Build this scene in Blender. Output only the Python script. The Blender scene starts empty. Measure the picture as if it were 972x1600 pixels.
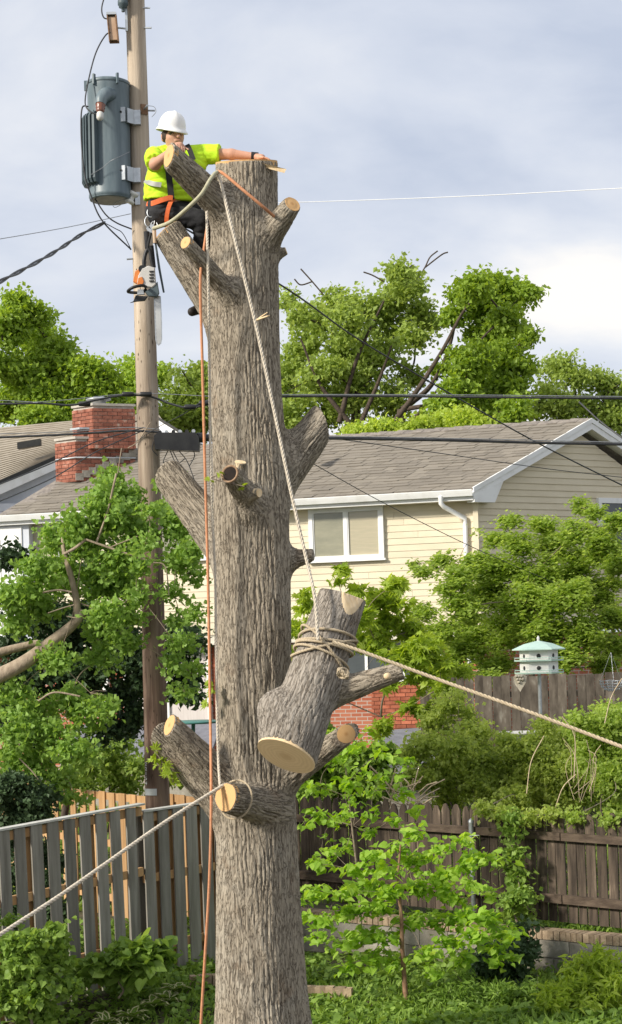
import bpy, math, random
import numpy as np
from mathutils import Vector, Matrix

random.seed(7)
rng = np.random.default_rng(11)
SC = bpy.context.scene
COL = SC.collection
R = math.radians

# ------------------------------------------------------------------ camera
FPX = 2720.0            # focal length in pixels of the 972 px wide photograph
CAMZ = 3.9              # the photographer stands on an upstairs deck
HORY = 1000.0           # pixel row of the horizon at the middle column
ROLL = R(1.7)           # the photograph is tilted a little
CR, SR = math.cos(ROLL), math.sin(ROLL)
cam_d = bpy.data.cameras.new('camera')
cam = bpy.data.objects.new('camera', cam_d)
COL.objects.link(cam)
cam_d.sensor_fit = 'HORIZONTAL'
cam_d.sensor_width = 36.0
cam_d.lens = 36.0 * FPX / 972.0
cam_d.shift_y = (HORY - 800.0) / 972.0
cam_d.clip_start = 0.5
cam_d.clip_end = 3000.0
cam.matrix_world = Matrix(((CR, SR, 0, 0), (0, 0, -1, 0), (-SR, CR, 0, CAMZ), (0, 0, 0, 1)))
SC.camera = cam

# ------------------------------------------------------------------ sky
SUN_ELEV = R(30)
SUN_DIR = Vector((-0.86, -0.51, 0)).normalized()      # horizontal direction towards the sun
SUN_VEC = Vector((SUN_DIR.x * math.cos(SUN_ELEV), SUN_DIR.y * math.cos(SUN_ELEV), math.sin(SUN_ELEV)))
world = bpy.data.worlds.new('World')
SC.world = world
world.use_nodes = True
wn = world.node_tree
wn.nodes.clear()
wo = wn.nodes.new('ShaderNodeOutputWorld')
bg = wn.nodes.new('ShaderNodeBackground')
bg.inputs['Strength'].default_value = 0.1
sky = wn.nodes.new('ShaderNodeTexSky')
sky.sky_type = 'NISHITA'
sky.sun_disc = False
sky.sun_elevation = SUN_ELEV
sky.sun_rotation = math.atan2(SUN_DIR.x, SUN_DIR.y)
tc = wn.nodes.new('ShaderNodeTexCoord')
mp = wn.nodes.new('ShaderNodeMapping')
mp.inputs['Scale'].default_value = (-1.0, 1.0, 2.6)
mp.inputs['Location'].default_value = (9.1, 4.2, 3.3)
n1 = wn.nodes.new('ShaderNodeTexNoise')
n1.inputs['Scale'].default_value = 3.0
n1.inputs['Detail'].default_value = 7.0
n1.inputs['Roughness'].default_value = 0.52
n1.inputs['Distortion'].default_value = 0.4
cr = wn.nodes.new('ShaderNodeValToRGB')
cr.color_ramp.elements[0].position = 0.38
cr.color_ramp.elements[0].color = (4.05, 4.5, 5.45, 1)
e = cr.color_ramp.elements.new(0.47); e.color = (5.0, 5.35, 6.1, 1)
e = cr.color_ramp.elements.new(0.55); e.color = (5.9, 6.1, 6.55, 1)
cr.color_ramp.elements[-1].position = 0.66
cr.color_ramp.elements[-1].color = (7.8, 7.5, 7.1, 1)
mx = wn.nodes.new('ShaderNodeMix')
mx.data_type = 'RGBA'
mx.inputs[0].default_value = 0.94
L = wn.links.new
L(tc.outputs['Generated'], mp.inputs['Vector'])
L(mp.outputs[0], n1.inputs['Vector'])
L(n1.outputs['Fac'], cr.inputs['Fac'])
L(sky.outputs[0], mx.inputs[6])
L(cr.outputs['Color'], mx.inputs[7])
L(mx.outputs[2], bg.inputs['Color'])
L(bg.outputs[0], wo.inputs['Surface'])

# ------------------------------------------------------------------ sun
sd = bpy.data.lights.new('sun', 'SUN')
sd.energy = 3.8
sd.angle = R(8)
sd.color = (1.0, 0.935, 0.83)
so = bpy.data.objects.new('sun', sd)
COL.objects.link(so)
so.rotation_euler = (-SUN_VEC).to_track_quat('-Z', 'Y').to_euler()
so.location = (-20, -10, 30)

# ------------------------------------------------------------------ view
SC.view_settings.view_transform = 'Standard'
SC.view_settings.look = 'None'
SC.view_settings.exposure = 0.50
SC.view_settings.gamma = 1.0
SC.view_settings.use_curve_mapping = False
SC.render.engine = 'CYCLES'
SC.cycles.use_denoising = True
SC.cycles.max_bounces = 6
SC.cycles.transparent_max_bounces = 6


def at(px, py, Y):
    """World point that stands at depth Y behind pixel (px, py) of the photograph."""
    a = (px - 486.0) / FPX
    b = (HORY - py) / FPX
    return Vector(((a * CR + b * SR) * Y, Y, CAMZ + (-a * SR + b * CR) * Y))


# ------------------------------------------------------------------ naming helpers
def tag(o, label=None, cat=None, group=None, kind=None):
    if label: o['label'] = label
    if cat: o['category'] = cat
    if group: o['group'] = group
    if kind: o['kind'] = kind
    return o


def empty(name, loc, label=None, cat=None, group=None, kind=None):
    o = bpy.data.objects.new(name, None)
    COL.objects.link(o)
    o.location = loc
    o.empty_display_size = 0.1
    return tag(o, label, cat, group, kind)


def origin(p):
    if p is None:
        return Vector((0, 0, 0))
    return origin(p.parent) + p.matrix_parent_inverse.translation + p.location if p.parent else Vector(p.location)


def adopt(o, parent):
    """Parent without moving (all thing empties have no rotation or scale)."""
    if parent is not None:
        o.parent = parent
        o.matrix_parent_inverse = Matrix.Translation(-origin(parent))
    return o


def link(name, me, mat=None, parent=None):
    o = bpy.data.objects.new(name, me)
    if mat is not None and len(me.materials) == 0:
        me.materials.append(mat)
    COL.objects.link(o)
    return adopt(o, parent)


# ------------------------------------------------------------------ materials
def nd(nt, t, **kw):
    n = nt.nodes.new(t)
    for k, v in kw.items():
        n.inputs[k].default_value = v
    return n


def M(name, c1, c2=None, scale=6.0, stretch=(1, 1, 1), rough=0.7, metal=0.0, bump=0.0, bscale=None,
      rand=0.0, c3=None, spec=0.35, lo=0.35, hi=0.65, detail=5.0):
    m = bpy.data.materials.new(name)
    m.use_nodes = True
    nt = m.node_tree
    b = nt.nodes['Principled BSDF']
    b.inputs['Roughness'].default_value = rough
    b.inputs['Metallic'].default_value = metal
    b.inputs['Specular IOR Level'].default_value = spec
    lk = nt.links.new
    c1 = (*c1, 1); c2 = (*(c2 or c1[:3]), 1)
    geo = nd(nt, 'ShaderNodeNewGeometry')
    oi = nd(nt, 'ShaderNodeObjectInfo')
    ad = nd(nt, 'ShaderNodeVectorMath'); ad.operation = 'ADD'
    ml = nd(nt, 'ShaderNodeVectorMath'); ml.operation = 'SCALE'
    ml.inputs[0].default_value = (17.0, 31.0, 23.0)
    lk(oi.outputs['Random'], ml.inputs['Scale'])
    lk(geo.outputs['Position'], ad.inputs[0])
    lk(ml.outputs[0], ad.inputs[1])
    mp = nd(nt, 'ShaderNodeMapping'); mp.inputs['Scale'].default_value = stretch
    lk(ad.outputs[0], mp.inputs['Vector'])
    no = nd(nt, 'ShaderNodeTexNoise', Scale=scale, Detail=detail, Roughness=0.6)
    lk(mp.outputs[0], no.inputs['Vector'])
    rp = nd(nt, 'ShaderNodeValToRGB')
    rp.color_ramp.elements[0].position = lo; rp.color_ramp.elements[0].color = c1
    rp.color_ramp.elements[1].position = hi; rp.color_ramp.elements[1].color = c2
    if c3:
        e = rp.color_ramp.elements.new(min(0.95, hi + 0.13)); e.color = (*c3, 1)
    lk(no.outputs['Fac'], rp.inputs['Fac'])
    col = rp.outputs['Color']
    if rand:
        mr = nd(nt, 'ShaderNodeMapRange')
        mr.inputs['To Min'].default_value = 1 - rand; mr.inputs['To Max'].default_value = 1 + rand
        lk(oi.outputs['Random'], mr.inputs['Value'])
        hs = nd(nt, 'ShaderNodeHueSaturation')
        lk(mr.outputs[0], hs.inputs['Value'])
        lk(col, hs.inputs['Color'])
        col = hs.outputs['Color']
    lk(col, b.inputs['Base Color'])
    if bump:
        n2 = no
        if bscale:
            n2 = nd(nt, 'ShaderNodeTexNoise', Scale=bscale, Detail=5.0, Roughness=0.65)
            lk(mp.outputs[0], n2.inputs['Vector'])
        bu = nd(nt, 'ShaderNodeBump', Strength=bump, Distance=0.02)
        lk(n2.outputs['Fac'], bu.inputs['Height'])
        lk(bu.outputs[0], b.inputs['Normal'])
    return m


def leafmat(name, dark, mid, light, trans=0.35, rough=0.5):
    """Leaves: the colour of each leaf comes from its own tint value or from its object."""
    m = bpy.data.materials.new(name)
    m.use_nodes = True
    nt = m.node_tree
    lk = nt.links.new
    b = nt.nodes['Principled BSDF']
    b.inputs['Roughness'].default_value = rough
    b.inputs['Specular IOR Level'].default_value = 0.3
    at_ = nd(nt, 'ShaderNodeAttribute'); at_.attribute_name = 'tint'
    oi = nd(nt, 'ShaderNodeObjectInfo')
    ad = nd(nt, 'ShaderNodeMath'); ad.operation = 'ADD'
    mo = nd(nt, 'ShaderNodeMath'); mo.operation = 'MULTIPLY'; mo.inputs[1].default_value = 0.35
    lk(oi.outputs['Random'], mo.inputs[0])
    lk(at_.outputs['Fac'], ad.inputs[0]); lk(mo.outputs[0], ad.inputs[1])
    rp = nd(nt, 'ShaderNodeValToRGB')
    rp.color_ramp.elements[0].position = 0.1; rp.color_ramp.elements[0].color = (dark[0] * 1.4, dark[1] * 1.25, dark[2] * 1.2, 1)
    mid = (mid[0] * 1.36, mid[1] * 1.2, mid[2] * 1.3 + .004); light = (light[0] * 1.22, light[1] * 1.1, light[2] * 1.3 + .01)
    rp.color_ramp.elements[1].position = 1.0; rp.color_ramp.elements[1].color = (*light, 1)
    e = rp.color_ramp.elements.new(0.55); e.color = (*mid, 1)
    lk(ad.outputs[0], rp.inputs['Fac'])
    lk(rp.outputs['Color'], b.inputs['Base Color'])
    tr = nd(nt, 'ShaderNodeBsdfTranslucent')
    hs = nd(nt, 'ShaderNodeHueSaturation', Hue=0.485, Saturation=1.1, Value=1.5)
    lk(rp.outputs['Color'], hs.inputs['Color'])
    lk(hs.outputs['Color'], tr.inputs['Color'])
    mx = nd(nt, 'ShaderNodeMixShader'); mx.inputs[0].default_value = trans
    lk(b.outputs[0], mx.inputs[1]); lk(tr.outputs[0], mx.inputs[2])
    lk(mx.outputs[0], nt.nodes['Material Output'].inputs['Surface'])
    return m


# ------------------------------------------------------------------ mesh helpers
class MB:
    """Collects boxes, tubes and lathes into one mesh."""
    def __init__(s):
        s.v = []; s.f = []; s.sm = []

    def add(s, vs, fs, smooth=False):
        o = len(s.v)
        s.v.extend([tuple(x) for x in vs])
        for f in fs:
            s.f.append(tuple(i + o for i in f)); s.sm.append(smooth)
        return s

    def box(s, c, half, ux=(1, 0, 0), uy=(0, 1, 0), uz=(0, 0, 1)):
        c = Vector(c); ux = Vector(ux) * half[0]; uy = Vector(uy) * half[1]; uz = Vector(uz) * half[2]
        vs = [c + ux * i + uy * j + uz * k for i in (-1, 1) for j in (-1, 1) for k in (-1, 1)]
        return s.add(vs, [(0, 1, 3, 2), (4, 6, 7, 5), (0, 4, 5, 1), (2, 3, 7, 6), (0, 2, 6, 4), (1, 5, 7, 3)])

    def hexa(s, q0, q1):
        """Solid between two matching polygons."""
        n = len(q0)
        fs = [tuple(range(n))[::-1], tuple(range(n, 2 * n))]
        for i in range(n):
            j = (i + 1) % n
            fs.append((i, j, n + j, n + i))
        return s.add(list(q0) + list(q1), fs)

    def tube(s, pts, rad, n=8, caps=True, smooth=True):
        pts = [Vector(p) for p in pts]
        if not hasattr(rad, '__len__'): rad = [rad] * len(pts)
        fr = frames(pts)
        vs, fs = [], []
        for p, (t, a, b), r in zip(pts, fr, rad):
            for k in range(n):
                q = 2 * math.pi * k / n
                vs.append(p + (a * math.cos(q) + b * math.sin(q)) * r)
        for i in range(len(pts) - 1):
            for k in range(n):
                k2 = (k + 1) % n
                fs.append((i * n + k, i * n + k2, (i + 1) * n + k2, (i + 1) * n + k))
        s.add(vs, fs, smooth)
        if caps:
            s.add(vs[:n], [tuple(range(n))[::-1]]); s.add(vs[-n:], [tuple(range(n))])
        return s

    def lathe(s, c, prof, axis=(0, 0, 1), n=24, smooth=True, sx=1.0, sy=1.0, xdir=None):
        """prof: (radius, height) pairs along the axis."""
        c = Vector(c); z = Vector(axis).normalized()
        x = Vector(xdir) if xdir else (Vector((1, 0, 0)) if abs(z.x) < 0.8 else Vector((0, 1, 0)))
        x = (x - z * x.dot(z)).normalized(); y = z.cross(x)
        vs, fs = [], []
        for r, h in prof:
            for k in range(n):
                q = 2 * math.pi * k / n
                vs.append(c + z * h + x * (r * sx * math.cos(q)) + y * (r * sy * math.sin(q)))
        m = len(prof)
        for i in range(m - 1):
            for k in range(n):
                k2 = (k + 1) % n
                fs.append((i * n + k, i * n + k2, (i + 1) * n + k2, (i + 1) * n + k))
        s.add(vs, fs, smooth)
        s.add(vs[:n], [tuple(range(n))[::-1]]); s.add(vs[-n:], [tuple(range(n))])
        return s

    def build(s, name, mat, parent=None):
        me = bpy.data.meshes.new(name)
        me.from_pydata(s.v, [], s.f)
        me.polygons.foreach_set('use_smooth', s.sm)
        me.update()
        return link(name, me, mat, parent)


def frames(pts):
    out = []
    prev = None
    n = len(pts)
    for i in range(n):
        t = (pts[min(i + 1, n - 1)] - pts[max(i - 1, 0)])
        t = t.normalized() if t.length > 1e-9 else Vector((0, 0, 1))
        if prev is None:
            a = t.orthogonal().normalized()
        else:
            a = prev - t * prev.dot(t)
            a = a.normalized() if a.length > 1e-6 else t.orthogonal().normalized()
        prev = a
        out.append((t, a, t.cross(a)))
    return out


def spline(pts, n=12):
    """Catmull-Rom through the points."""
    P = [Vector(p) for p in pts]
    if len(P) < 3:
        return [P[0].lerp(P[-1], k / n) for k in range(n + 1)]
    P = [P[0] * 2 - P[1]] + P + [P[-1] * 2 - P[-2]]
    out = []
    for i in range(1, len(P) - 2):
        a, b, c, d = P[i - 1:i + 3]
        for k in range(n):
            t = k / n
            out.append(0.5 * ((2 * b) + (c - a) * t + (2 * a - 5 * b + 4 * c - d) * t * t + (3 * b - a - 3 * c + d) * t ** 3))
    out.append(P[-2])
    return out


def resample(pts, step):
    pts = [Vector(p) for p in pts]
    d = [0.0]
    for i in range(1, len(pts)):
        d.append(d[-1] + (pts[i] - pts[i - 1]).length)
    n = max(2, int(d[-1] / step))
    A = np.array([tuple(p) for p in pts]); d = np.array(d)
    t = np.linspace(0, d[-1], n + 1)
    return [Vector((np.interp(x, d, A[:, 0]), np.interp(x, d, A[:, 1]), np.interp(x, d, A[:, 2]))) for x in t]


def np_mesh(name, V, F, mat=None, parent=None, smooth=False, tint=None, vattr=None):
    V = np.asarray(V, dtype=np.float32); F = np.asarray(F, dtype=np.int32)
    me = bpy.data.meshes.new(name)
    k = F.shape[1]
    me.vertices.add(len(V)); me.vertices.foreach_set('co', V.ravel())
    me.loops.add(F.size); me.loops.foreach_set('vertex_index', F.ravel())
    me.polygons.add(len(F))
    me.polygons.foreach_set('loop_start', np.arange(0, F.size, k, dtype=np.int32))
    if smooth:
        me.polygons.foreach_set('use_smooth', np.ones(len(F), dtype=bool))
    else:
        me.polygons.foreach_set('use_smooth', np.zeros(len(F), dtype=bool))
    if tint is not None:
        a = me.attributes.new('tint', 'FLOAT', 'FACE'); a.data.foreach_set('value', np.asarray(tint, dtype=np.float32))
    if vattr:
        for nm, arr in vattr.items():
            a = me.attributes.new(nm, 'FLOAT', 'POINT'); a.data.foreach_set('value', np.asarray(arr, dtype=np.float32))
    me.update(calc_edges=True)
    me.validate()
    return link(name, me, mat, parent)


# numpy gradient noise -------------------------------------------------
_perm = rng.permutation(256).astype(np.int64)
_perm = np.concatenate([_perm, _perm, _perm])
_g = rng.normal(size=(256, 3)); _g /= np.linalg.norm(_g, axis=1)[:, None]


def perlin(p):
    p = np.asarray(p, dtype=np.float64)
    i = np.floor(p).astype(np.int64); f = p - i; i &= 255
    u = f * f * f * (f * (f * 6 - 15) + 10)
    def gr(dx, dy, dz):
        h = _perm[_perm[_perm[(i[:, 0] + dx) & 255] + ((i[:, 1] + dy) & 255)] + ((i[:, 2] + dz) & 255)]
        return ((f - np.array([dx, dy, dz])) * _g[h]).sum(1)
    x0 = gr(0, 0, 0) * (1 - u[:, 0]) + gr(1, 0, 0) * u[:, 0]
    x1 = gr(0, 1, 0) * (1 - u[:, 0]) + gr(1, 1, 0) * u[:, 0]
    x2 = gr(0, 0, 1) * (1 - u[:, 0]) + gr(1, 0, 1) * u[:, 0]
    x3 = gr(0, 1, 1) * (1 - u[:, 0]) + gr(1, 1, 1) * u[:, 0]
    y0 = x0 * (1 - u[:, 1]) + x1 * u[:, 1]
    y1 = x2 * (1 - u[:, 1]) + x3 * u[:, 1]
    return (y0 * (1 - u[:, 2]) + y1 * u[:, 2]) * 1.6


# signed distance solids -> mesh (surface nets) --------------------------
class Solid:
    def __init__(s, lo, hi, h):
        s.lo = np.array(lo, dtype=np.float64); s.h = h
        s.n = np.ceil((np.array(hi) - s.lo) / h).astype(int) + 1
        s.f = np.full(tuple(s.n), 1.0, dtype=np.float32)

    def sub(s, lo, hi):
        a = np.clip(np.floor((np.array(lo) - s.lo) / s.h).astype(int), 0, s.n - 1)
        b = np.clip(np.ceil((np.array(hi) - s.lo) / s.h).astype(int) + 1, 1, s.n)
        sl = tuple(slice(x, y) for x, y in zip(a, b))
        ax = [s.lo[k] + s.h * np.arange(a[k], b[k]) for k in range(3)]
        return sl, np.ix_(*[np.arange(len(q)) for q in ax]), [q.reshape([-1 if j == k else 1 for j in range(3)]).astype(np.float32) for k, q in enumerate(ax)]

    def smin(s, sl, d, k):
        f = s.f[sl]
        if k <= 0:
            s.f[sl] = np.minimum(f, d); return
        hh = np.clip(0.5 + 0.5 * (f - d) / k, 0, 1)
        s.f[sl] = f * (1 - hh) + d * hh - k * hh * (1 - hh)

    def cone(s, a, b, ra, rb, k=0.03, cut_b=False, cut_n=None, pad=None):
        a = np.array(a); b = np.array(b)
        pad = (pad if pad is not None else 0.12) + k
        rm = max(ra, rb) + pad
        sl, _, (x, y, z) = s.sub(np.minimum(a, b) - rm, np.maximum(a, b) + rm)
        d = cone_d(x, y, z, a, b, ra, rb, cut_b, cut_n)
        s.smin(sl, d, k)

    def mesh(s):
        f = s.f; h = s.h
        ins = f < 0
        nx, ny, nz = f.shape
        c = [ins[i:nx - 1 + i, j:ny - 1 + j, k:nz - 1 + k] for i in (0, 1) for j in (0, 1) for k in (0, 1)]
        anyi = c[0].copy(); alli = c[0].copy()
        for q in c[1:]:
            anyi |= q; alli &= q
        mixed = anyi & ~alli
        cells = np.argwhere(mixed)
        idx = np.full(mixed.shape, -1, dtype=np.int32)
        idx[mixed] = np.arange(len(cells))
        I, J, K = cells.T
        corner = {}
        for i in (0, 1):
            for j in (0, 1):
                for k in (0, 1):
                    corner[(i, j, k)] = f[I + i, J + j, K + k].astype(np.float64)
        acc = np.zeros((len(cells), 3)); cnt = np.zeros(len(cells))
        for ax in range(3):
            for p in (0, 1):
                for q in (0, 1):
                    a = [0, 0, 0]; o = [x for x in range(3) if x != ax]
                    a[o[0]] = p; a[o[1]] = q
                    b = list(a); b[ax] = 1
                    fa = corner[tuple(a)]; fb = corner[tuple(b)]
                    m = (fa < 0) != (fb < 0)
                    t = np.where(m, fa / np.where(m, fa - fb, 1), 0)
                    v = np.array(a, dtype=float)[None, :].repeat(len(cells), 0)
                    v[:, ax] += t
                    acc += v * m[:, None]; cnt += m
        V = s.lo + h * (cells + acc / cnt[:, None])
        quads = []
        for ax in range(3):
            o1, o2 = (ax + 1) % 3, (ax + 2) % 3
            sa = [slice(None)] * 3; sb = [slice(None)] * 3
            sa[ax] = slice(0, f.shape[ax] - 1); sb[ax] = slice(1, f.shape[ax])
            A = ins[tuple(sa)]; B = ins[tuple(sb)]
            e = np.argwhere(A != B)
            e = e[(e[:, o1] > 0) & (e[:, o2] > 0) & (e[:, o1] < f.shape[o1] - 1) & (e[:, o2] < f.shape[o2] - 1)]
            def cell(d1, d2):
                q = e.copy(); q[:, o1] -= d1; q[:, o2] -= d2
                return idx[q[:, 0], q[:, 1], q[:, 2]]
            Q = np.stack([cell(1, 1), cell(0, 1), cell(0, 0), cell(1, 0)], 1)
            inside_first = A[e[:, 0], e[:, 1], e[:, 2]]
            Q[~inside_first] = Q[~inside_first][:, ::-1]
            quads.append(Q)
        return V, np.concatenate(quads)


def cone_d(x, y, z, a, b, ra, rb, cut_b=False, cut_n=None):
    ab = b - a; L2 = float(ab @ ab)
    px, py, pz = x - a[0], y - a[1], z - a[2]
    t = (px * ab[0] + py * ab[1] + pz * ab[2]) / L2
    tc_ = np.clip(t, 0, 1.0 if not cut_b else 1.15)
    d = np.sqrt((px - tc_ * ab[0]) ** 2 + (py - tc_ * ab[1]) ** 2 + (pz - tc_ * ab[2]) ** 2) - (ra + (rb - ra) * np.clip(tc_, 0, 1))
    if cut_b:
        n = np.array(cut_n) if cut_n is not None else ab
        n = n / np.linalg.norm(n)
        d = np.maximum(d, (x - b[0]) * n[0] + (y - b[1]) * n[1] + (z - b[2]) * n[2])
    return d


def mesh_normals(V, F):
    n = np.cross(V[F[:, 2]] - V[F[:, 0]], V[F[:, 3]] - V[F[:, 1]])
    N = np.zeros_like(V)
    for k in range(4):
        np.add.at(N, F[:, k], n)
    return N / (np.linalg.norm(N, axis=1)[:, None] + 1e-12)


# ------------------------------------------------------------------ leaves
def leaf_template(kind):
    if kind == 'kite':        # base, left, tip, right with a drooping tip
        v = [(0, 0, 0), (-.36, .45, .06), (0, 1, -.14), (.36, .45, .06)]
        f = [(0, 3, 2, 1)]
    elif kind == 'lance':
        v = [(0, 0, 0), (-.15, .42, .05), (0, 1, -.22), (.15, .42, .05)]
        f = [(0, 3, 2, 1)]
    elif kind == 'heart':     # two halves folded on the midrib
        v = [(0, .06, 0), (-.30, -.06, .07), (-.50, .28, .10), (-.30, .68, .02), (0, 1.05, -.16),
             (.30, -.06, .07), (.50, .28, .10), (.30, .68, .02), (0, .5, -.02)]
        f = [(0, 8, 2, 1), (8, 4, 3, 2), (0, 5, 6, 8), (8, 6, 7, 4)]
    elif kind == 'fan':       # two lobes on a narrow base
        v = [(0, 0, 0), (-.34, .42, .04), (-.55, .80, .10), (-.26, 1.0, .02), (0, .74, -.03), (.26, 1.0, .02), (.55, .80, .10), (.34, .42, .04)]
        f = [(0, 4, 2, 1), (4, 3, 2, 2), (0, 7, 6, 4), (4, 6, 5, 5)]
        f = [(0, 4, 3, 1), (1, 3, 2, 2), (0, 7, 5, 4), (7, 6, 5, 5)]
        f = [(0, 4, 3, 1), (0, 7, 5, 4)]
        v = [(0, 0, 0), (-.52, .70, .10), (-.30, .70, .1), (-.22, 1.0, .02), (0, .78, -.03), (.22, 1.0, .02), (.30, .7, .1), (.52, .70, .10)]
    elif kind == 'maple':     # five pointed lobes
        v = [(0, 0, 0), (-.30, .06, .03), (-.62, .30, -.06), (-.28, .42, .04), (-.42, .86, -.08), (-.12, .62, .03),
             (0, 1.1, -.14), (.12, .62, .03), (.42, .86, -.08), (.28, .42, .04), (.62, .30, -.06), (.30, .06, .03), (0, .40, 0)]
        f = [(0, 12, 2, 1), (12, 4, 3, 2)][:1] + [(12, 5, 4, 3), (12, 7, 6, 5), (12, 9, 8, 7), (12, 11, 10, 9)] + [(0, 11, 12, 12)]
        f = [(0, 12, 3, 1), (1, 3, 2, 1), (12, 5, 4, 3), (12, 7, 6, 5), (12, 9, 8, 7), (0, 11, 9, 12), (11, 10, 9, 11)]
        f = [(0, 3, 2, 1), (0, 12, 5, 3), (3, 5, 4, 3), (12, 7, 6, 5), (0, 9, 7, 12), (9, 8, 7, 9), (0, 11, 10, 9)]
        f = [(0, 3, 2, 1), (0, 5, 4, 3), (0, 7, 6, 5), (0, 9, 8, 7), (0, 11, 10, 9)]
        v = v[:12]
    elif kind == 'hosta':
        v = [(0, 0, 0), (-.24, .35, .10), (-.20, .75, .02), (0, 1.05, -.22), (.20, .75, .02), (.24, .35, .10), (0, .35, .0), (0, .75, -.06)]
        f = [(0, 6, 2, 1), (6, 7, 3, 2), (0, 5, 4, 6), (6, 4, 3, 7)]
        f = [(0, 6, 7, 1), (1, 7, 3, 2), (0, 5, 7, 6), (5, 4, 3, 7)]
    return np.array(v, dtype=np.float64), np.array(f, dtype=np.int64)


def leaf_frames(n, up=0.6, droop=0.35, axis=None):
    """Random leaf frames: columns are side, length, normal."""
    nrm = rng.normal(size=(n, 3)); nrm /= np.linalg.norm(nrm, axis=1)[:, None]
    nrm[:, 2] = nrm[:, 2] * (1 - up * .5) + up * 1.2
    nrm /= np.linalg.norm(nrm, axis=1)[:, None]
    ln = rng.normal(size=(n, 3)) if axis is None else np.asarray(axis) + rng.normal(size=(n, 3)) * 0.45
    ln[:, 2] -= droop
    ln -= nrm * (ln * nrm).sum(1)[:, None]
    ln /= np.linalg.norm(ln, axis=1)[:, None] + 1e-9
    sd_ = np.cross(ln, nrm)
    return np.stack([sd_, ln, nrm], axis=2)


def leaves_mesh(name, P, size, kind, mat, parent, tint=None, up=0.6, droop=0.35, axis=None, var=0.5):
    P = np.asarray(P); n = len(P)
    tv, tf = leaf_template(kind)
    fr = leaf_frames(n, up, droop, axis)
    s = size * (1 + var * (rng.random(n) * 2 - 1))
    V = np.einsum('nij,kj->nki', fr, tv) * s[:, None, None] + P[:, None, :]
    F = (tf[None] + (np.arange(n) * len(tv))[:, None, None]).reshape(-1, 4)
    if tint is None:
        tint = rng.random(n)
    o = np_mesh(name, V.reshape(-1, 3), F, mat, parent, tint=np.repeat(tint, len(tf)))
    return o


def leaf_objects(P, size, kind, mat, parent, name='leaf', up=0.6, droop=0.35, axis=None, var=0.3):
    """Single large leaves, each an object that shares one mesh."""
    tv, tf = leaf_template(kind)
    me = bpy.data.meshes.new(name)
    me.from_pydata([tuple(v) for v in tv], [], [tuple(dict.fromkeys(f)) for f in tf.tolist()])
    me.materials.append(mat)
    a = me.attributes.new('tint', 'FLOAT', 'FACE'); a.data.foreach_set('value', np.full(len(tf), 0.45, dtype=np.float32))
    P = np.asarray(P)
    fr = leaf_frames(len(P), up, droop, axis)
    base = origin(parent)
    for q, m3 in zip(P, fr):
        o = bpy.data.objects.new(name, me)
        COL.objects.link(o)
        o.parent = parent
        s = size * (1 + var * (random.random() * 2 - 1))
        mat4 = Matrix(m3.tolist()).to_4x4() @ Matrix.Scale(s, 4)
        mat4.translation = Vector(q) - base
        o.matrix_local = mat4
    return me


def blob_points(blobs, n_tw, k_leaf, spread, shell=0.55, squash=1.0, sub=14, subr=.30, stray=.28):
    """Leaf clusters: every mass breaks into smaller tufts, each tuft holds twigs, each twig a few leaves."""
    out = []; tint = []
    tot = sum(b[1] ** 2 for b in blobs)
    for c, r in blobs:
        m = max(2, int(n_tw * r * r / tot))
        ns = max(1, min(sub, m // 3))
        d = rng.normal(size=(ns, 3)); d /= np.linalg.norm(d, axis=1)[:, None]
        sc_ = np.array(c) + d * (r * (.35 + .65 * rng.random(ns)))[:, None] * np.array([1, 1, squash])
        sr = r * subr * (.6 + .8 * rng.random(ns))
        st = rng.random(ns)
        w = sr ** 2 / (sr ** 2).sum()
        own = rng.choice(ns, size=m, p=w)
        d = rng.normal(size=(m, 3)); d /= np.linalg.norm(d, axis=1)[:, None]
        rad = sr[own] * (.3 + .8 * rng.random(m))
        tw = sc_[own] + d * rad[:, None] * np.array([1, 1, .8])
        sy_ = rng.random(m) < stray
        d2 = rng.normal(size=(m, 3)); d2 /= np.linalg.norm(d2, axis=1)[:, None]
        tw[sy_] = (np.array(c) + d2 * (r * 1.12 * rng.random(m) ** .4)[:, None] * np.array([1, 1, squash]))[sy_]
        off = rng.normal(size=(m, k_leaf, 3)) * spread * np.array([1, 1, 0.6])
        tt = .5 * st[own] + .5 * rng.random(m)
        out.append((tw[:, None, :] + off).reshape(-1, 3))
        tint.append((tt[:, None] * 0.6 + rng.random((m, k_leaf)) * 0.4).ravel())
    return np.concatenate(out), np.concatenate(tint)
# ================================================================== materials
m_soil = M('soil_and_grass', (0.045, 0.06, 0.018), (0.11, 0.085, 0.055), scale=2.2, rough=0.95, bump=0.5, bscale=30)
m_siding = M('cream_siding', (0.62, 0.54, 0.385), (0.71, 0.63, 0.465), scale=1.3, stretch=(1, 1, 1.6), rough=0.6, rand=0.03, lo=.25, hi=.6, detail=8)
m_white = M('white_paint', (0.68, 0.67, 0.63), (0.82, 0.82, 0.80), scale=2.5, rough=0.5, lo=.25, hi=.5, detail=8)
m_greytrim = M('pale_grey_siding', (0.55, 0.58, 0.63), (0.62, 0.64, 0.68), scale=5, rough=0.6)
m_soffit = M('soffit', (0.60, 0.56, 0.47), (0.64, 0.60, 0.5), scale=4, rough=0.7)
m_shingle = M('grey_shingle', (0.17, 0.15, 0.135), (0.30, 0.265, 0.225), scale=9, rough=0.95, bump=0.4, bscale=80)
m_tanshingle = M('tan_shingle', (0.30, 0.26, 0.20), (0.37, 0.325, 0.26), scale=5, rough=0.95, bump=0.3, bscale=60)
m_brick = M('red_brick', (0.30, 0.085, 0.045), (0.42, 0.14, 0.08), scale=7, rough=0.9, rand=0.28, bump=0.3, bscale=60)
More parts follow.
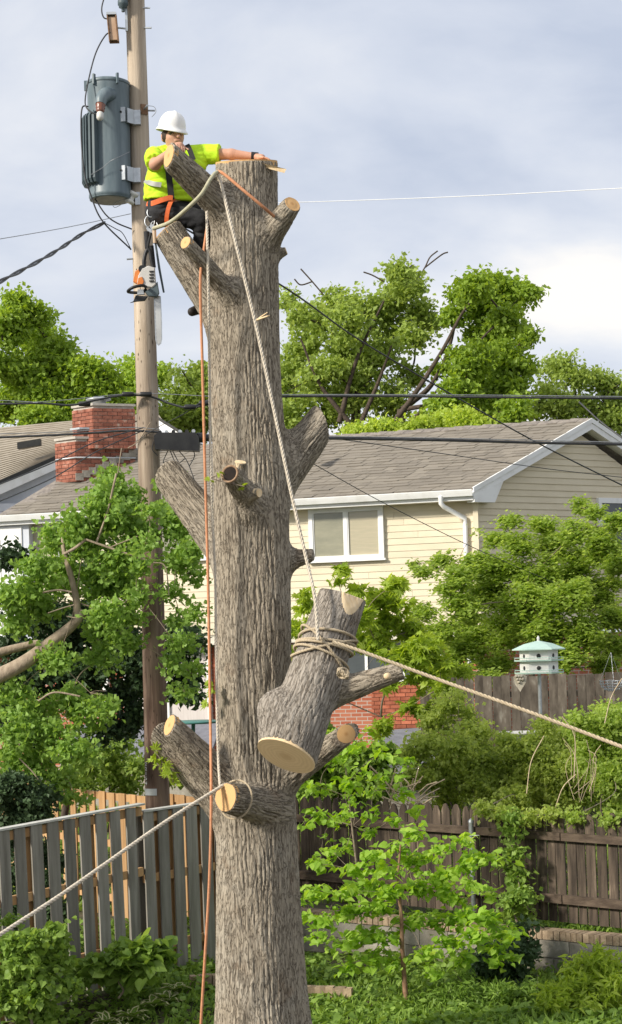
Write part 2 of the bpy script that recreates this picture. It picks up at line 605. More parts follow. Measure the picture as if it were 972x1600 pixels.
m_oldbrick = M('weathered_red_brick', (0.20, 0.065, 0.04), (0.34, 0.135, 0.09), scale=6, rough=0.92, rand=0.25, c3=(0.46, 0.36, 0.29), lo=0.3, hi=0.6, bump=0.4, bscale=50)
m_mortar = M('mortar', (0.40, 0.36, 0.31), (0.50, 0.46, 0.40), scale=10, rough=0.95)
m_concrete = M('concrete', (0.20, 0.18, 0.145), (0.36, 0.33, 0.28), scale=4, rough=0.95, rand=0.12, bump=0.4, bscale=30, c3=(0.12, 0.11, 0.08))
m_tanbrick = M('buff_brick', (0.26, 0.185, 0.12), (0.42, 0.32, 0.22), scale=12, rough=0.95, rand=0.22, bump=0.4, bscale=40)
m_glass = M('window_glass', (0.05, 0.06, 0.06), (0.06, 0.07, 0.07), rough=0.06, spec=0.8)
m_blind = M('tan_blind', (0.40, 0.36, 0.24), (0.46, 0.40, 0.27), scale=3, stretch=(1, 1, 12), rough=0.35, spec=0.6)
m_blind2 = M('olive_blind', (0.22, 0.215, 0.145), (0.30, 0.285, 0.195), scale=2, stretch=(1, 1, 3), rough=0.35, spec=0.6)
for n_ in list(m_blind.node_tree.nodes) + list(m_blind2.node_tree.nodes):
    if n_.type == 'BSDF_PRINCIPLED':
        n_.inputs['Coat Weight'].default_value = 1.0; n_.inputs['Coat Roughness'].default_value = 0.03
m_curtain = M('pale_curtain', (0.55, 0.50, 0.47), (0.62, 0.57, 0.54), scale=8, stretch=(6, 6, 0.3), rough=0.8)
m_dark = M('dark_interior', (0.03, 0.03, 0.03), (0.045, 0.045, 0.04), rough=0.6)
m_flash = M('metal_flashing', (0.42, 0.45, 0.46), (0.55, 0.57, 0.58), rough=0.4, metal=0.6)
m_metal = M('galvanised_steel', (0.42, 0.44, 0.45), (0.55, 0.57, 0.58), scale=20, rough=0.42, metal=0.7)
m_roofgrey = M('dark_grey_roofing', (0.15, 0.15, 0.17), (0.21, 0.21, 0.235), scale=8, rough=0.9, bump=0.3, bscale=60)
m_teal = M('green_metal', (0.05, 0.16, 0.14), (0.07, 0.2, 0.17), rough=0.5)


# ================================================================== ground
def smooth(a, b, x):
    t = np.clip((x - a) / (b - a), 0, 1)
    return t * t * (3 - 2 * t)


WA = at(440, 1420, 22.3); WB = at(1230, 1480, 18.4)       # the retaining wall's line, left to right


def ground_z(X, Y):
    X = np.asarray(X, float); Y = np.asarray(Y, float)
    yl = WA.y + (X - WA.x) * (WB.y - WA.y) / (WB.x - WA.x)
    right = 0.47 * smooth(0.02, 0.12, Y - yl)
    left = 0.3 * smooth(16.8, 18.2, Y) + 0.15 * smooth(19, 22, Y)
    t = smooth(-1.3, -0.75, X)
    z = left * (1 - t) + right * t
    z = z + 0.85 * smooth(22.5, 31, Y)
    return z


xs = np.unique(np.concatenate([np.linspace(-400, -12, 14), np.linspace(-12, -5, 14), np.linspace(-5, 6, 150), np.linspace(6, 14, 14), np.linspace(14, 400, 14)]))
ys = np.unique(np.concatenate([np.linspace(-30, 13, 12), np.linspace(13, 24, 160), np.linspace(24, 45, 30), np.linspace(45, 1500, 20)]))
GX, GY = np.meshgrid(xs, ys, indexing='ij')
GZ = ground_z(GX, GY)
near = (GY > 13) & (GY < 24) & (np.abs(GX) < 6)
GZ = GZ + near * 0.025 * perlin(np.stack([GX.ravel() * 2.2, GY.ravel() * 2.2, GX.ravel() * 0], 1)).reshape(GX.shape)
ii = np.arange(len(xs) * len(ys)).reshape(len(xs), len(ys))
F = np.stack([ii[:-1, :-1], ii[1:, :-1], ii[1:, 1:], ii[:-1, 1:]], -1).reshape(-1, 4)
g = np_mesh('ground', np.stack([GX, GY, GZ], -1).reshape(-1, 3), F, m_soil, smooth=True)
tag(g, kind='structure')

# ================================================================== the cream house
A18 = R(18); A33 = R(33)
hu = Vector((-math.cos(A18), math.sin(A18), 0))       # along the front wall, to the left
hw = Vector((math.sin(A18), math.cos(A18), 0))        # into the house from the front wall
hg = Vector((math.cos(A33), math.sin(A33), 0))        # along the gable wall, to the right
hi_ = Vector((-math.sin(A33), math.cos(A33), 0))      # into the house from the gable wall
UP = Vector((0, 0, 1))
E = at(739, 763, 33.2)                                # lower front corner of the roof
# apex of the rake: on the vertical plane through E along hg, behind pixel (924, 655)
a_ = (924 - 486) / FPX; b_ = (HORY - 655) / FPX
rx = a_ * CR + b_ * SR
tt = (rx * E.y - E.x) / (hg.x - rx * hg.y)
AP = at(924, 655, E.y + hg.y * tt)
rise = AP.z - E.z
EB = E + hg * (2 * tt)                                # rear corner of the roof
RL = 17.0
house = empty('cream_house', at(600, 1200, 34), 'cream sided two storey house with grey shingle roof behind the trunk', 'house')
EZ = E.z
CORN = E + hu * 0.32 + hg * 0.45
CORN.z = 0
SIDB = 4.06                                           # lower edge of the siding
WTOP = EZ - 0.16
COURSE = 0.127


def zplane_wall_box(name, o, u, n, u0, u1, z0, z1, d0, d1, mat, parent):
    """Box on a wall: u0..u1 along u, z0..z1 high, from d0 to d1 out along n."""
    c = o + u * ((u0 + u1) / 2) + n * ((d0 + d1) / 2) + UP * ((z0 + z1) / 2)
    return MB().box(c, (abs(u1 - u0) / 2, abs(d1 - d0) / 2, (z1 - z0) / 2), u, n, UP).build(name, mat, parent)


# wall core
core = MB()
f_in = hw * 0.03
c0 = CORN + hw * 0.03 + hi_ * 0.03
c1 = c0 + hu * 15.5
c2 = c1 + hw * 3.6
c3 = c0 + hg * (2 * tt - 0.9)
core.hexa([Vector((p.x, p.y, SIDB - 0.12)) for p in (c0, c3, c2, c1)], [Vector((p.x, p.y, WTOP)) for p in (c0, c3, c2, c1)])
gm = c0 + hg * (tt - 0.45)
core.hexa([c0 + UP * WTOP, c3 + UP * WTOP, Vector((gm.x, gm.y, EZ + rise - 0.30))],
          [c0 + UP * WTOP + hi_ * 0.1, c3 + UP * WTOP + hi_ * 0.1, Vector((gm.x, gm.y, EZ + rise - 0.30)) + hi_ * 0.1])
wall = core.build('wall', m_siding, house)

nf = -hw; ng = -hi_
# front siding, one board at a time
z = SIDB
while z < WTOP - 0.01:
    z1 = min(z + COURSE, WTOP)
    dz = UP * (z1 - z)
    js = [0.0, random.uniform(1.0, 3.6)]
    while js[-1] < 11.5: js.append(js[-1] + 3.66)
    js[-1] = 15.4
    for ja, jb in zip(js[:-1], js[1:]):
        q0 = CORN + hu * ja + UP * z; q1 = CORN + hu * (jb - .004) + UP * z
        pr = 0.015 + random.uniform(-.001, .002)
        MB().hexa([q0 - nf * 0.03, q0 + nf * pr, q0 + dz + nf * 0.004, q0 + dz - nf * 0.03],
                  [q1 - nf * 0.03, q1 + nf * pr, q1 + dz + nf * 0.004, q1 + dz - nf * 0.03]).build('siding_board', m_siding, wall)
    z += COURSE
# gable siding, clipped by the rake
GLEN = 2 * tt - 0.9


def gable_span(zz):
    if zz <= WTOP: return 0.05, GLEN
    f = (zz - (EZ - 0.17)) / (rise - 0.05)
    return max(0.05, (tt - 0.45) * f), min(GLEN, GLEN - (tt - 0.45) * f)


z = SIDB
while z < EZ + rise - 0.35:
    z1 = z + COURSE
    a0, a1 = gable_span(z); b0, b1 = gable_span(z1)
    if b1 - b0 < 0.05: break
    def P(s, zz, d): return CORN + hg * s + ng * d + UP * zz
    MB().hexa([P(a0, z, -0.03), P(a0, z, 0.022), P(b0, z1, 0.004), P(b0, z1, -0.03)],
              [P(a1, z, -0.03), P(a1, z, 0.022), P(b1, z1, 0.004), P(b1, z1, -0.03)]).build('siding_board', m_siding, wall)
    z += COURSE
MB().box(CORN + UP * ((SIDB + WTOP) / 2) + (nf + ng) * 0.01, (0.05, 0.05, (WTOP - SIDB) / 2), hu, nf).build('corner_post', m_siding, wall)

# roof slab, two slopes
def along(o, px, py):
    """How far along hu from o the column px lies."""
    a = (px - 486) / FPX; b = (HORY - py) / FPX
    rx = a * CR + b * SR
    return (rx * o.y - o.x) / (hu.x - rx * hu.y)


RLR = along(AP, 160, 706); RLE = along(E, -4, 800)          # the left end is hipped
RA = AP.copy(); RA_l = AP + hu * RLR
E_l = E + hu * RLE; EB_l = EB + hu * RLE
th = UP * 0.09
rf = MB()
rf.hexa([E - th, RA - th, RA_l - th, E_l - th], [E, RA, RA_l, E_l])
rf.hexa([RA - th, EB - th, EB_l - th, RA_l - th], [RA, EB, EB_l, RA_l])
rf.hexa([E_l - th, RA_l - th, EB_l - th], [E_l, RA_l, EB_l])
roof = rf.build('roof', m_shingle, house)
# shingles: rows of tabs with a small step between rows
sl_h = (AP - E); slope_dir = (AP - E) - hg * 0
ev = []; ef = []
tabn = 0
nrm_s = hu.cross(AP - E); nrm_s = (nrm_s if nrm_s.z > 0 else -nrm_s).normalized()
rows = 22
for r_ in range(rows):
    f0 = r_ / rows; f1 = (r_ + 1.12) / rows
    if f1 > 1: f1 = 1.0
    u = -0.0 + random.random() * 0.2
    s0 = E.lerp(AP, f0); s1 = E.lerp(AP, f1)
    xx = 0.0
    while xx < RLE + (RLR - RLE) * f1 - .42:
        wd = random.uniform(0.18, 0.42)
        jt = random.uniform(0.006, 0.022)
        dn = (s0 - s1).normalized() * random.uniform(-0.01, 0.02)
        p = [s0 + dn + hu * xx + nrm_s * jt, s0 + dn + hu * (xx + wd - .008) + nrm_s * jt, s1 + hu * (xx + wd - .008) + nrm_s * 0.003, s1 + hu * xx + nrm_s * 0.003]
        q = [s0 + dn + hu * xx, s0 + dn + hu * (xx + wd - .008)]
        o_ = len(ev)
        ev += [tuple(t) for t in p + q]
        ef += [(o_, o_ + 1, o_ + 2, o_ + 3), (o_, o_ + 4, o_ + 5, o_ + 1)]
        xx += wd
sh_tint = np.repeat(rng.random(len(ef) // 2), 2)
m_tabs = bpy.data.materials.new('shingle_tabs'); m_tabs.use_nodes = True
nt = m_tabs.node_tree; b = nt.nodes['Principled BSDF']; b.inputs['Roughness'].default_value = 0.95
ta = nd(nt, 'ShaderNodeAttribute'); ta.attribute_name = 'tint'
rp = nd(nt, 'ShaderNodeValToRGB')
rp.color_ramp.elements[0].color = (0.165, 0.145, 0.118, 1); rp.color_ramp.elements[1].color = (0.255, 0.225, 0.182, 1)
no = nd(nt, 'ShaderNodeTexNoise', Scale=2.0, Detail=8.0, Roughness=0.75)
ge = nd(nt, 'ShaderNodeNewGeometry'); nt.links.new(ge.outputs['Position'], no.inputs['Vector'])
mm = nd(nt, 'ShaderNodeMath'); mm.operation = 'MULTIPLY_ADD'; mm.inputs[1].default_value = 0.55
nt.links.new(ta.outputs['Fac'], mm.inputs[0]); nt.links.new(no.outputs['Fac'], mm.inputs[2])
m2_ = nd(nt, 'ShaderNodeMath'); m2_.operation = 'SUBTRACT'; m2_.inputs[1].default_value = 0.25
nt.links.new(mm.outputs[0], m2_.inputs[0])
nt.links.new(m2_.outputs[0], rp.inputs['Fac']); nt.links.new(rp.outputs['Color'], b.inputs['Base Color'])
tag(np_mesh('shingles', ev, ef, m_tabs, roof, tint=sh_tint), kind='stuff')
k = 0.0
while k < RLR - 0.1:                                    # ridge caps
    c = AP + hu * (k + 0.1) + UP * (0.02 + 0.012 * ((int(k / 0.2)) % 2))
    d1 = (E - AP).normalized() * 0.16; d2 = (EB - AP).normalized() * 0.16
    e_ = hu * 0.1
    MB().hexa([c - e_ + d1, c - e_, c - e_ + d2, c - e_ + d2 - UP * .015, c - e_ - UP * .015, c - e_ + d1 - UP * .015],
              [c + e_ + d1, c + e_ + UP * .012, c + e_ + d2, c + e_ + d2 - UP * .02, c + e_ - UP * .02, c + e_ + d1 - UP * .02]).build('ridge_cap', m_shingle, roof)
    k += 0.2 if k < 8 else 0.6

# gutter: an open trough along the front eave
gp = [(-0.005, -0.02), (0.0, -0.125), (0.075, -0.125), (0.10, -0.06), (0.115, -0.015), (0.115, 0.0), (0.095, 0.0), (0.095, -0.015), (0.085, -0.055), (0.065, -0.11), (0.012, -0.11), (0.01, -0.02)]
g0 = E + nf * 0.0 - UP * 0.02; g1 = E + hu * (RLE + .6) - UP * 0.02
MB().hexa([g0 + nf * a + UP * b for a, b in gp], [g1 + nf * a + UP * b for a, b in gp]).build('gutter', m_white, house)
# fascia behind it and flat soffit
q = E - UP * 0.10
MB().hexa([q + hw * .005, q + hw * .03, q + hw * .03 - UP * .12, q + hw * .005 - UP * .12],
          [p + hu * 16 for p in (q + hw * .005, q + hw * .03, q + hw * .03 - UP * .12, q + hw * .005 - UP * .12)]).build('fascia', m_white, house)
q = E - UP * 0.20 + hw * .03
MB().hexa([q, q + hw * 0.42, q + hw * .42 - UP * .02, q - UP * .02], [p + hu * 16 for p in (q, q + hw * 0.42, q + hw * .42 - UP * .02, q - UP * .02)]).build('soffit', m_soffit, house)
# rake boards on the gable end, the boxed return at the corner, the sloping soffit
for (s, e_) in ((E, AP), (AP, EB)):
    d = ng * 0.02
    for (o1, o2, pr, mt) in ((0.02, -0.075, 0.03, m_white), (-0.075, -0.20, 0.012, m_white)):
        MB().hexa([s + UP * o1 - ng * .03, s + UP * o1 + ng * pr, s + UP * o2 + ng * pr, s + UP * o2 - ng * .03],
                  [e_ + UP * o1 - ng * .03, e_ + UP * o1 + ng * pr, e_ + UP * o2 + ng * pr, e_ + UP * o2 - ng * .03]).build('rake_board', mt, house)
    MB().hexa([s - UP * .17, s - UP * .19, s - UP * .19 + hi_ * .3, s - UP * .17 + hi_ * .3],
              [e_ - UP * .17, e_ - UP * .19, e_ - UP * .19 + hi_ * .3, e_ - UP * .17 + hi_ * .3]).build('rake_soffit', m_white, house)
sl = (AP - E) / tt
tri = [E - UP * .19, E + sl * 0.62 - UP * .19, E + hg * 0.50 - UP * 0.20 + UP * 0.0, E - UP * .205]
tri = [E + hg * 0.02 - UP * .12, E + sl * 0.75 - UP * .19, E + hg * 0.52 - UP * 0.26, E + hg * 0.02 - UP * .26]
MB().hexa([p + ng * 0.014 for p in tri], [p + hi_ * 0.22 for p in tri]).build('boxed_return', m_white, house)

# downspout with its offset elbow
dsx = 0.42
p0 = E + hu * 0.62 + nf * 0.06 - UP * 0.12
w0 = CORN + hu * 0.20 + nf * 0.06
dp = [p0, p0 - UP * 0.14, Vector((w0.x, w0.y, p0.z - 0.42)) , Vector((w0.x, w0.y, p0.z - 0.55)), Vector((w0.x, w0.y, 1.4))]
dpath = [dp[0], dp[1], dp[1].lerp(dp[2], .12) - UP * .03, dp[2], dp[3], dp[4]]
MB().tube(dpath, 0.047, 8).build('downspout', m_white, house)


def window(o, u, n, u0, u1, z0, z1, parent, label=None, blind=True, fr=0.085, halves=2):
    w = zplane_wall_box('window', o, u, n, u0, u1, z0, z1, 0.0, 0.03, m_white, parent)
    for a, b_, c, d in ((u0 - .0, u1 + .0, z1 - fr * 1.25, z1), (u0, u1, z0, z0 + fr), ):
        zplane_wall_box('frame', o, u, n, a, b_, c, d, 0.03, 0.085, m_white, w)
    for a, b_ in ((u0, u0 + fr), (u1 - fr, u1)):
        zplane_wall_box('frame', o, u, n, a, b_, z0 + fr, z1 - fr * 1.25, 0.03, 0.083, m_white, w)
    um = (u0 + u1) / 2
    if halves == 2:
        zplane_wall_box('mullion', o, u, n, um - 0.03, um + 0.03, z0 + fr, z1 - fr * 1.25, 0.03, 0.075, m_white, w)
    zplane_wall_box('sill', o, u, n, u0 - 0.03, u1 + 0.03, z0 - 0.04, z0, 0.0, 0.10, m_white, w)
    if halves == 2:
        for i, (a, b_) in enumerate(((u0 + fr, um - .03), (um + .03, u1 - fr))):
            zplane_wall_box('pane', o, u, n, a, b_, z0 + fr, z1 - fr * 1.25, 0.032, 0.04 + 0.012 * i, (m_blind if i == 0 else m_blind2) if blind else m_glass, w)
            for (c, d) in ((a, a + .025), (b_ - .025, b_)):
                zplane_wall_box('sash', o, u, n, c, d, z0 + fr, z1 - fr * 1.25, 0.045, 0.066, m_white, w)
    else:
        zplane_wall_box('pane', o, u, n, u0 + fr, u1 - fr, z0 + fr, z1 - fr * 1.25, 0.032, 0.04, m_glass, w)
    return w


def on_front(px, py):
    """Distance along the front wall and height of a pixel on that wall."""
    a = (px - 486) / FPX; b = (HORY - py) / FPX
    rx = a * CR + b * SR; rz = -a * SR + b * CR
    s = (rx * CORN.y - CORN.x) / (hu.x - rx * hu.y)
    return s, CAMZ + rz * (CORN.y + hu.y * s)


def on_gable(px, py):
    a = (px - 486) / FPX; b = (HORY - py) / FPX
    rx = a * CR + b * SR; rz = -a * SR + b * CR
    s = (rx * CORN.y - CORN.x) / (hg.x - rx * hg.y)
    return s, CAMZ + rz * (CORN.y + hg.y * s)


s1, z1 = on_front(483, 795); s0, z0 = on_front(602, 872)
window(CORN, hu, nf, s0, s1, z0, z1, house)
s0, z0 = on_front(338, 872); s1, z1 = on_front(285, 790)
window(CORN, hu, nf, s0, s0 + 1.5, z0, z0 + 1.0, house)
s0, z1 = on_front(95, 806); 
window(CORN, hu, nf, s0, s0 + 1.4, z1 - 1.05, z1 - .02, house)
s0, z1 = on_gable(931, 778)
window(CORN, hg, ng, s0, s0 + 1.5, z1 - 1.25, z1, house, blind=False)

# white projecting end bay at the far left, in pale siding
s0, zz = on_front(52, 810); s9, _ = on_front(-60, 810)
bay = zplane_wall_box('white_bay', CORN, hu, nf, s0, s9, SIDB - 0.3, WTOP - 0.02, 0.04, 0.22, m_greytrim, house)
zplane_wall_box('door_panel', CORN, hu, nf, s0 + .16, s9, SIDB, WTOP - 0.1, 0.22, 0.25, m_white, bay)
for k in range(4):
    zplane_wall_box('rib', CORN, hu, nf, s0 + .3 + .18 * k, s0 + .32 + .18 * k, SIDB, WTOP - .35, 0.25, 0.265, m_white, bay)

# lower storey of brick, set back under the overhang
LBK = CORN + hw * 0.32
lw = MB()
o = LBK + hw * 0.06
lw.hexa([Vector((p.x, p.y, 0.9)) for p in (o, o + hg * 5, o + hu * 15.3 + hw * 3, o + hu * 15.3)], [Vector((p.x, p.y, SIDB - 0.18)) for p in (o, o + hg * 5, o + hu * 15.3 + hw * 3, o + hu * 15.3)])
m_bw = M('brick_wall', (0.3, 0.1, 0.05), rough=0.9)
nt = m_bw.node_tree; b = nt.nodes['Principled BSDF']
bt = nd(nt, 'ShaderNodeTexBrick', Scale=1.0)
bt.inputs['Color1'].default_value = (0.34, 0.10, 0.055, 1); bt.inputs['Color2'].default_value = (0.42, 0.15, 0.085, 1); bt.inputs['Mortar'].default_value = (0.42, 0.37, 0.32, 1)
bt.inputs['Brick Width'].default_value = 0.216; bt.inputs['Row Height'].default_value = 0.078; bt.inputs['Mortar Size'].default_value = 0.008
sv = nd(nt, 'ShaderNodeSeparateXYZ'); cv = nd(nt, 'ShaderNodeCombineXYZ')
g_ = nd(nt, 'ShaderNodeNewGeometry'); nt.links.new(g_.outputs['Position'], sv.inputs[0])
nt.links.new(sv.outputs['X'], cv.inputs['X']); nt.links.new(sv.outputs['Z'], cv.inputs['Y']); nt.links.new(cv.outputs[0], bt.inputs['Vector'])
nt.links.new(bt.outputs['Color'], b.inputs['Base Color'])
lower = lw.build('lower_wall', m_bw, house)
zplane_wall_box('overhang_soffit', LBK, hu, nf, -0.1, 15.2, SIDB - 0.20, SIDB - 0.16, -0.05, 0.34, m_soffit, house)
zplane_wall_box('overhang_beam', LBK, hu, nf, -0.1, 15.2, SIDB - 0.16, SIDB - 0.005, 0.22, 0.315, m_soffit, house)
brick_me = bpy.data.meshes.new('brick')
bb = MB().box((0, 0, 0), (.5, .5, .5))
brick_me.from_pydata(bb.v, [], bb.f); brick_me.materials.append(m_brick)
oldbrick_me = brick_me.copy(); oldbrick_me.materials.clear(); oldbrick_me.materials.append(m_oldbrick)
tanbrick_me = brick_me.copy(); tanbrick_me.materials.clear(); tanbrick_me.materials.append(m_tanbrick)
block_me = brick_me.copy(); block_me.materials.clear(); block_me.materials.append(m_concrete)


def piece(name, me, c, size, u, n, parent, w=UP, jit=0.0):
    o = bpy.data.objects.new(name, me); COL.objects.link(o)
    o.parent = parent
    m = Matrix.Identity(4)
    u = Vector(u); n = Vector(n); w = Vector(w)
    for r_ in range(3):
        m[r_][0] = u[r_] * size[0]; m[r_][1] = n[r_] * size[1]; m[r_][2] = w[r_] * size[2]
    m.translation = Vector(c) - origin(parent) + Vector((random.uniform(-jit, jit), random.uniform(-jit, jit), random.uniform(-jit, jit)))
    o.matrix_local = m
    return o


def brick_field(me, o, u, n, s_lo, s_hi, z_lo, z_hi, parent, bw=0.205, bh=0.067, gap=0.011, off=0.0):
    row = 0; z = z_lo; cnt = 0
    while z + bh <= z_hi + 1e-6:
        s = s_lo - (bw + gap) / 2 * (row % 2)
        while s < s_hi - 0.02:
            a, b = max(s, s_lo), min(s + bw, s_hi)
            if b - a > 0.03:
                c = o + u * ((a + b) / 2) + UP * (z + bh / 2) + n * (off + 0.0)
                piece('brick', me, c, (b - a, 0.05 + random.uniform(-.004, .004), bh), u, n, parent); cnt += 1
            s += bw + gap
        z += bh + gap; row += 1
    return cnt


# visible brick of the lower storey, right of the trunk, with a window strip above
sA, zT = on_front(693, 1078); sB, _ = on_front(572, 1078)
zT = 3.0
brick_field(brick_me, LBK, hu, nf, sA, sB, 1.95, zT - 0.0, lower, off=-0.06)
w_ = zplane_wall_box('band_window', LBK, hu, nf, sA + .1, sB + 1.5, zT + 0.10, SIDB - 0.22, -0.05, -0.01, m_glass, house)
zplane_wall_box('sill', LBK, hu, nf, sA + .05, sB + 1.55, zT + 0.03, zT + 0.10, -0.03, 0.05, m_white, w_)
for k in range(5):
    zplane_wall_box('mullion', LBK, hu, nf, sA + .1 + k * .75, sA + .16 + k * .75, zT + .1, SIDB - .22, -0.005, 0.02, m_white, w_)
# left of the trunk: brick piers and a sliding door with curtains
sD, _ = on_front(322, 1030); sC, _ = on_front(345, 1030)
brick_field(brick_me, LBK, hu, nf, sC, sD, 2.0, SIDB - 0.24, lower, off=-0.06)
dr = zplane_wall_box('sliding_door', LBK, hu, nf, sD + .03, sD + 2.0, 1.5, SIDB - 0.3, -0.06, -0.02, m_curtain, house)
for k in range(3):
    zplane_wall_box('frame', LBK, hu, nf, sD + .03 + k * .93, sD + .11 + k * .93, 1.5, SIDB - 0.3, -0.015, 0.03, m_white, dr)
zplane_wall_box('frame', LBK, hu, nf, sD + .03, sD + 2.0, SIDB - .38, SIDB - 0.24, -0.012, 0.035, m_white, dr)
for (pa, pb) in ((240, 265), (165, 190)):
    s0, _ = on_front(pb, 1080); s1, _ = on_front(pa, 1080)
    brick_field(brick_me, LBK, hu, nf, s0, s1, 1.8, SIDB - 0.24, lower, off=-0.06)
    zplane_wall_box('post', LBK, hu, nf, s1 + .05, s1 + .17, 1.2, SIDB - 0.2, 0.0, 0.1, m_white, house)

# chimney standing through the roof: a broad lower stack and a narrower one behind
CY = 36.9


def chimney_stack(pxc, pyt, pyb, lw_, rw, capt, nm):
    """pxc: pixel column of the near edge; widths of the two faces in metres."""
    top = at(pxc, pyt, CY); zb = at(pxc, pyb, CY).z
    ul = Vector((-0.86, 0.51, 0)); ur = Vector((0.86, 0.51, 0)).normalized(); ur = Vector((0.93, 0.367, 0)); ul = Vector((-0.80, 0.60, 0))
    o = Vector((top.x, top.y, 0))
    i_ = (ul + ur).normalized() * 0.03
    body = MB().hexa([Vector((p.x, p.y, zb)) for p in (o + i_, o + i_ + ur * (rw - .03), o + i_ + ur * (rw - .03) + ul * (lw_ - .03), o + i_ + ul * (lw_ - .03))],
                     [Vector((p.x, p.y, top.z - .02)) for p in (o + i_, o + i_ + ur * (rw - .03), o + i_ + ur * (rw - .03) + ul * (lw_ - .03), o + i_ + ul * (lw_ - .03))]).build(nm, m_mortar, house)
    nr = Vector((ur.y, -ur.x, 0)); nl = Vector((-ul.y, ul.x, 0))
    if nr.y > 0: nr = -nr
    if nl.y > 0: nl = -nl
    brick_field(oldbrick_me, o, ur, nr, 0.0, rw, zb, top.z - 0.02, body, off=-0.025)
    brick_field(oldbrick_me, o, ul, nl, 0.02, lw_, zb, top.z - 0.02, body, off=-0.025)
    cp = [o - i_ * .8, o + ur * rw + (ur - ul) * .01, o + ur * rw + ul * lw_ + i_, o + ul * lw_ + (ul - ur) * .01]
    MB().hexa([Vector((p.x, p.y, top.z - .02)) for p in cp], [Vector((p.x, p.y, top.z + .03)) for p in cp]).build('cap', m_mortar, body)
    return body, o, ur, ul, top.z


st2, o2, ur2, ul2, zt2 = chimney_stack(145, 632, 700, 0.62, 0.92, 1.5, 'chimney')
st1, o1, ur1, ul1, zt1 = chimney_stack(118, 684, 752, 0.62, 1.30, 1.5, 'chimney')
c = o2 + ur2 * .35 + ul2 * .3 + UP * zt2
MB().lathe(c, [(.16, 0.0), (.16, .12), (.27, .13), (.27, .15), (.12, .2), (.02, .21)], n=20).build('chimney_vent', m_flash, st2)
MB().box(o1 + ur1 * .28 + ul1 * .10 + UP * (zt1 + .20), (.22, .14, .02), ur1, ul1).build('flue_cover', m_flash, st1)
MB().box(o1 + ur1 * .28 + ul1 * .10 + UP * (zt1 + .10), (.10, .09, .09), ur1, ul1).build('flue', m_oldbrick, st1)
MB().tube([o1 + ul1 * .6 + UP * (zt1 - .42), o1 - (ur1 + ul1) * .03 + UP * (zt1 - .42), o1 + ur1 * 1.28 - ul1 * .03 + UP * (zt1 - .42)], .018, 6).build('strap', m_flash, st1)
# stepped flashing where the stack meets the roof
nr1 = Vector((ur1.y, -ur1.x, 0)); nr1 = -nr1 if nr1.y > 0 else nr1
for k in range(9):
    f = k / 8
    c = o1 + ur1 * (.06 + 1.18 * f) + nr1 * .012 + UP * (at(118, 745, CY).z + (at(212, 705, CY).z - at(118, 745, CY).z) * f)
    MB().box(c, (.085, .012, .075), ur1, nr1).build('flashing', m_concrete, st1)

# roof vent boot
vb = at(490, 705, 35.2)
MB().lathe(vb, [(.12, -.1), (.10, 0), (.05, .08), (.045, .2)], n=14).build('roof_vent', m_white, roof)

# ================================================================== the house behind, at the left
rear = empty('tan_roofed_house', at(60, 900, 46), 'neighbouring house with pale tan roof and white gable left of the chimney', 'house')
YA = 46.0
tA, tB = at(-60, 674, YA + 2), at(246, 645, YA + 1)
bA, bB = at(-60, 778, YA - 3), at(100, 707, YA - 1.2)
bC = at(300, 720, YA - 1)
slab = MB()
th = Vector((0, 0, -0.12))
slab.hexa([tA + th, tB + th, bC + th, bB + th, bA + th], [tA, tB, bC, bB, bA])
rr = slab.build('roof', m_tanshingle, rear)
nr_ = 24
rv, rf_ = [], []
for k in range(nr_):                                    # course lines as thin stepped strips
    f0, f1 = k / nr_, (k + 1.0) / nr_
    a0 = bA.lerp(tA, f0); a1 = bA.lerp(tA, f1)
    c0_ = (bB if f0 < .0 else bB.lerp(tB, f0)); c1_ = bB.lerp(tB, f1)
    up_ = Vector((0, -0.01, 0.03))
    o_ = len(rv)
    rv += [tuple(a0 + up_), tuple(c0_ + up_), tuple(c1_ + up_ * .2), tuple(a1 + up_ * .2), tuple(a0), tuple(c0_)]
    rf_ += [(o_, o_ + 1, o_ + 2, o_ + 3), (o_, o_ + 4, o_ + 5, o_ + 1)]
tag(np_mesh('shingle_courses', rv, rf_, m_tanshingle, rr), kind='stuff')
vq = at(46, 694, 44.5)
MB().box(vq, (.3, .12, .08), (0.95, 0.2, 0.16), (0, 1, 0)).build('roof_vent', m_dark, rr)
# rake trim along its lower edge, white gable and soffit below
for (o1_, o2_, pr, mt) in ((0.0, -0.10, -.06, m_dark), (-.10, -.34, -.03, m_white)):
    MB().hexa([bA + UP * o1_, bA + UP * o1_ + Vector((0, pr, 0)), bA + UP * o2_ + Vector((0, pr, 0)), bA + UP * o2_],
              [bB + UP * o1_, bB + UP * o1_ + Vector((0, pr, 0)), bB + UP * o2_ + Vector((0, pr, 0)), bB + UP * o2_]).build('rake_board', mt, rear)
wq = [at(-60, 778, 43.8), at(100, 712, 44.9), at(215, 715, 45.2), at(215, 905, 45.2), at(-60, 905, 43.8)]
rw_ = MB().hexa([p + Vector((0, .3, 0)) for p in wq], [p + Vector((0, .1, 0)) for p in wq]).build('wall', m_greytrim, rear)
for k in range(6):
    zz = at(0, 800, 44).z - 0.9 + k * 0.2
    x0 = -9.2; x1 = -5.2
    MB().box(((x0 + x1) / 2, 43.97, zz), ((x1 - x0) / 2, .06, .095), (0.965, 0.26, 0)).build('siding_board', m_greytrim, rw_)
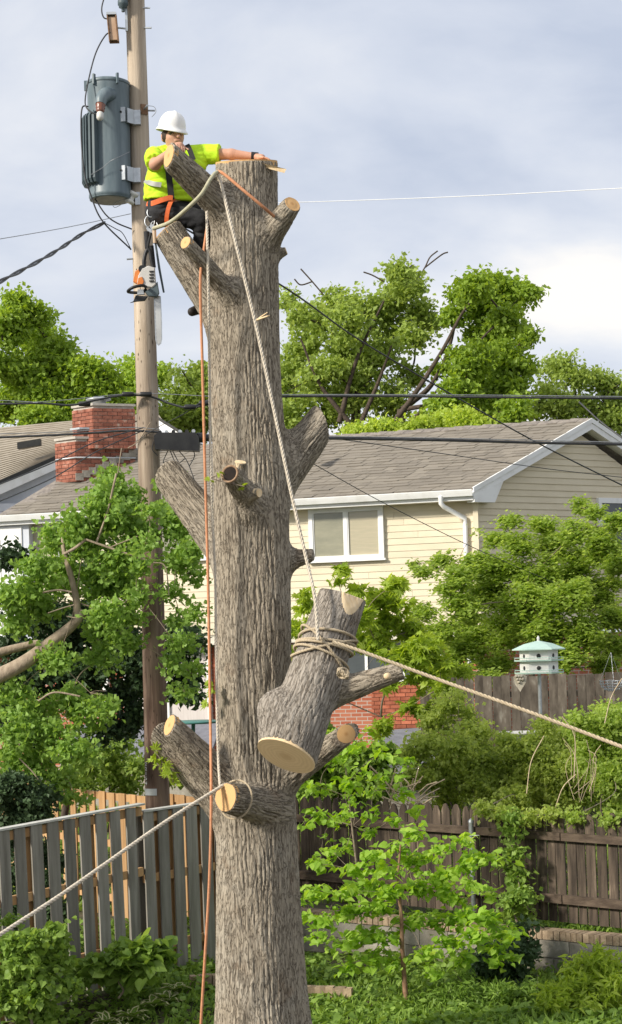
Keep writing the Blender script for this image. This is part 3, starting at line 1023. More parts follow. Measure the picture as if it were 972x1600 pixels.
# the far rake, right of the pole
rq0, rq1 = at(236, 646, 45.5), at(318, 697, 44.5)
for (a, b_, pr, mt) in ((0.03, -.06, 0.05, m_dark), (-.06, -.2, .03, m_white), (-.2, -.42, -.1, m_greytrim)):
    MB().hexa([rq0 + UP * a, rq0 + UP * b_, rq0 + UP * b_ + Vector((0, .3, 0)), rq0 + UP * a + Vector((0, .3, 0))],
              [rq1 + UP * a, rq1 + UP * b_, rq1 + UP * b_ + Vector((0, .3, 0)), rq1 + UP * a + Vector((0, .3, 0))]).build('rake_board', mt, rear)

# ================================================================== sheds and odds and ends in the neighbour's yard
def shed(name, label, p0, p1, depth, mat, zdrop):
    t = empty(name, (0, 0, 0), label, 'shed')
    t.location = ((p0.x + p1.x) / 2, p0.y, 1.0)
    back = Vector((0.1, depth, 0.42))
    MB().hexa([p0, p1, p1 + back, p0 + back], [q + UP * .06 for q in (p0, p1, p1 + back, p0 + back)]).build('roof', mat, t)
    u = (p1 - p0).normalized()
    MB().box((p0 + p1) / 2 - UP * .05 + Vector((0, -.02, 0)), ((p1 - p0).length / 2, .02, .05), u, Vector((-u.y, u.x, 0))).build('fascia', m_flash, t)
    m0, m1 = p0 + Vector((.1, .25, -.02)), p1 + Vector((-.1, .25, -.02))
    MB().hexa([Vector((q.x, q.y, .8)) for q in (m0, m1, m1 + Vector((0, depth - .4, 0)), m0 + Vector((0, depth - .4, 0)))], [q for q in (m0, m1, m1 + Vector((0, depth - .4, 0)), m0 + Vector((0, depth - .4, 0)))]).build('wall', m_concrete, t)
    return t


shed('garden_shed', 'low shed with dark grey roof behind the shrubs below brick wall', at(590, 1203, 26), at(690, 1196, 26), 2.0, m_roofgrey, 0)
shed('lean_to', 'long grey lean-to roof behind the utility pole', at(95, 1186, 29), at(330, 1182, 28), 1.7, m_roofgrey, 0)
tb = empty('patio_table', at(302, 1128, 27), 'dark green metal patio table left of the trunk', 'table')
MB().lathe(at(302, 1128, 27), [(.02, -.02), (.42, -.02), (.44, 0), (.42, .015), (.02, .02)], n=24).build('table_top', m_teal, tb)
MB().tube([at(302, 1128, 27), at(302, 1200, 27)], .03, 8).build('leg', m_teal, tb)
# ================================================================== bark
def bark_mat(name, light, dark, deep, moss=(0.12, 0.13, 0.05)):
    m = bpy.data.materials.new(name); m.use_nodes = True
    nt = m.node_tree; lk = nt.links.new; b = nt.nodes['Principled BSDF']
    b.inputs['Roughness'].default_value = 0.92; b.inputs['Specular IOR Level'].default_value = 0.15
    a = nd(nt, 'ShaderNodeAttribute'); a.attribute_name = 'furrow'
    ge = nd(nt, 'ShaderNodeNewGeometry')
    n1 = nd(nt, 'ShaderNodeTexNoise', Scale=2.2, Detail=6.0, Roughness=0.6); lk(ge.outputs['Position'], n1.inputs['Vector'])
    n2 = nd(nt, 'ShaderNodeTexNoise', Scale=60.0, Detail=6.0, Roughness=0.7)
    mp = nd(nt, 'ShaderNodeMapping'); mp.inputs['Scale'].default_value = (1, 1, 0.35)
    lk(ge.outputs['Position'], mp.inputs['Vector']); lk(mp.outputs[0], n2.inputs['Vector'])
    r1 = nd(nt, 'ShaderNodeValToRGB')
    r1.color_ramp.elements[0].position = .3; r1.color_ramp.elements[0].color = (*dark, 1)
    r1.color_ramp.elements[1].position = .62; r1.color_ramp.elements[1].color = (*light, 1)
    ma = nd(nt, 'ShaderNodeMath'); ma.operation = 'MULTIPLY_ADD'; ma.inputs[1].default_value = 0.6
    sb = nd(nt, 'ShaderNodeMath'); sb.operation = 'MULTIPLY'; sb.inputs[1].default_value = 0.4
    lk(n2.outputs['Fac'], sb.inputs[0]); lk(n1.outputs['Fac'], ma.inputs[0]); lk(sb.outputs[0], ma.inputs[2])
    lk(ma.outputs[0], r1.inputs['Fac'])
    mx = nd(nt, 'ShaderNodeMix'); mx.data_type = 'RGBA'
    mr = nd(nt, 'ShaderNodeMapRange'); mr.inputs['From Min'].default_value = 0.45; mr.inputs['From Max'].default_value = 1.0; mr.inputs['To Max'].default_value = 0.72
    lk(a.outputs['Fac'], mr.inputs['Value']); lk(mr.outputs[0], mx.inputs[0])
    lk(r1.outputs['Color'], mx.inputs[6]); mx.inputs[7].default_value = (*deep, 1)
    lk(mx.outputs[2], b.inputs['Base Color'])
    # fine cracks in the plates, laid along each limb
    bk = nd(nt, 'ShaderNodeAttribute'); bk.attribute_name = 'bk'
    mb_ = nd(nt, 'ShaderNodeMapping'); mb_.inputs['Scale'].default_value = (1, 1, 0.19); lk(bk.outputs['Vector'], mb_.inputs['Vector'])
    cn = nd(nt, 'ShaderNodeTexNoise', Scale=36.0, Detail=3.0, Roughness=0.6, Distortion=0.5); lk(mb_.outputs[0], cn.inputs['Vector'])
    ab = nd(nt, 'ShaderNodeMath'); ab.operation = 'SUBTRACT'; ab.inputs[1].default_value = 0.5; lk(cn.outputs['Fac'], ab.inputs[0])
    ab2 = nd(nt, 'ShaderNodeMath'); ab2.operation = 'ABSOLUTE'; lk(ab.outputs[0], ab2.inputs[0])
    cm = nd(nt, 'ShaderNodeMapRange'); cm.inputs['From Min'].default_value = 0.0; cm.inputs['From Max'].default_value = 0.045; cm.inputs['To Min'].default_value = 1.0; cm.inputs['To Max'].default_value = 0.0
    lk(ab2.outputs[0], cm.inputs['Value'])
    # grey lichen bloom and brown stains
    n5 = nd(nt, 'ShaderNodeTexNoise', Scale=1.1, Detail=8.0, Roughness=0.7); lk(ge.outputs['Position'], n5.inputs['Vector'])
    lr = nd(nt, 'ShaderNodeMapRange'); lr.inputs['From Min'].default_value = .52; lr.inputs['From Max'].default_value = .72; lr.inputs['To Max'].default_value = .55; lk(n5.outputs['Fac'], lr.inputs['Value'])
    ml = nd(nt, 'ShaderNodeMix'); ml.data_type = 'RGBA'; lk(lr.outputs[0], ml.inputs[0]); lk(r1.outputs['Color'], ml.inputs[6]); ml.inputs[7].default_value = (0.40, 0.375, 0.32, 1)
    n6 = nd(nt, 'ShaderNodeTexNoise', Scale=3.3, Detail=4.0, Roughness=0.6); lk(ge.outputs['Position'], n6.inputs['Vector'])
    rr6 = nd(nt, 'ShaderNodeMapRange'); rr6.inputs['From Min'].default_value = .60; rr6.inputs['From Max'].default_value = .74; rr6.inputs['To Max'].default_value = .6; lk(n6.outputs['Fac'], rr6.inputs['Value'])
    m6 = nd(nt, 'ShaderNodeMix'); m6.data_type = 'RGBA'; lk(rr6.outputs[0], m6.inputs[0]); lk(ml.outputs[2], m6.inputs[6]); m6.inputs[7].default_value = (0.22, 0.14, 0.08, 1)
    lk(m6.outputs[2], mx.inputs[6])
    c2 = nd(nt, 'ShaderNodeMath'); c2.operation = 'MULTIPLY'; c2.inputs[1].default_value = 0.52; lk(cm.outputs[0], c2.inputs[0])
    m7 = nd(nt, 'ShaderNodeMix'); m7.data_type = 'RGBA'; lk(c2.outputs[0], m7.inputs[0]); lk(mx.outputs[2], m7.inputs[6]); m7.inputs[7].default_value = (*deep, 1)
    lk(m7.outputs[2], b.inputs['Base Color'])
    hs_ = nd(nt, 'ShaderNodeMath'); hs_.operation = 'MULTIPLY_ADD'; hs_.inputs[1].default_value = -0.9; lk(cm.outputs[0], hs_.inputs[0]); lk(n2.outputs['Fac'], hs_.inputs[2])
    bu = nd(nt, 'ShaderNodeBump', Strength=0.9, Distance=0.012); lk(hs_.outputs[0], bu.inputs['Height']); lk(bu.outputs[0], b.inputs['Normal'])
    return m


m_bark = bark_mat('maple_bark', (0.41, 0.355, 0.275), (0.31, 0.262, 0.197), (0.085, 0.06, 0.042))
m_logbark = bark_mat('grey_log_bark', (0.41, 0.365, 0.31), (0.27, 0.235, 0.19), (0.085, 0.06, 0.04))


def wood_mat(name, c1, c2, c3):
    """Sawn end grain: rings round the middle of the cut, darker towards the pith."""
    m = bpy.data.materials.new(name); m.use_nodes = True
    nt = m.node_tree; lk = nt.links.new; b = nt.nodes['Principled BSDF']
    b.inputs['Roughness'].default_value = 0.75
    t = nd(nt, 'ShaderNodeTexCoord')
    n0 = nd(nt, 'ShaderNodeTexNoise', Scale=2.0, Detail=3.0)
    lk(t.outputs['Object'], n0.inputs['Vector'])
    ln = nd(nt, 'ShaderNodeVectorMath'); ln.operation = 'LENGTH'; lk(t.outputs['Object'], ln.inputs[0])
    ad = nd(nt, 'ShaderNodeMath'); ad.operation = 'MULTIPLY_ADD'; ad.inputs[1].default_value = 0.25
    lk(n0.outputs['Fac'], ad.inputs[0]); lk(ln.outputs['Value'], ad.inputs[2])
    si = nd(nt, 'ShaderNodeMath'); si.operation = 'MULTIPLY'; si.inputs[1].default_value = 48.0; lk(ad.outputs[0], si.inputs[0])
    sn = nd(nt, 'ShaderNodeMath'); sn.operation = 'SINE'; lk(si.outputs[0], sn.inputs[0])
    mr = nd(nt, 'ShaderNodeMapRange'); mr.inputs['From Min'].default_value = -1; mr.inputs['To Max'].default_value = 0.5; lk(sn.outputs[0], mr.inputs['Value'])
    mx = nd(nt, 'ShaderNodeMix'); mx.data_type = 'RGBA'; lk(mr.outputs[0], mx.inputs[0])
    mx.inputs[6].default_value = (*c1, 1); mx.inputs[7].default_value = (*c2, 1)
    m2 = nd(nt, 'ShaderNodeMix'); m2.data_type = 'RGBA'
    r2 = nd(nt, 'ShaderNodeMapRange'); r2.inputs['From Min'].default_value = 0.0; r2.inputs['From Max'].default_value = 0.32; r2.inputs['To Min'].default_value = 0.9; r2.inputs['To Max'].default_value = 0.0
    lk(ln.outputs['Value'], r2.inputs['Value']); lk(r2.outputs[0], m2.inputs[0])
    lk(mx.outputs[2], m2.inputs[6]); m2.inputs[7].default_value = (*c3, 1)
    lk(m2.outputs[2], b.inputs['Base Color'])
    n3 = nd(nt, 'ShaderNodeTexNoise', Scale=9.0, Detail=4.0); lk(t.outputs['Object'], n3.inputs['Vector'])
    bu = nd(nt, 'ShaderNodeBump', Strength=0.25, Distance=0.006); lk(n3.outputs['Fac'], bu.inputs['Height']); lk(bu.outputs[0], b.inputs['Normal'])
    return m


m_wood = wood_mat('fresh_sawn_wood', (0.66, 0.40, 0.17), (0.56, 0.31, 0.115), (0.45, 0.22, 0.07))
m_woodold = wood_mat('sawn_wood_pale', (0.80, 0.60, 0.35), (0.68, 0.49, 0.27), (0.58, 0.39, 0.20))
m_split = M('split_wood', (0.76, 0.56, 0.32), (0.84, 0.67, 0.44), scale=12, stretch=(3, 3, 0.6), rough=0.8, bump=0.3)


def cut_disc(name, c, n, r, mat, parent, depth=0.05, proud=0.004, sq=1.0, seed=0, up=None):
    """Plug of bare wood seated in a sawn limb end, its face a hair proud of the bark."""
    rr = random.Random(seed)
    n = Vector(n).normalized()
    x = n.orthogonal().normalized() if up is None else (Vector(up) - n * Vector(up).dot(n)).normalized()
    y = n.cross(x)
    K = 36
    ph = [rr.uniform(0, 6.28) for _ in range(4)]
    ring = []
    for k in range(K):
        q = 2 * math.pi * k / K
        rad = 1 + .03 * math.sin(2 * q + ph[0]) + .022 * math.sin(3 * q + ph[1]) + .012 * math.sin(7 * q + ph[2])
        ring.append((math.cos(q) * rad, math.sin(q) * rad * sq))
    vs = [(0, 0, 0)]
    for f, h in ((0.35, rr.uniform(-.002, .002)), (.7, rr.uniform(-.002, .002)), (1.0, 0)):
        vs += [(a * f, b * f, h / r) for a, b in ring]
    vs += [(a, b, -depth / r) for a, b in ring]
    fs = [(0, 1 + k, 1 + (k + 1) % K) for k in range(K)]
    for lv in range(3):
        o_ = 1 + lv * K
        fs += [(o_ + k, o_ + K + k, o_ + K + (k + 1) % K, o_ + (k + 1) % K) for k in range(K)]
    me = bpy.data.meshes.new(name); me.from_pydata(vs, [], fs); me.materials.append(mat)
    o = bpy.data.objects.new(name, me); COL.objects.link(o); o.parent = parent
    m = Matrix.Identity(4)
    for i in range(3):
        m[i][0] = x[i] * r; m[i][1] = y[i] * r; m[i][2] = n[i] * r
    m.translation = Vector(c) + n * proud - origin(parent)
    o.matrix_local = m
    return o


def barkify(V, F, N, dist, axes, bases, cuts, depth=0.017, fr=17.0, strv=0.07, lam=0.040):
    """Push furrows into the surface. dist: distance of each vertex to each limb (n, L)."""
    w = np.exp(-np.maximum(dist - dist.min(1)[:, None], 0) / 0.035)
    w /= w.sum(1)[:, None]
    n = len(V)
    fur = np.zeros(n); fine = np.zeros(n); bk = np.zeros((n, 3)); best = np.zeros(n)
    for i, (ax, ba) in enumerate(zip(axes, bases)):
        m = w[:, i] > 0.02
        if not m.any(): continue
        p = V[m] - ba
        al = p @ ax
        pr = p - al[:, None] * ax
        wob = np.stack([perlin(np.stack([al * 3.1, pr[:, 0] * 4 + 7 * i, pr[:, 2] * 4 + pr[:, 1]], 1)), perlin(np.stack([al * 3.1 + 40, pr[:, 1] * 4, pr[:, 0] * 4 + 3 * i], 1)), np.zeros(m.sum())], 1) * 0.035
        q = (pr + wob + ax * (al * strv)[:, None])
        e1 = np.cross(ax, [0.3, 0.9, 0.31]); e1 /= np.linalg.norm(e1); e2 = np.cross(ax, e1)
        rm = float(np.median(np.linalg.norm(pr, axis=1)))
        nper = max(5, round(2 * math.pi * rm / lam))
        th = np.arctan2(pr @ e2, pr @ e1)
        c3 = np.stack([pr @ e1, pr @ e2, al], 1)
        dm = np.zeros(n, bool); dm[m] = w[m, i] > best[m]
        bk[dm] = c3[dm[m]] + 3.1 * i; best[m] = np.maximum(best[m], w[m, i])
        wp_ = 4.6 * perlin(c3 * [4.2, 4.2, 2.0] + 3.7 * i) + 2.4 * perlin(c3 * [9, 9, 4.6] + 31) + 0.8 * perlin(c3 * [24, 24, 13] + 5)
        ph_ = nper * th + wp_
        mod = np.clip(.62 + .9 * perlin(c3 * [16, 16, 3.6] + 13 * i + 8), .12, 1)
        f1 = (0.5 + 0.5 * np.cos(ph_)) ** 3.6 * mod
        ph2 = (nper * 2 + 1) * th - 1.3 * wp_ + 4 * perlin(c3 * [7, 7, 3.5] + 61)
        f2 = (0.5 + 0.5 * np.cos(ph2)) ** 3 * .55 * np.clip(.4 + 1.2 * perlin(c3 * [12, 12, 4] + 90), 0, 1)
        a1 = perlin(q * fr + i * 9.1)
        f3 = np.clip(1 - np.abs(a1) / 0.16, 0, 1) * .75
        f4 = np.clip(1 - np.abs(perlin(c3 * [10, 10, 22] + 11)) / 0.08, 0, 1) * 0.25
        f = np.maximum(np.maximum(f1, f2), np.maximum(f3, f4))
        fur[m] += w[m, i] * f
        fine[m] += w[m, i] * (0.35 * perlin(q * fr * 3.7 + 20) + 0.4 * perlin(q * 2.6))
    k = np.ones(n)
    for c, nn, r in cuts:                              # leave sawn faces flat
        d = (V - c) @ nn
        rad = np.linalg.norm((V - c) - d[:, None] * nn, axis=1)
        on = (rad < r * 1.12) & (np.abs(d) < 0.02)
        k = np.where(on, np.clip(1 - (N @ nn), 0, 1), k)
    amp = depth * k
    V2 = V + N * ((0.30 - fur) * amp + fine * amp * 0.45)[:, None]
    barkify.bk = bk
    return V2, fur


def limb_tree(h, limbs, lo, hi, extra=None, spheres=(), depth=0.016, fr=13.0):
    """limbs: dict(a, b, ra, rb, k, cut, n). The first entry may be a column given by extra()."""
    S = Solid(lo, hi, h)
    if extra: extra(S)
    for l in limbs:
        S.cone(l['a'], l['b'], l['ra'], l['rb'], l.get('k', 0.08), l.get('cut', True), l.get('n'), pad=.15)
    for c, r, k in spheres:
        S.cone(np.array(c), np.array(c) + 1e-3, r, r, k)
    return S.mesh()


# ================================================================== the big trunk
TY = 16.0
tp = [(-60, 390, 92), (250, 387, 94), (300, 386, 97), (350, 384, 102), (400, 383.5, 106), (500, 384, 108), (600, 386, 108), (700, 393, 113), (800, 395, 115), (900, 396, 117), (1000, 396.5, 117),
      (1100, 397, 113), (1200, 398, 117), (1300, 399, 124), (1400, 401, 130), (1500, 404, 136), (1600, 409, 147), (1640, 411, 158), (1680, 413, 185), (1800, 415, 230)]
TZ = []; TX = []; TR = []
for y_, x_, w_ in tp:
    p = at(x_, y_, TY); TZ.append(p.z); TX.append(p.x); TR.append(w_ / 2 / FPX * TY)
TZ, TX, TR = [np.array(q)[::-1] for q in (TZ, TX, TR)]
zs_ = np.linspace(TZ[0], TZ[-1], 400)
sm = lambda a: np.convolve(np.pad(np.interp(zs_, TZ, a), 14, mode='edge'), np.ones(29) / 29, mode='valid')
TXs, TRs = sm(TX), sm(TR)
Z_TOP = at(387, 251, TY - .28).z


def trunk_d(x, y, z):
    cx = np.interp(z.ravel(), zs_, TXs).reshape(z.shape); r = np.interp(z.ravel(), zs_, TRs).reshape(z.shape)
    th = np.arctan2(y - TY, x - cx)
    rr = r * (1 + 0.035 * np.sin(3 * th + z * 0.7) + 0.02 * np.sin(5 * th + 1.3 - z * 0.5))
    d = (np.sqrt((x - cx) ** 2 + (y - TY) ** 2) - rr) * 0.97
    tilt = (z - Z_TOP) - (x - cx) * 0.0 - (y - TY + .28) * 0.20
    return np.maximum(d, tilt)


def limb(ax, ay, aY, bx, by, bY, ra, rb, k=0.10, cut=True, n=None, name='limb', disc=None, lab=None):
    a = np.array(at(ax, ay, aY)); b = np.array(at(bx, by, bY))
    return dict(a=a, b=b, ra=ra / FPX * aY, rb=rb / FPX * bY, k=k, cut=cut, n=None if n is None else np.array(n, float), disc=disc, lab=lab)


LIMBS = [
    limb(378, 352, 15.95, 264, 243, 15.42, 27, 18.5, .16, n=(-.86, -.48, .16), disc=(m_wood, 18.0)),       # stub under the climber's hand
    limb(385, 545, 16.02, 262, 362, 15.98, 34, 24, .14, n=(-.62, .05, .78), disc=(m_wood, 22)),            # big limb he sits on
    limb(372, 472, 15.80, 290, 379, 15.34, 17, 10.5, .09, n=(-.62, -.72, .30), disc=(m_wood, 10.3)),       # thin stub in front of it
    limb(398, 400, 15.95, 457, 319, 15.62, 25, 14, .10, n=(.52, -.72, .46), disc=(m_wood, 13.5)),          # upper right stub
    limb(425, 402, 16.0, 447, 392, 16.0, 9, 6, .05, n=(.9, -.1, .3), disc=(m_split, 5)),
    limb(410, 775, 16.05, 500, 664, 16.10, 38, 26, .14, n=(.86, .40, .32)),                                # right stub
    limb(398, 790, 15.80, 360, 741, 15.32, 22, 14.5, .08, n=(-.42, -.86, .28)),                            # hollow stub
    limb(372, 760, 15.55, 376, 722, 15.45, 9, 9, .05, n=(.2, -.35, .9), disc=(m_split, 8)),
    limb(380, 780, 15.60, 405, 770, 15.45, 8, 7, .05, n=(.75, -.6, -.1), disc=(m_split, 6)),
    limb(380, 890, 16.08, 264, 743, 16.35, 36, 25, .14, n=(-.55, .62, .55)),                               # left limb pointing away
    limb(430, 880, 16.0, 490, 867, 15.95, 20, 9, .12, n=(.97, -.2, .05)),                                  # small dark stub
    limb(385, 1280, 16.0, 252, 1150, 15.80, 42, 21, .16, n=(-.72, .52, .46)),                              # lower left limb
    limb(345, 1215, 15.78, 265, 1133, 15.52, 26, 17, .06, n=(-.82, -.46, .34), disc=(m_wood, 15.5)),       # its front twin
    limb(425, 1258, 15.85, 353, 1246, 15.18, 30, 23, .10, n=(-.66, -.74, .10), disc=(m_wood, 22.5)),       # sawn stub at the front
    limb(425, 1232, 15.95, 541, 1147, 15.62, 24, 15.5, .12, n=(.18, -.94, .28), disc=(m_wood, 14.5)),      # stub behind the hanging log
]
LIMBS[13]['a'][2] -= 0.02
lo = (at(228, 1100, 16).x, 15.0, -0.25); hi = (at(560, 1150, 16).x, 16.72, Z_TOP + 0.16)


def trunk_column(S):
    zz = S.lo[2] + S.h * np.arange(S.n[2])
    for i0 in range(0, S.n[2], 60):
        i1 = min(S.n[2], i0 + 60)
        z = zz[i0:i1].reshape(1, 1, -1)
        cx = np.interp(zz[i0:i1], zs_, TXs)
        sl, _, (x, y, _z) = S.sub((cx.min() - .8, 15.2, zz[i0]), (cx.max() + .8, 16.72, zz[i1 - 1]))
        sl = (sl[0], sl[1], slice(i0, i1))
        S.f[sl] = trunk_d(x, y, z).astype(np.float32)


V, F = limb_tree(0.0078, LIMBS, lo, hi, trunk_column,
                 spheres=[(at(440, 1205, 15.93), .13, .15), (at(393, 800, 15.72), .10, .12), (at(440, 725, 16), .14, .14), (at(365, 455, 15.75), .10, .1)])
N = mesh_normals(V, F)
D = [trunk_d(V[:, 0], V[:, 1], V[:, 2])]
axes = [np.array([0, 0, 1.0])]; bases = [np.array([TX[5], TY, 0])]
cuts = []
for l in LIMBS:
    D.append(cone_d(V[:, 0], V[:, 1], V[:, 2], l['a'], l['b'], l['ra'], l['rb'], False))
    ax = (l['b'] - l['a']); ax /= np.linalg.norm(ax); axes.append(ax); bases.append(l['a'])
    nn = l['n'] / np.linalg.norm(l['n']); l['nn'] = nn
    cuts.append((l['b'], nn, l['rb'] * 1.3))
cuts.append((np.array([float(np.interp(Z_TOP, zs_, TXs)), TY, Z_TOP + .056]), np.array([0, -.2, 1.0]) / np.linalg.norm([0, -.2, 1.0]), .4))
D = np.stack(D, 1)
V2, fur = barkify(V, F, N, D, axes, bases, cuts)
N2 = mesh_normals(V2, F)
owner = D.argmin(1)
fo = owner[F[:, 0]]
trunk = empty('maple_trunk', (at(413, 1680, TY).x, TY, 0), 'tall bare tree trunk with furrowed brown bark and sawn limb stubs', 'tree')


def part_mesh(name, sel, V, F, N, fur, mat, parent):
    bk = barkify.bk
    f = F[sel]; used = np.unique(f)
    mp_ = np.full(len(V), -1, dtype=np.int64); mp_[used] = np.arange(len(used))
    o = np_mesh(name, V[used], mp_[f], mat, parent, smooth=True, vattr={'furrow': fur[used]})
    a_k = o.data.attributes.new('bk', 'FLOAT_VECTOR', 'POINT'); a_k.data.foreach_set('vector', bk[used].astype(np.float32).ravel())
    o.data.normals_split_custom_set_from_vertices([tuple(q) for q in N[used]])
    return o


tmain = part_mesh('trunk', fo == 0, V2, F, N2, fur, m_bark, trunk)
for i, l in enumerate(LIMBS):
    sel = fo == i + 1
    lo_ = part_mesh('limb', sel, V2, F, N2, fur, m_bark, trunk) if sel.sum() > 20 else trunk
    l['obj'] = lo_
    if l['disc']:
        mt, r = l['disc']
        ax = axes[i + 1]
        c = Vector(l['b'])
        cosn = abs(float(ax @ l['nn']))
        stretch = 1.0 / max(.55, cosn)
        rad = l['rb'] * 0.955
        cut_disc('cut_face', c, l['nn'], rad, mt, lo_, seed=i, sq=1.0, up=Vector(ax) if cosn < .97 else None)
# top of the trunk: bare wood with a pale rim and a splinter
cx = float(np.interp(Z_TOP, zs_, TXs)); rt = float(np.interp(Z_TOP, zs_, TRs))
cut_disc('cut_face', Vector((cx, TY, Z_TOP + .056)), Vector((0, -.2, 1)), rt * .985, m_wood, tmain, proud=.012, seed=50)
sp = at(432, 262, 15.75)
MB().hexa([sp + Vector((-.16, .02, .06)), sp + Vector((-.15, .1, .06)), sp + Vector((-.14, .06, .03))], [sp + Vector((.09, -.02, -.02)), sp + Vector((.08, .05, 0)), sp + Vector((.07, 0, -.05))]).build('splinter', m_split, tmain)
for (a, b, r) in (((398, 501, 15.62), (421, 493, 15.5), .011), ((405, 497, 15.62), (418, 488, 15.52), .008)):
    MB().tube([at(*a), at(*b)], [r, r * .6], 6).build('splinter', m_split, tmain)
# the hollow of the rotted stub
hl = LIMBS[6]
hn = Vector(hl['nn']); hb = Vector(hl['b'])
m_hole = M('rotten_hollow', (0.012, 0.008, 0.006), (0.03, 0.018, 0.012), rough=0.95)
m_rotwood = M('rotten_rim_wood', (0.20, 0.12, 0.07), (0.36, 0.24, 0.15), scale=30, rough=0.95)
cup = MB().lathe(hb + hn * .006, [(.082, -.01), (.083, .012), (.066, .008), (.060, -.10), (.05, -.22)], axis=hn, n=28)
cup.f.pop(); cup.sm.pop()
cup.f.pop(); cup.sm.pop()
cup.build('hollow_rim', m_rotwood, hl['obj'])
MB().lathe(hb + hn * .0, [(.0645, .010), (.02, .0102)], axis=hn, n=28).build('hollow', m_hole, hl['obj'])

# ================================================================== the log hanging from the rope
LG = [
    limb(449, 1181, 14.98, 536, 930, 15.42, 51, 37, .10, n=(.30, .10, .95), disc=None),
    limb(515, 1085, 15.25, 628, 1048, 15.12, 24, 13, .09, n=(.93, -.1, .3), disc=None),
]
lb = LG[0]
ax0 = lb['b'] - lb['a']; ax0 /= np.linalg.norm(ax0)
bn = -ax0 + np.array([-.06, -0.24, 0]); bn /= np.linalg.norm(bn)
S = Solid(np.minimum(at(390, 1240, 15), at(640, 900, 15)) - np.array([0.05, .55, .05]), np.maximum(at(390, 1240, 15), at(650, 900, 15)) + np.array([.05, .9, .05]), 0.0085)
S.cone(lb['a'] - ax0 * .3, lb['b'], lb['ra'] * .95, lb['rb'], .05, True, lb['n'], pad=.2)
S.cone(LG[1]['a'], LG[1]['b'], LG[1]['ra'], LG[1]['rb'], .09, True, LG[1]['n'], pad=.2)
S.cone(np.array(at(438, 1112, 15.06)), np.array(at(449, 1152, 15.0)), .20, .235, .08, False)
# saw off the lower end and a wedge at the top
ax_ = [S.lo[k] + S.h * np.arange(S.n[k]) for k in range(3)]
x, y, z = [q.reshape([-1 if j == k else 1 for j in range(3)]) for k, q in enumerate(ax_)]
S.f = np.maximum(S.f, ((x - lb['a'][0]) * bn[0] + (y - lb['a'][1]) * bn[1] + (z - lb['a'][2]) * bn[2]).astype(np.float32))
wp = np.array(at(556, 962, 15.2)); wn1 = np.array([.55, -.78, .28]); wn1 /= np.linalg.norm(wn1)
wed = np.minimum((x - wp[0]) * wn1[0] + (y - wp[1]) * wn1[1] + (z - wp[2]) * wn1[2] + 0.0, (z - wp[2]) + .02)
S.f = np.maximum(S.f, wed.astype(np.float32))
V, F = S.mesh(); N = mesh_normals(V, F)
D = np.stack([cone_d(V[:, 0], V[:, 1], V[:, 2], l['a'], l['b'], l['ra'], l['rb'], False) for l in LG], 1)
axes = [ax0, (LG[1]['b'] - LG[1]['a']) / np.linalg.norm(LG[1]['b'] - LG[1]['a'])]
cuts = [(lb['a'], bn, lb['ra'] * 1.4), (wp, wn1, .3), (lb['b'], lb['n'] / np.linalg.norm(lb['n']), .3)]
V2, fur = barkify(V, F, N, D, axes, [lb['a'], LG[1]['a']], cuts, depth=.013)
N2 = mesh_normals(V2, F)
log = empty('cut_log', at(450, 1200, 15.0), 'grey sawn log section hanging by ropes beside the trunk', 'log')
# faces of the wedge show split wood
fc = V2[F].mean(1); fn = np.cross(V2[F[:, 2]] - V2[F[:, 0]], V2[F[:, 3]] - V2[F[:, 1]]); fn /= np.linalg.norm(fn, axis=1)[:, None] + 1e-12
isw = (np.abs((fc - wp) @ wn1) < .012) & ((fn @ wn1) > .6) & (fc[:, 2] > wp[2] - .03)
br = (D.argmin(1)[F[:, 0]] == 1) & ~isw
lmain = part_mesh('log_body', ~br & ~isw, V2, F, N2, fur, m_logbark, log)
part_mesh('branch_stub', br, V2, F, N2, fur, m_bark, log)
if isw.sum() > 10:
    part_mesh('split_face', isw, V2, F, N2, fur, m_split, lmain)
on = np.abs((V - lb['a']) @ bn) < .012
ring = V[on]; cen = (ring.max(0) + ring.min(0)) / 2; cen = cen - bn * ((cen - lb['a']) @ bn)
# sawn face follows the outline of the cut
e1 = np.cross(bn, [0, 1.0, 0]); e1 /= np.linalg.norm(e1); e2 = np.cross(bn, e1)
ang = np.arctan2((ring - cen) @ e2, (ring - cen) @ e1); rad = np.linalg.norm(ring - cen, axis=1)
K = 48; rr_ = np.array([rad[np.abs((ang - q + np.pi) % (2 * np.pi) - np.pi) < .12].max() if (np.abs((ang - q + np.pi) % (2 * np.pi) - np.pi) < .12).any() else .28 for q in np.linspace(-np.pi, np.pi, K, endpoint=False)])
rr_ = (rr_ + np.roll(rr_, 1) + np.roll(rr_, -1)) / 3 * .985
me = bpy.data.meshes.new('cut_face')
qs = np.linspace(-np.pi, np.pi, K, endpoint=False)
pl = [np.cos(q) * r * e1 + np.sin(q) * r * e2 for q, r in zip(qs, rr_)]
vs = [tuple(bn * .016)] + [tuple(p * .55 + bn * .016) for i, p in enumerate(pl)] + [tuple(p + bn * .015) for p in pl] + [tuple(p - bn * .03) for p in pl]
fs = [(0, 1 + k, 1 + (k + 1) % K) for k in range(K)] + [(1 + K * j + k, 1 + K * (j + 1) + k, 1 + K * (j + 1) + (k + 1) % K, 1 + K * j + (k + 1) % K) for j in (0, 1) for k in range(K)]
me.from_pydata([tuple(np.array(v) / .29) for v in vs], [], fs); me.materials.append(m_woodold); me.update()
o = bpy.data.objects.new('cut_face', me); COL.objects.link(o); o.parent = lmain
o.location = Vector(cen) - origin(lmain); o.scale = (.29, .29, .29)
kn = at(606, 1056, 14.98)
MB().lathe(kn, [(.028, -.03), (.028, .01), (.005, .012)], axis=(.3, -.9, .1), n=14).build('knot', m_split, lmain)
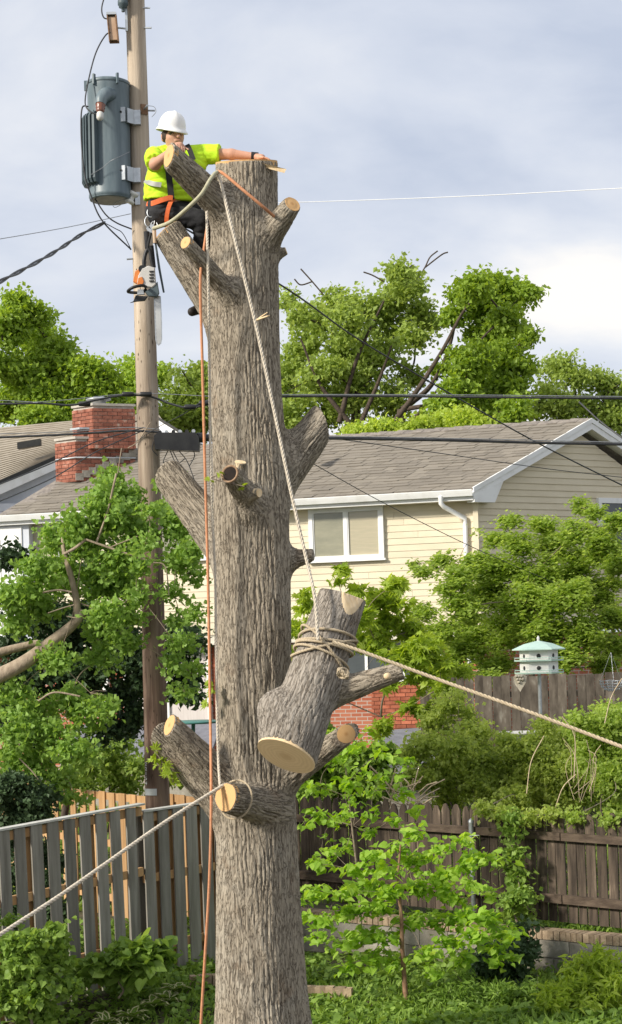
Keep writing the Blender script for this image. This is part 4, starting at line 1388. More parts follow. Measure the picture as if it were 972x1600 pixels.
LOG_AX = Vector(ax0); LOG_A = Vector(lb['a'])
# ================================================================== utility pole and what hangs on it
m_pole = M('weathered_pole_wood', (0.33, 0.26, 0.19), (0.50, 0.41, 0.31), scale=9, stretch=(1.6, 1.6, 0.10), rough=0.9, bump=0.5, bscale=26, c3=(0.58, 0.49, 0.39), lo=.3, hi=.6)
m_poledark = M('creosoted_pole_wood', (0.075, 0.035, 0.022), (0.20, 0.12, 0.08), scale=9, stretch=(1.4, 1.4, 0.10), rough=0.85, bump=0.5, bscale=26, c3=(0.27, 0.18, 0.12), lo=.35, hi=.62)
# one pole: the creosote grows stronger towards its foot
m_pl = m_pole.copy(); m_pl.name = 'utility_pole_wood'
nt = m_pl.node_tree
rp = [n for n in nt.nodes if n.type == 'VALTORGB'][0]; b = nt.nodes['Principled BSDF']
r2 = nd(nt, 'ShaderNodeValToRGB')
for i, (p_, c_) in enumerate(((.35, (0.055, 0.028, 0.02, 1)), (.68, (0.19, 0.125, 0.09, 1)))):
    r2.color_ramp.elements[i].position = p_; r2.color_ramp.elements[i].color = c_
noi = [n for n in nt.nodes if n.type == 'TEX_NOISE'][0]
nt.links.new(noi.outputs['Fac'], r2.inputs['Fac'])
ge = [n for n in nt.nodes if n.type == 'NEW_GEOMETRY'][0]
sx = nd(nt, 'ShaderNodeSeparateXYZ'); nt.links.new(ge.outputs['Position'], sx.inputs[0])
mr = nd(nt, 'ShaderNodeMapRange'); mr.inputs['From Min'].default_value = 7.6; mr.inputs['From Max'].default_value = 4.6
nt.links.new(sx.outputs['Z'], mr.inputs['Value'])
n9 = nd(nt, 'ShaderNodeTexNoise', Scale=1.6, Detail=5.0)
mp9 = nd(nt, 'ShaderNodeMapping'); mp9.inputs['Scale'].default_value = (3, 3, .4)
nt.links.new(ge.outputs['Position'], mp9.inputs['Vector']); nt.links.new(mp9.outputs[0], n9.inputs['Vector'])
ma = nd(nt, 'ShaderNodeMath'); ma.operation = 'MULTIPLY_ADD'; ma.inputs[1].default_value = 1.3; ma.inputs[2].default_value = -0.65
nt.links.new(n9.outputs['Fac'], ma.inputs[0])
ad = nd(nt, 'ShaderNodeMath'); ad.operation = 'ADD'; ad.use_clamp = True
nt.links.new(mr.outputs[0], ad.inputs[0]); nt.links.new(ma.outputs[0], ad.inputs[1])
mx = nd(nt, 'ShaderNodeMix'); mx.data_type = 'RGBA'
nt.links.new(ad.outputs[0], mx.inputs[0]); nt.links.new(rp.outputs['Color'], mx.inputs[6]); nt.links.new(r2.outputs['Color'], mx.inputs[7])
nt.links.new(mx.outputs[2], b.inputs['Base Color'])

m_tank = M('grey_green_tank_paint', (0.085, 0.12, 0.135), (0.15, 0.19, 0.205), scale=4, stretch=(2.2, 2.2, .35), rough=0.45, spec=0.5, c3=(0.20, 0.235, 0.24), detail=8)
m_tankfin = M('dark_grey_fin_paint', (0.065, 0.09, 0.10), (0.09, 0.12, 0.13), scale=4, rough=0.5)
m_cable = M('black_cable', (0.035, 0.036, 0.038), (0.06, 0.061, 0.064), scale=20, rough=0.5)
m_wire = M('grey_wire', (0.24, 0.25, 0.26), (0.34, 0.35, 0.36), scale=30, rough=0.45, metal=0.5)
m_porc = M('brown_porcelain', (0.14, 0.045, 0.025), (0.20, 0.075, 0.04), rough=0.25, spec=0.6)
m_porcw = M('white_porcelain', (0.62, 0.60, 0.54), (0.70, 0.69, 0.64), rough=0.3)
m_rust = M('rusty_steel', (0.16, 0.08, 0.04), (0.28, 0.17, 0.10), scale=30, rough=0.85)
m_blackplastic = M('black_plastic', (0.014, 0.014, 0.015), (0.028, 0.028, 0.028), rough=0.45)
m_whiteprint = M('white_marking', (0.75, 0.75, 0.73), (0.8, 0.8, 0.78), rough=0.6)

PY = 21.0
pc = [(-330, 200), (0, 211), (250, 219), (500, 226.5), (750, 233.5), (1000, 240), (1250, 246), (1500, 252)]
pw = [27, 30, 31, 33.5, 34.5, 36, 38, 40]
pole = empty('utility_pole', at(252, 1500, PY), 'tall weathered wooden utility pole behind the grey fence', 'utility pole')
pts = [at(x_, y_, PY) for y_, x_ in pc]
fine = resample(spline(pts, 6), 0.12)
zz = np.array([p.z for p in pts])[::-1]; ww = (np.array(pw) / 2 / FPX * PY)[::-1]
rad = [float(np.interp(p.z, zz, ww)) for p in fine]
mb = MB()
nseg = 40; vs = []; fs = []
for i, (p, r) in enumerate(zip(fine, rad)):
    for k in range(nseg):
        q = 2 * math.pi * k / nseg
        rr = r * (1 + .012 * math.sin(5 * q + p.z * .3) + .01 * math.sin(11 * q - p.z * .2))
        vs.append(p + Vector((math.cos(q) * rr, math.sin(q) * rr, 0)))
for i in range(len(fine) - 1):
    for k in range(nseg):
        k2 = (k + 1) % nseg
        fs.append((i * nseg + k, (i + 1) * nseg + k, (i + 1) * nseg + k2, i * nseg + k2))
mb.add(vs, fs, True); mb.add(vs[:nseg], [tuple(range(nseg))])
shaft = mb.build('shaft', m_pl, pole)
# drying cracks and climbing-spike gouges
m_gouge = M('spike_gouge', (0.04, 0.025, 0.016), (0.07, 0.045, 0.03), rough=1.0)
gb = MB()
for k in range(170):
    y_ = random.uniform(330, 1240)
    p = at(float(np.interp(y_, [q[0] for q in pc], [q[1] for q in pc])), y_, PY); r = float(np.interp(p.z, zz, ww))
    q = random.uniform(-math.pi * .95, -math.pi * .05)
    n_ = Vector((math.cos(q), math.sin(q), 0)); t_ = Vector((-n_.y, n_.x, 0))
    hh = random.uniform(.012, .04); wd = random.uniform(.003, .007)
    c = p + n_ * (r + .0005)
    gb.add([c - UP * hh, c + t_ * wd, c + UP * hh, c - t_ * wd], [(0, 1, 2, 3)])
tag(gb.build('gouge_marks', m_gouge, shaft), kind='stuff')


def pole_c(y_):
    return at(float(np.interp(y_, [q[0] for q in pc], [q[1] for q in pc])), y_, PY)


def pole_r(y_):
    return float(np.interp(pole_c(y_).z, zz, ww))


# pole steps and through-bolts that stick out sideways
for (y_, sgn, ln) in ((15, 1, .09), (46, 1, .10), (405, -1, .09), (175, 1, .11)):
    c = pole_c(y_) + Vector((sgn * pole_r(y_) * .8, -.05, 0))
    MB().tube([c, c + Vector((sgn * ln, -.02, -.01))], .011, 8).build('bolt', m_metal, pole)
c = pole_c(175) + Vector((pole_r(175) * .62, -pole_r(175) * .80, 0))
MB().box(c, (.045, .012, .06), (.85, .5, 0), (.5, -.85, 0)).build('bolt_plate', m_rust, pole)
MB().tube([c, c + Vector((.05, -.08, .02))], .014, 8).build('bolt', m_metal, pole)
MB().tube(spline([c + Vector((.05, -.08, .02)), c + Vector((.13, -.09, .0)), c + Vector((.15, -.09, -.06)), c + Vector((.10, -.09, -.12))], 6), .004, 5).build('tie_wire', m_wire, pole)
# number tag and band near the foot
for k, ch in enumerate('22154'):
    pass
c = pole_c(1236) + Vector((0, 0, 0)); r = pole_r(1236)
bd = MB()
bd.lathe(c - UP * .035, [(r + .004, 0), (r + .006, .01), (r + .006, .06), (r + .004, .07)], n=32)
band = MB()
vs = []
for k in range(13):
    q = -math.pi * (.93 - .45 * k / 12)
    for h in (-.04, .04):
        vs.append(c + Vector((math.cos(q) * (r + .006), math.sin(q) * (r + .006), h)))
band.add(vs, [(2 * k, 2 * k + 2, 2 * k + 3, 2 * k + 1) for k in range(12)], True)
band.build('pale_band', m_flash, pole)
# the painted number running down the pole
for k, ch in enumerate('22154'):
    cu = bpy.data.curves.new('digit', 'FONT'); cu.body = ch; cu.size = 0.12; cu.align_x = 'CENTER'; cu.extrude = 0.001
    to = bpy.data.objects.new('digit_text', cu); COL.objects.link(to)
    dg = bpy.context.evaluated_depsgraph_get()
    me = bpy.data.meshes.new_from_object(to.evaluated_get(dg)); bpy.data.objects.remove(to)
    me.name = 'digit'
    y_ = 1195 + k * 7.5
    q = -math.pi * .80; r_ = pole_r(y_) + .004
    n_ = Vector((math.cos(q), math.sin(q), 0)); t_ = Vector((-n_.y, n_.x, 0))
    m4 = Matrix(((t_.x, 0, n_.x, 0), (t_.y, 0, n_.y, 0), (0, 1, 0, 0), (0, 0, 0, 1))) @ Matrix.Diagonal((.75, .5, 1, 1))
    me.transform(m4)
    pp = pole_c(y_) + n_ * r_
    me.transform(Matrix.Translation(pp))
    link('digit', me, m_whiteprint, pole)
# spool insulator and its clevis under the transformer
c = at(206, 309, PY - .13)
ins = MB().lathe(c, [(.03, -.075), (.062, -.07), (.062, -.035), (.035, -.02), (.035, .02), (.062, .035), (.062, .07), (.03, .075)], axis=(.5, 0, .86), n=18).build('spool_insulator', m_porcw, pole)
MB().box(c + Vector((.07, .02, -.01)), (.03, .03, .075)).build('clevis', m_metal, pole)

# ---------------------------------------------------------------- transformer
tf = empty('pole_transformer', at(168, 316, PY), 'grey cylindrical transformer bolted to the left of the utility pole', 'transformer')
tc_ = at(172.5, 312, PY - 0.12); tt_ = at(169, 131, PY - 0.12)
axT = (tt_ - tc_); hT = axT.length; axT = axT / hT
rT = 0.255
body = MB().lathe(tc_, [(rT * .95, 0.0), (rT, .02), (rT, .05), (rT * .985, .06), (rT * .985, hT - .10), (rT, hT - .08), (rT, hT - .03)], axis=axT, n=48)
tank = body.build('tank', m_tank, tf)
MB().lathe(tc_ + axT * (hT - .03), [(rT * 1.03, 0), (rT * 1.045, .015), (rT * 1.03, .035), (rT * .9, .05), (.05, .06)], axis=axT, n=48).build('lid', m_tank, tf)
MB().lathe(tc_ - axT * .012, [(rT * .9, 0), (rT * .97, .006), (rT * .97, .016)], axis=axT, n=48).build('bottom_rim', m_tank, tf)
for k in range(3):
    q = R(-60 - 62 * k)
    d = Vector((math.cos(q), math.sin(q), 0))
    MB().box(tc_ + axT * (hT - .01) + d * rT * 1.06, (.012, .02, .06), (d.y, -d.x, 0), d, axT).build('lid_clamp', m_tank, tf)
# radiator fins on the left side
for k in range(7):
    q = R(-118 - 10.5 * k)
    d = Vector((math.cos(q), math.sin(q), 0)); t_ = Vector((-d.y, d.x, 0))
    a = tc_ + d * rT * .98 + axT * (hT * .10); b_ = tc_ + d * rT * .98 + axT * (hT * .72)
    prof = []
    w_ = .016; e_ = .085
    fm = MB()
    ring = [a, a + d * e_ * .7 + axT * .015, a + d * e_ + axT * .06, b_ + d * e_ - axT * .06, b_ + d * e_ * .7 - axT * .015, b_]
    fm.hexa([p - t_ * w_ for p in ring], [p + t_ * w_ for p in ring]).build('radiator_fin', m_tankfin, tf)
# high voltage bushing on the front shoulder
bq = at(159, 154, PY - .42)
elb = spline([bq + Vector((.10, .16, .08)), bq + Vector((.05, .02, .05)), bq + Vector((.01, -.07, -.02)), bq + Vector((-.005, -.10, -.10))], 6)
MB().tube(elb, [.10 - .04 * i / (len(elb) - 1) for i in range(len(elb))], 16).build('bushing_pocket', m_tank, tf)
c = elb[-1]
MB().lathe(c, [(.05, .03), (.055, .0), (.062, -.01), (.05, -.03), (.058, -.045), (.045, -.07), (.052, -.08), (.035, -.10)], axis=(0.05, .2, 1), n=18).build('bushing', m_porc, tf)
MB().lathe(c - Vector((.005, .02, .10)), [(.034, .0), (.042, -.02), (.042, -.07), (.03, -.09), (.012, -.1)], axis=(0.05, .2, 1), n=16).build('bushing_cap', m_porcw, tf)
# hanger brackets between tank and pole
for y_ in (179, 270):
    c = at(189, y_, PY - .30)
    br = MB().box(c, (.055, .012, .085), (.95, -.2, 0), (.2, .95, 0), axT)
    br.box(c + Vector((.10, .07, 0)), (.055, .012, .085), (.62, .78, 0), (-.78, .62, 0), axT)
    br.build('hanger_bracket', m_flash, tf)
    MB().lathe(c + Vector((.0, -.014, .03)), [(.012, -.01), (.012, .012), (.002, .014)], axis=(0, -1, 0), n=10).build('bolt', m_dark, tf)
    MB().box(c + Vector((.17, .15, 0)), (.05, .04, .085)).build('hanger_bracket', m_metal, tf)

# ---------------------------------------------------------------- fuse cutout above
co = empty('fuse_cutout', at(176, 60, PY), 'rusty brown fuse cutout on a bracket near the pole top', 'fuse cutout')
a, b_ = at(174.5, 24, PY - .15), at(178.5, 66, PY - .15)
d = (b_ - a); l_ = d.length; d /= l_
ch = MB()
for off in (-.052, .052):
    ch.box((a + b_) / 2 + Vector((off, 0, 0)), (.006, .045, l_ / 2), (1, 0, 0), (0, 1, 0), -d)
ch.box((a + b_) / 2 + Vector((0, .04, 0)), (.052, .006, l_ / 2), (1, 0, 0), (0, 1, 0), -d)
ch.build('channel', m_rust, co)
MB().box((a + b_) / 2 + d * 0 + Vector((0, -.004, 0)), (.042, .018, l_ / 2 * .85), (1, 0, 0), (0, 1, 0), -d).build('fuse_tube', m_oldbrick if False else M('tan_fibre', (.42, .27, .17), (.52, .36, .24), rough=.5), co)
MB().box(a - d * .012, (.058, .05, .015), (1, 0, 0), (0, 1, 0), -d).build('hood', m_flash, co)
MB().tube([at(182, 43, PY - .13), at(200, 45, PY - .10)], .012, 8).build('bracket_arm', m_metal, co)
MB().box(at(197.5, 28, PY - .11), (.014, .02, .16)).build('mount_strap', m_flash, co)
ar = empty('lightning_arrester', at(192, 18, PY), 'dark stubby arrester at the very top of the pole', 'arrester')
MB().lathe(at(192, 4, PY - .15), [(.05, .1), (.05, .03), (.062, .02), (.062, -.03), (.05, -.04), (.05, -.06), (.02, -.07), (.02, -.11)], n=18).build('body', m_tankfin, ar)
MB().lathe(at(192, -6, PY - .15), [(.09, .06), (.09, -.01), (.05, -.02)], n=18).build('cap', m_flash, ar)


# ---------------------------------------------------------------- cables
def cable(name, label, pts, r, mat=m_cable, n=8, cat='cable', group=None, k=10, ends=False):
    pts = [Vector(p) for p in pts]
    def col(p): return 486 + FPX * p.x / p.y
    if col(pts[-1]) > 990: pts.append(pts[-1] + (pts[-1] - pts[-2]).normalized() * 7)      # runs on past the frame
    if col(pts[0]) < -20: pts.insert(0, pts[0] + (pts[0] - pts[1]).normalized() * 7)
    o = MB().tube(spline(pts, k), r * .66, n).build(name, mat)
    return tag(o, label, cat, group)


pY = PY
cable('jumper_cable', 'black jumper curving from the fuse cutout to the transformer bushing', [at(176, 50, pY - .15), at(165, 55, pY - .2), at(150, 82, pY - .25), at(139, 122, pY - .35), at(133, 160, pY - .45), at(141, 174, pY - .5), at(155, 180, pY - .52)], .013)
cable('jumper_cable', 'black jumper rising from the fuse cutout out of frame', [at(172, 30, pY - .15), at(162, 27, pY - .15), at(159, 12, pY - .15), at(165, -12, pY - .15), at(170, -40, pY - .15)], .013)
cable('service_lead', 'thick black lead running down the left side of the transformer', [at(138, 166, pY - .35), at(128, 170, pY - .38), at(127, 215, pY - .38), at(132, 270, pY - .38), at(142, 305, pY - .35), at(160, 345, pY - .3), at(205, 390, pY - .1)], .014)
cable('service_lead', 'black lead from the transformer base into the pole', [at(148, 310, pY - .2), at(165, 335, pY - .2), at(182, 348, pY - .15), at(206, 358, pY - .1)], .013)
cable('service_lead', 'short black lead looping below the transformer', [at(163, 348, pY - .25), at(180, 357, pY - .2), at(192, 365, pY - .15), at(205, 390, pY - .1)], .008)
cable('ground_wire', 'bright thin wire slanting across the transformer tank', [at(142, 273, pY - .42), at(160, 262, pY - .42), at(172, 252, pY - .42), at(184, 246, pY - .42), at(203, 237, pY - .25)], .005, m_wire)
cable('guy_wire', 'thin loop of pale wire at the spool insulator', [at(204, 312, pY - .16), at(190, 313, pY - .2), at(177, 319, pY - .2), at(180, 324, pY - .2), at(192, 318, pY - .2), at(203, 311, pY - .18)], .005, m_wire)
# twisted service drop to the left
mid = spline([at(163, 348, pY - .25), at(128, 366, 20), at(80, 397, 18.5), at(0, 440, 16.5), at(-220, 548, 12.5)], 10)
tw = MB()
fr_ = frames(mid)
fin = resample(mid, .05); fr_ = frames(fin)
for s_ in range(2):
    tw.tube([p + (a * math.cos(i * .22 + s_ * math.pi) + b_ * math.sin(i * .22 + s_ * math.pi)) * .012 for i, (p, (t, a, b_)) in enumerate(zip(fin, fr_))], .011, 6)
tag(tw.build('service_drop', m_cable), 'twisted black service drop sloping left below the transformer', 'cable')
cable('neutral_wire', 'thin grey wire sloping left from the pole below the transformer', [at(204, 334, pY - .1), at(100, 356, 19), at(-40, 380, 17)], .006, m_wire)
cable('neutral_wire', 'thin pale wire crossing the sky to the right of the trunk', [at(224, 322, pY - .1), at(480, 315.5, 20.5), at(740, 306, 19.5), at(1010, 292, 18.5)], .006, m_whiteprint)
cable('drop_cable', 'long black cable descending right over the shingle roof', [at(222, 318, pY - .1), at(440, 446, 22), at(560, 530, 24), at(700, 613, 26), at(840, 692, 28), at(972, 758, 30), at(1010, 776, 30.5)], .018)
cable('telephone_cable', 'upper black cable running level across the frame, left part', [at(-40, 632, pY - .6), at(60, 630, pY - .5), at(110, 633, pY - .4), at(150, 625, pY - .3), at(190, 618, pY - .2), at(232, 619, pY - .16), at(270, 632, pY - .16), at(300, 637, pY - .16), at(345, 626, pY - .1)], .019)
cable('messenger_strand', 'thin steel strand above the left part of the upper black cable', [at(-40, 624, pY - .55), at(60, 628, pY - .5), at(190, 616, pY - .2), at(240, 615, pY - .17), at(345, 620, pY - .15)], .007, m_wire)
cable('telephone_cable', 'upper black cable level across the green trees right of the trunk', [at(300, 636, pY - .16), at(345, 622, pY), at(440, 619.5, 21.2), at(600, 619, 21.4), at(800, 621, 21.5), at(1010, 623, 21.6)], .021)
cable('messenger_strand', 'thin steel strand on the upper cable right of the trunk', [at(345, 616, pY), at(440, 616.5, 21.18), at(700, 617, 21.38), at(1010, 620, 21.58)], .008, m_wire)
cable('telephone_cable', 'lower black cable running to the left in front of the chimney', [at(-40, 685, pY - .4), at(80, 680, pY - .3), at(150, 676, pY - .25), at(200, 673, pY - .2), at(250, 675, pY - .2)], .020)
cable('messenger_strand', 'thin steel strand above the lower left cable', [at(-40, 679, pY - .38), at(100, 675, pY - .3), at(200, 668, pY - .2), at(250, 671, pY - .2)], .007, m_wire)
cable('telephone_cable', 'lower heavy black cable across the shingle roof right of the trunk', [at(340, 684, pY), at(520, 685, 21.4), at(700, 688, 21.8), at(850, 692, 22), at(1010, 695, 22.2)], .026)
cable('messenger_strand', 'steel strand lashed on the lower right cable', [at(340, 679, pY), at(520, 682, 21.38), at(700, 685, 21.78), at(1010, 692, 22.18)], .009, m_wire)
cable('drop_wire', 'thin black drop wire sloping right across roof and gable', [at(340, 660, pY - .1), at(516, 684, 22), at(700, 710, 24), at(860, 733, 26), at(1010, 750, 28)], .009)
cable('drop_wire', 'thin black drop wire falling past the window into the shrub', [at(340, 640, pY - .1), at(485, 722, 23), at(600, 786, 25), at(745, 858, 27), at(900, 925, 28.5)], .009)
cable('drop_wire', 'upper of two thin drop wires falling left in front of the chimney', [at(225, 668, pY - .17), at(150, 690, 20), at(80, 724, 19), at(-40, 772, 17.5)], .011)
cable('drop_wire', 'lower of two thin drop wires falling left past the white gable', [at(225, 672, pY - .17), at(150, 706, 20), at(80, 748, 19), at(-40, 800, 17.5)], .010)
cable('drop_wire', 'short black wire entering at the right edge above the gable', [at(905, 628, 29), at(920, 642, 28.8), at(945, 664, 28.6), at(1010, 712, 28)], .02)
cable('drop_wire', 'thin wire climbing from the splice case to the right of the pole', [at(212, 690, pY - .2), at(246, 668, pY - .22), at(290, 645, pY - .2), at(318, 625, pY - .1)], .006)
# splice case hanging on the lower cable next to the pole
sc_ = empty('splice_case', at(277, 690, pY - .2), 'black cable splice case hanging right of the utility pole', 'splice case')
bx = MB(); c = at(277, 690, pY - .22)
prof = [(-.26, -.10), (.26, -.12), (.27, -.05), (.26, .06), (.22, .10), (-.22, .10), (-.27, .06)]
bx.hexa([c + Vector((a, -.085, b_ - a * .03)) for a, b_ in prof], [c + Vector((a, .085, b_ - a * .03)) for a, b_ in prof]).build('box', m_blackplastic, sc_)
for k in range(6):
    MB().lathe(c + Vector((-.2 + .08 * k, -.03, .115)), [(.022, -.02), (.022, .02), (.01, .03)], axis=(0, 1, 0), n=10).build('clip', m_metal if k % 2 else m_blackplastic, sc_)
MB().tube(spline([at(308, 684, pY - .2), at(322, 684, pY - .15), at(338, 685, pY - .1)], 6), [.06] * 6 + [.045] * 7, 12).build('cable_boot', m_blackplastic, sc_)
for k, (a, b_, e_) in enumerate((((262, 705), (255, 722), (262, 730)), ((270, 705), (285, 735), (272, 720)), ((280, 705), (293, 722), (306, 757)), ((266, 705), (276, 724), (290, 716)), ((300, 700), (304, 712), (296, 728)), ((240, 690), (238, 702), (246, 712)))):
    MB().tube(spline([at(*a, pY - .2), at(*b_, pY - .22), at(*e_, pY - .2)], 6), .006, 5).build('loose_wire', m_cable, sc_)
for (x_, y_) in ((200, 616), (228, 616), (297, 636), (320, 630), (132, 631)):
    cl = tag(MB().lathe(at(x_, y_, pY - .22), [(.022, -.07), (.03, -.055), (.03, .055), (.022, .07)], axis=(1, .05, -.02), n=12).build('cable_clamp', m_blackplastic),
             {200: 'dark clamp on the upper cable just left of the pole', 228: 'dark clamp holding the upper cable to the pole', 297: 'dark clamp where upper cable dips right of the pole', 320: 'rightmost dark clamp beside the orange rope', 132: 'small dark clamp on upper cable above the chimney'}[x_], 'clamp', 'cable clamps')
# ================================================================== the climber
m_skin = M('skin', (0.50, 0.26, 0.17), (0.56, 0.31, 0.21), scale=12, rough=0.55)
m_hivis = M('hi_vis_yellow_green', (0.50, 0.78, 0.02), (0.56, 0.85, 0.03), scale=6, rough=0.75, bump=0.25, bscale=18)
m_trouser = M('black_trousers', (0.018, 0.018, 0.02), (0.035, 0.035, 0.038), scale=9, rough=0.85, bump=0.4, bscale=16)
m_hat = M('white_hard_hat', (0.80, 0.79, 0.76), (0.84, 0.83, 0.80), rough=0.28, spec=0.5)
m_orange = M('orange_webbing', (0.62, 0.12, 0.035), (0.72, 0.17, 0.05), scale=20, rough=0.8)
m_strap = M('black_webbing', (0.015, 0.015, 0.017), (0.03, 0.03, 0.03), rough=0.8)
m_reflect = M('grey_reflective_tape', (0.30, 0.30, 0.28), (0.38, 0.38, 0.35), rough=0.5)
m_hair = M('dark_hair', (0.03, 0.018, 0.012), (0.06, 0.035, 0.022), rough=0.7)
m_boot = M('dark_leather', (0.02, 0.016, 0.014), (0.045, 0.035, 0.028), rough=0.6)
m_eye = M('eye', (0.02, 0.015, 0.012), (0.03, 0.02, 0.015), rough=0.2)
m_lens = M('tinted_lens', (0.06, 0.05, 0.04), (0.08, 0.07, 0.05), rough=0.1, spec=0.8)
HY = 16.12


def hp(x, y, d=0.0):
    return np.array(at(x, y, HY + d))


px_ = 1 / FPX * HY                                     # metres per photograph pixel here
head = hp(271, 214, -.05); chin = hp(276, 233, -.10)
neck0 = hp(268, 238, .02)
shR, shL = hp(243, 244, -.03), hp(313, 241, .03)
elR, wrR = hp(242, 257, -.42), hp(268, 236, -.62)
elL, wrL = hp(362, 241, -.02), hp(396, 244, -.06)
chest = hp(274, 262, 0); belly = hp(264, 292, -.01); waist = hp(264, 314, .0)
hipR, hipL = hp(252, 330, -.04), hp(284, 326, .06)
knR, anR = hp(316, 345, -.10), hp(318, 470, .26)
knL, anL = hp(326, 348, .06), hp(332, 388, .12)
person = empty('person', hp(264, 356, 0), 'climber in yellow-green shirt and white hard hat leaning on a limb stub', 'person')
h_ = .0065
S = Solid(hp(205, 520, -.85), hp(445, 160, .62), h_)
# trunk of the body
S.cone(shR, shL, .085, .085, .03); S.cone(hp(256, 262, -.02), hp(296, 260, 0), .125, .125, .06)
S.cone(hp(252, 290, -.02), hp(280, 290, 0), .135, .135, .06); S.cone(hipR, hipL, .125, .12, .06)
S.cone(chest, waist, .14, .14, .06)
S.cone(neck0, head - np.array([0, -.01, .06]), .062, .058, .03)
# head: skull, jaw, nose, brow, ears
S.cone(head + np.array([-.005, .02, .03]), head + np.array([.01, -.015, .0]), .096, .088, .03)
S.cone(head + np.array([.01, -.03, -.04]), chin, .070, .045, .04)
S.cone(head + np.array([.045, -.105, .005]), head + np.array([.055, -.125, -.032]), .012, .018, .012)
S.cone(head + np.array([-.02, -.092, .022]), head + np.array([.075, -.075, .022]), .012, .012, .012)
S.cone(head + np.array([.028, -.098, -.062]), head + np.array([.062, -.09, -.060]), .011, .010, .01)
for sx_ in (-1, 1):
    e_ = head + np.array([sx_ * .088 - .01, .0 - sx_ * -.01, -.01])
    S.cone(e_ + np.array([0, 0, .022]), e_ - np.array([0, 0, .02]), .018, .012, .01)
# arms
S.cone(shR, elR, .062, .050, .03); S.cone(elR, wrR, .050, .031, .02)
S.cone(shL, elL, .062, .048, .03); S.cone(elL, wrL, .048, .031, .02)
# legs
for hp_, kn_, an_ in ((hipR, knR, anR), (hipL, knL, anL)):
    S.cone(hp_, kn_, .10, .072, .05); S.cone(kn_, an_, .070, .045, .04)


def hand(S, wr, palm, dirs, thumb_from, thumb_to, curl):
    """Palm, four fingers of unequal length and a thumb from the side of the palm."""
    S.cone(wr, palm, .030, .036, .015)
    across = np.array(dirs['across']); fw = np.array(dirs['fwd']); dn = np.array(dirs['down'])
    across = across / np.linalg.norm(across); fw = fw / np.linalg.norm(fw); dn = dn / np.linalg.norm(dn)
    S.cone(palm - across * .028, palm + across * .028, .022, .022, .012)
    for i, ln in enumerate((.072, .082, .076, .058)):
        b = palm + across * (-.033 + .022 * i) + fw * .02
        k1 = b + fw * ln * .42 + dn * ln * .10
        k2 = k1 + (fw * (1 - curl) + dn * curl) * ln * .36
        k3 = k2 + (fw * (.6 - curl * .6) + dn * (curl + .35)) * ln * .28
        S.cone(b, k1, .0105, .0098, .004); S.cone(k1, k2, .0098, .009, .004); S.cone(k2, k3, .009, .0078, .004)
    t0 = palm + across * thumb_from + fw * -.015
    t1 = t0 + np.array(thumb_to) * .5; t2 = t0 + np.array(thumb_to)
    S.cone(t0, t1, .014, .011, .006); S.cone(t1, t2, .011, .009, .004)


# right hand lies over the end of the stub, the left one on the top of the trunk
stub = LIMBS[0]
hand(S, wrR, hp(281, 228, -.63), dict(across=(.86, .15, -.36), fwd=(.15, -.75, -.3), down=(.05, -.25, -.95)), .036, (.045, -.03, -.03), .75)
hand(S, wrL, hp(409, 247, -.10), dict(across=(.1, .95, .05), fwd=(.97, -.15, -.1), down=(.2, 0, -.9)), -.036, (.035, -.035, -.012), .35)
V, F = S.mesh(); N = mesh_normals(V, F)
body = np_mesh('body', V, F, m_skin, person, smooth=True)


def cloth(name, cones, mat, clips, h=.009, wr=.013, fr=8.0, k=.05, parent=person):
    """A garment: the limbs under it swollen a little, cut by planes, with folds."""
    A = np.array([c[0] for c in cones] + [c[1] for c in cones])
    S = Solid(A.min(0) - .25, A.max(0) + .25, h)
    for c in cones:
        S.cone(c[0], c[1], c[2], c[3], c[4] if len(c) > 4 else k)
    ax = [S.lo[i] + S.h * np.arange(S.n[i]) for i in range(3)]
    x, y, z = [q.reshape([-1 if j == i else 1 for j in range(3)]) for i, q in enumerate(ax)]
    for p, n in clips:
        n = np.array(n, float) / np.linalg.norm(n)
        S.f = np.maximum(S.f, ((x - p[0]) * n[0] + (y - p[1]) * n[1] + (z - p[2]) * n[2]).astype(np.float32))
    V, F = S.mesh(); N = mesh_normals(V, F)
    q = V * fr; q[:, 2] *= 1.9; q[:, 0] += perlin(V * 5) * 1.2
    f = perlin(q); f2 = perlin(q * 2.1 + 9)
    V = V + N * ((-(1 - np.abs(f)) ** 3 * .9 + f2 * .35 + .55) * wr)[:, None]
    return np_mesh(name, V, F, mat, parent, smooth=True)


up_ = np.array([0, 0, 1.0])
slR = shR + (elR - shR) * .80; slL = shL + (elL - shL) * .62
dR = (elR - shR) / np.linalg.norm(elR - shR); dL = (elL - shL) / np.linalg.norm(elL - shL)
torso = [(shR + up_ * -.01, shL + up_ * -.01, .098, .098, .04), (hp(255, 262, -.02), hp(298, 260, 0), .142, .142, .06), (hp(251, 290, -.02), hp(282, 290, 0), .150, .150, .06), (hp(250, 312, -.02), hp(282, 312, .02), .145, .145, .05), (neck0 - up_ * .03, neck0 + up_ * .005, .085, .074, .03)]
shirt = cloth('shirt', torso, m_hivis, [(hp(264, 316, 0), (-.08, 0, -1)), (neck0 + up_ * .085, (0, -.1, 1))])
cloth('sleeve', [(shR + up_ * .0, slR, .084, .086)], m_hivis, [(slR, dR)], parent=shirt, wr=.008)
cloth('sleeve', [(shL + up_ * .0, slL, .088, .092)], m_hivis, [(slL, dL)], parent=shirt, wr=.008)
legs = [(hipR, hipL, .142, .138, .05), (hipR, knR, .118, .090, .04), (knR, anR, .088, .07, .04), (hipL, knL, .115, .092, .04), (knL, anL, .09, .072, .04)]
cloth('trousers', legs, m_trouser, [(hp(264, 313, 0), (.0, 0, 1))], wr=.014, fr=7)
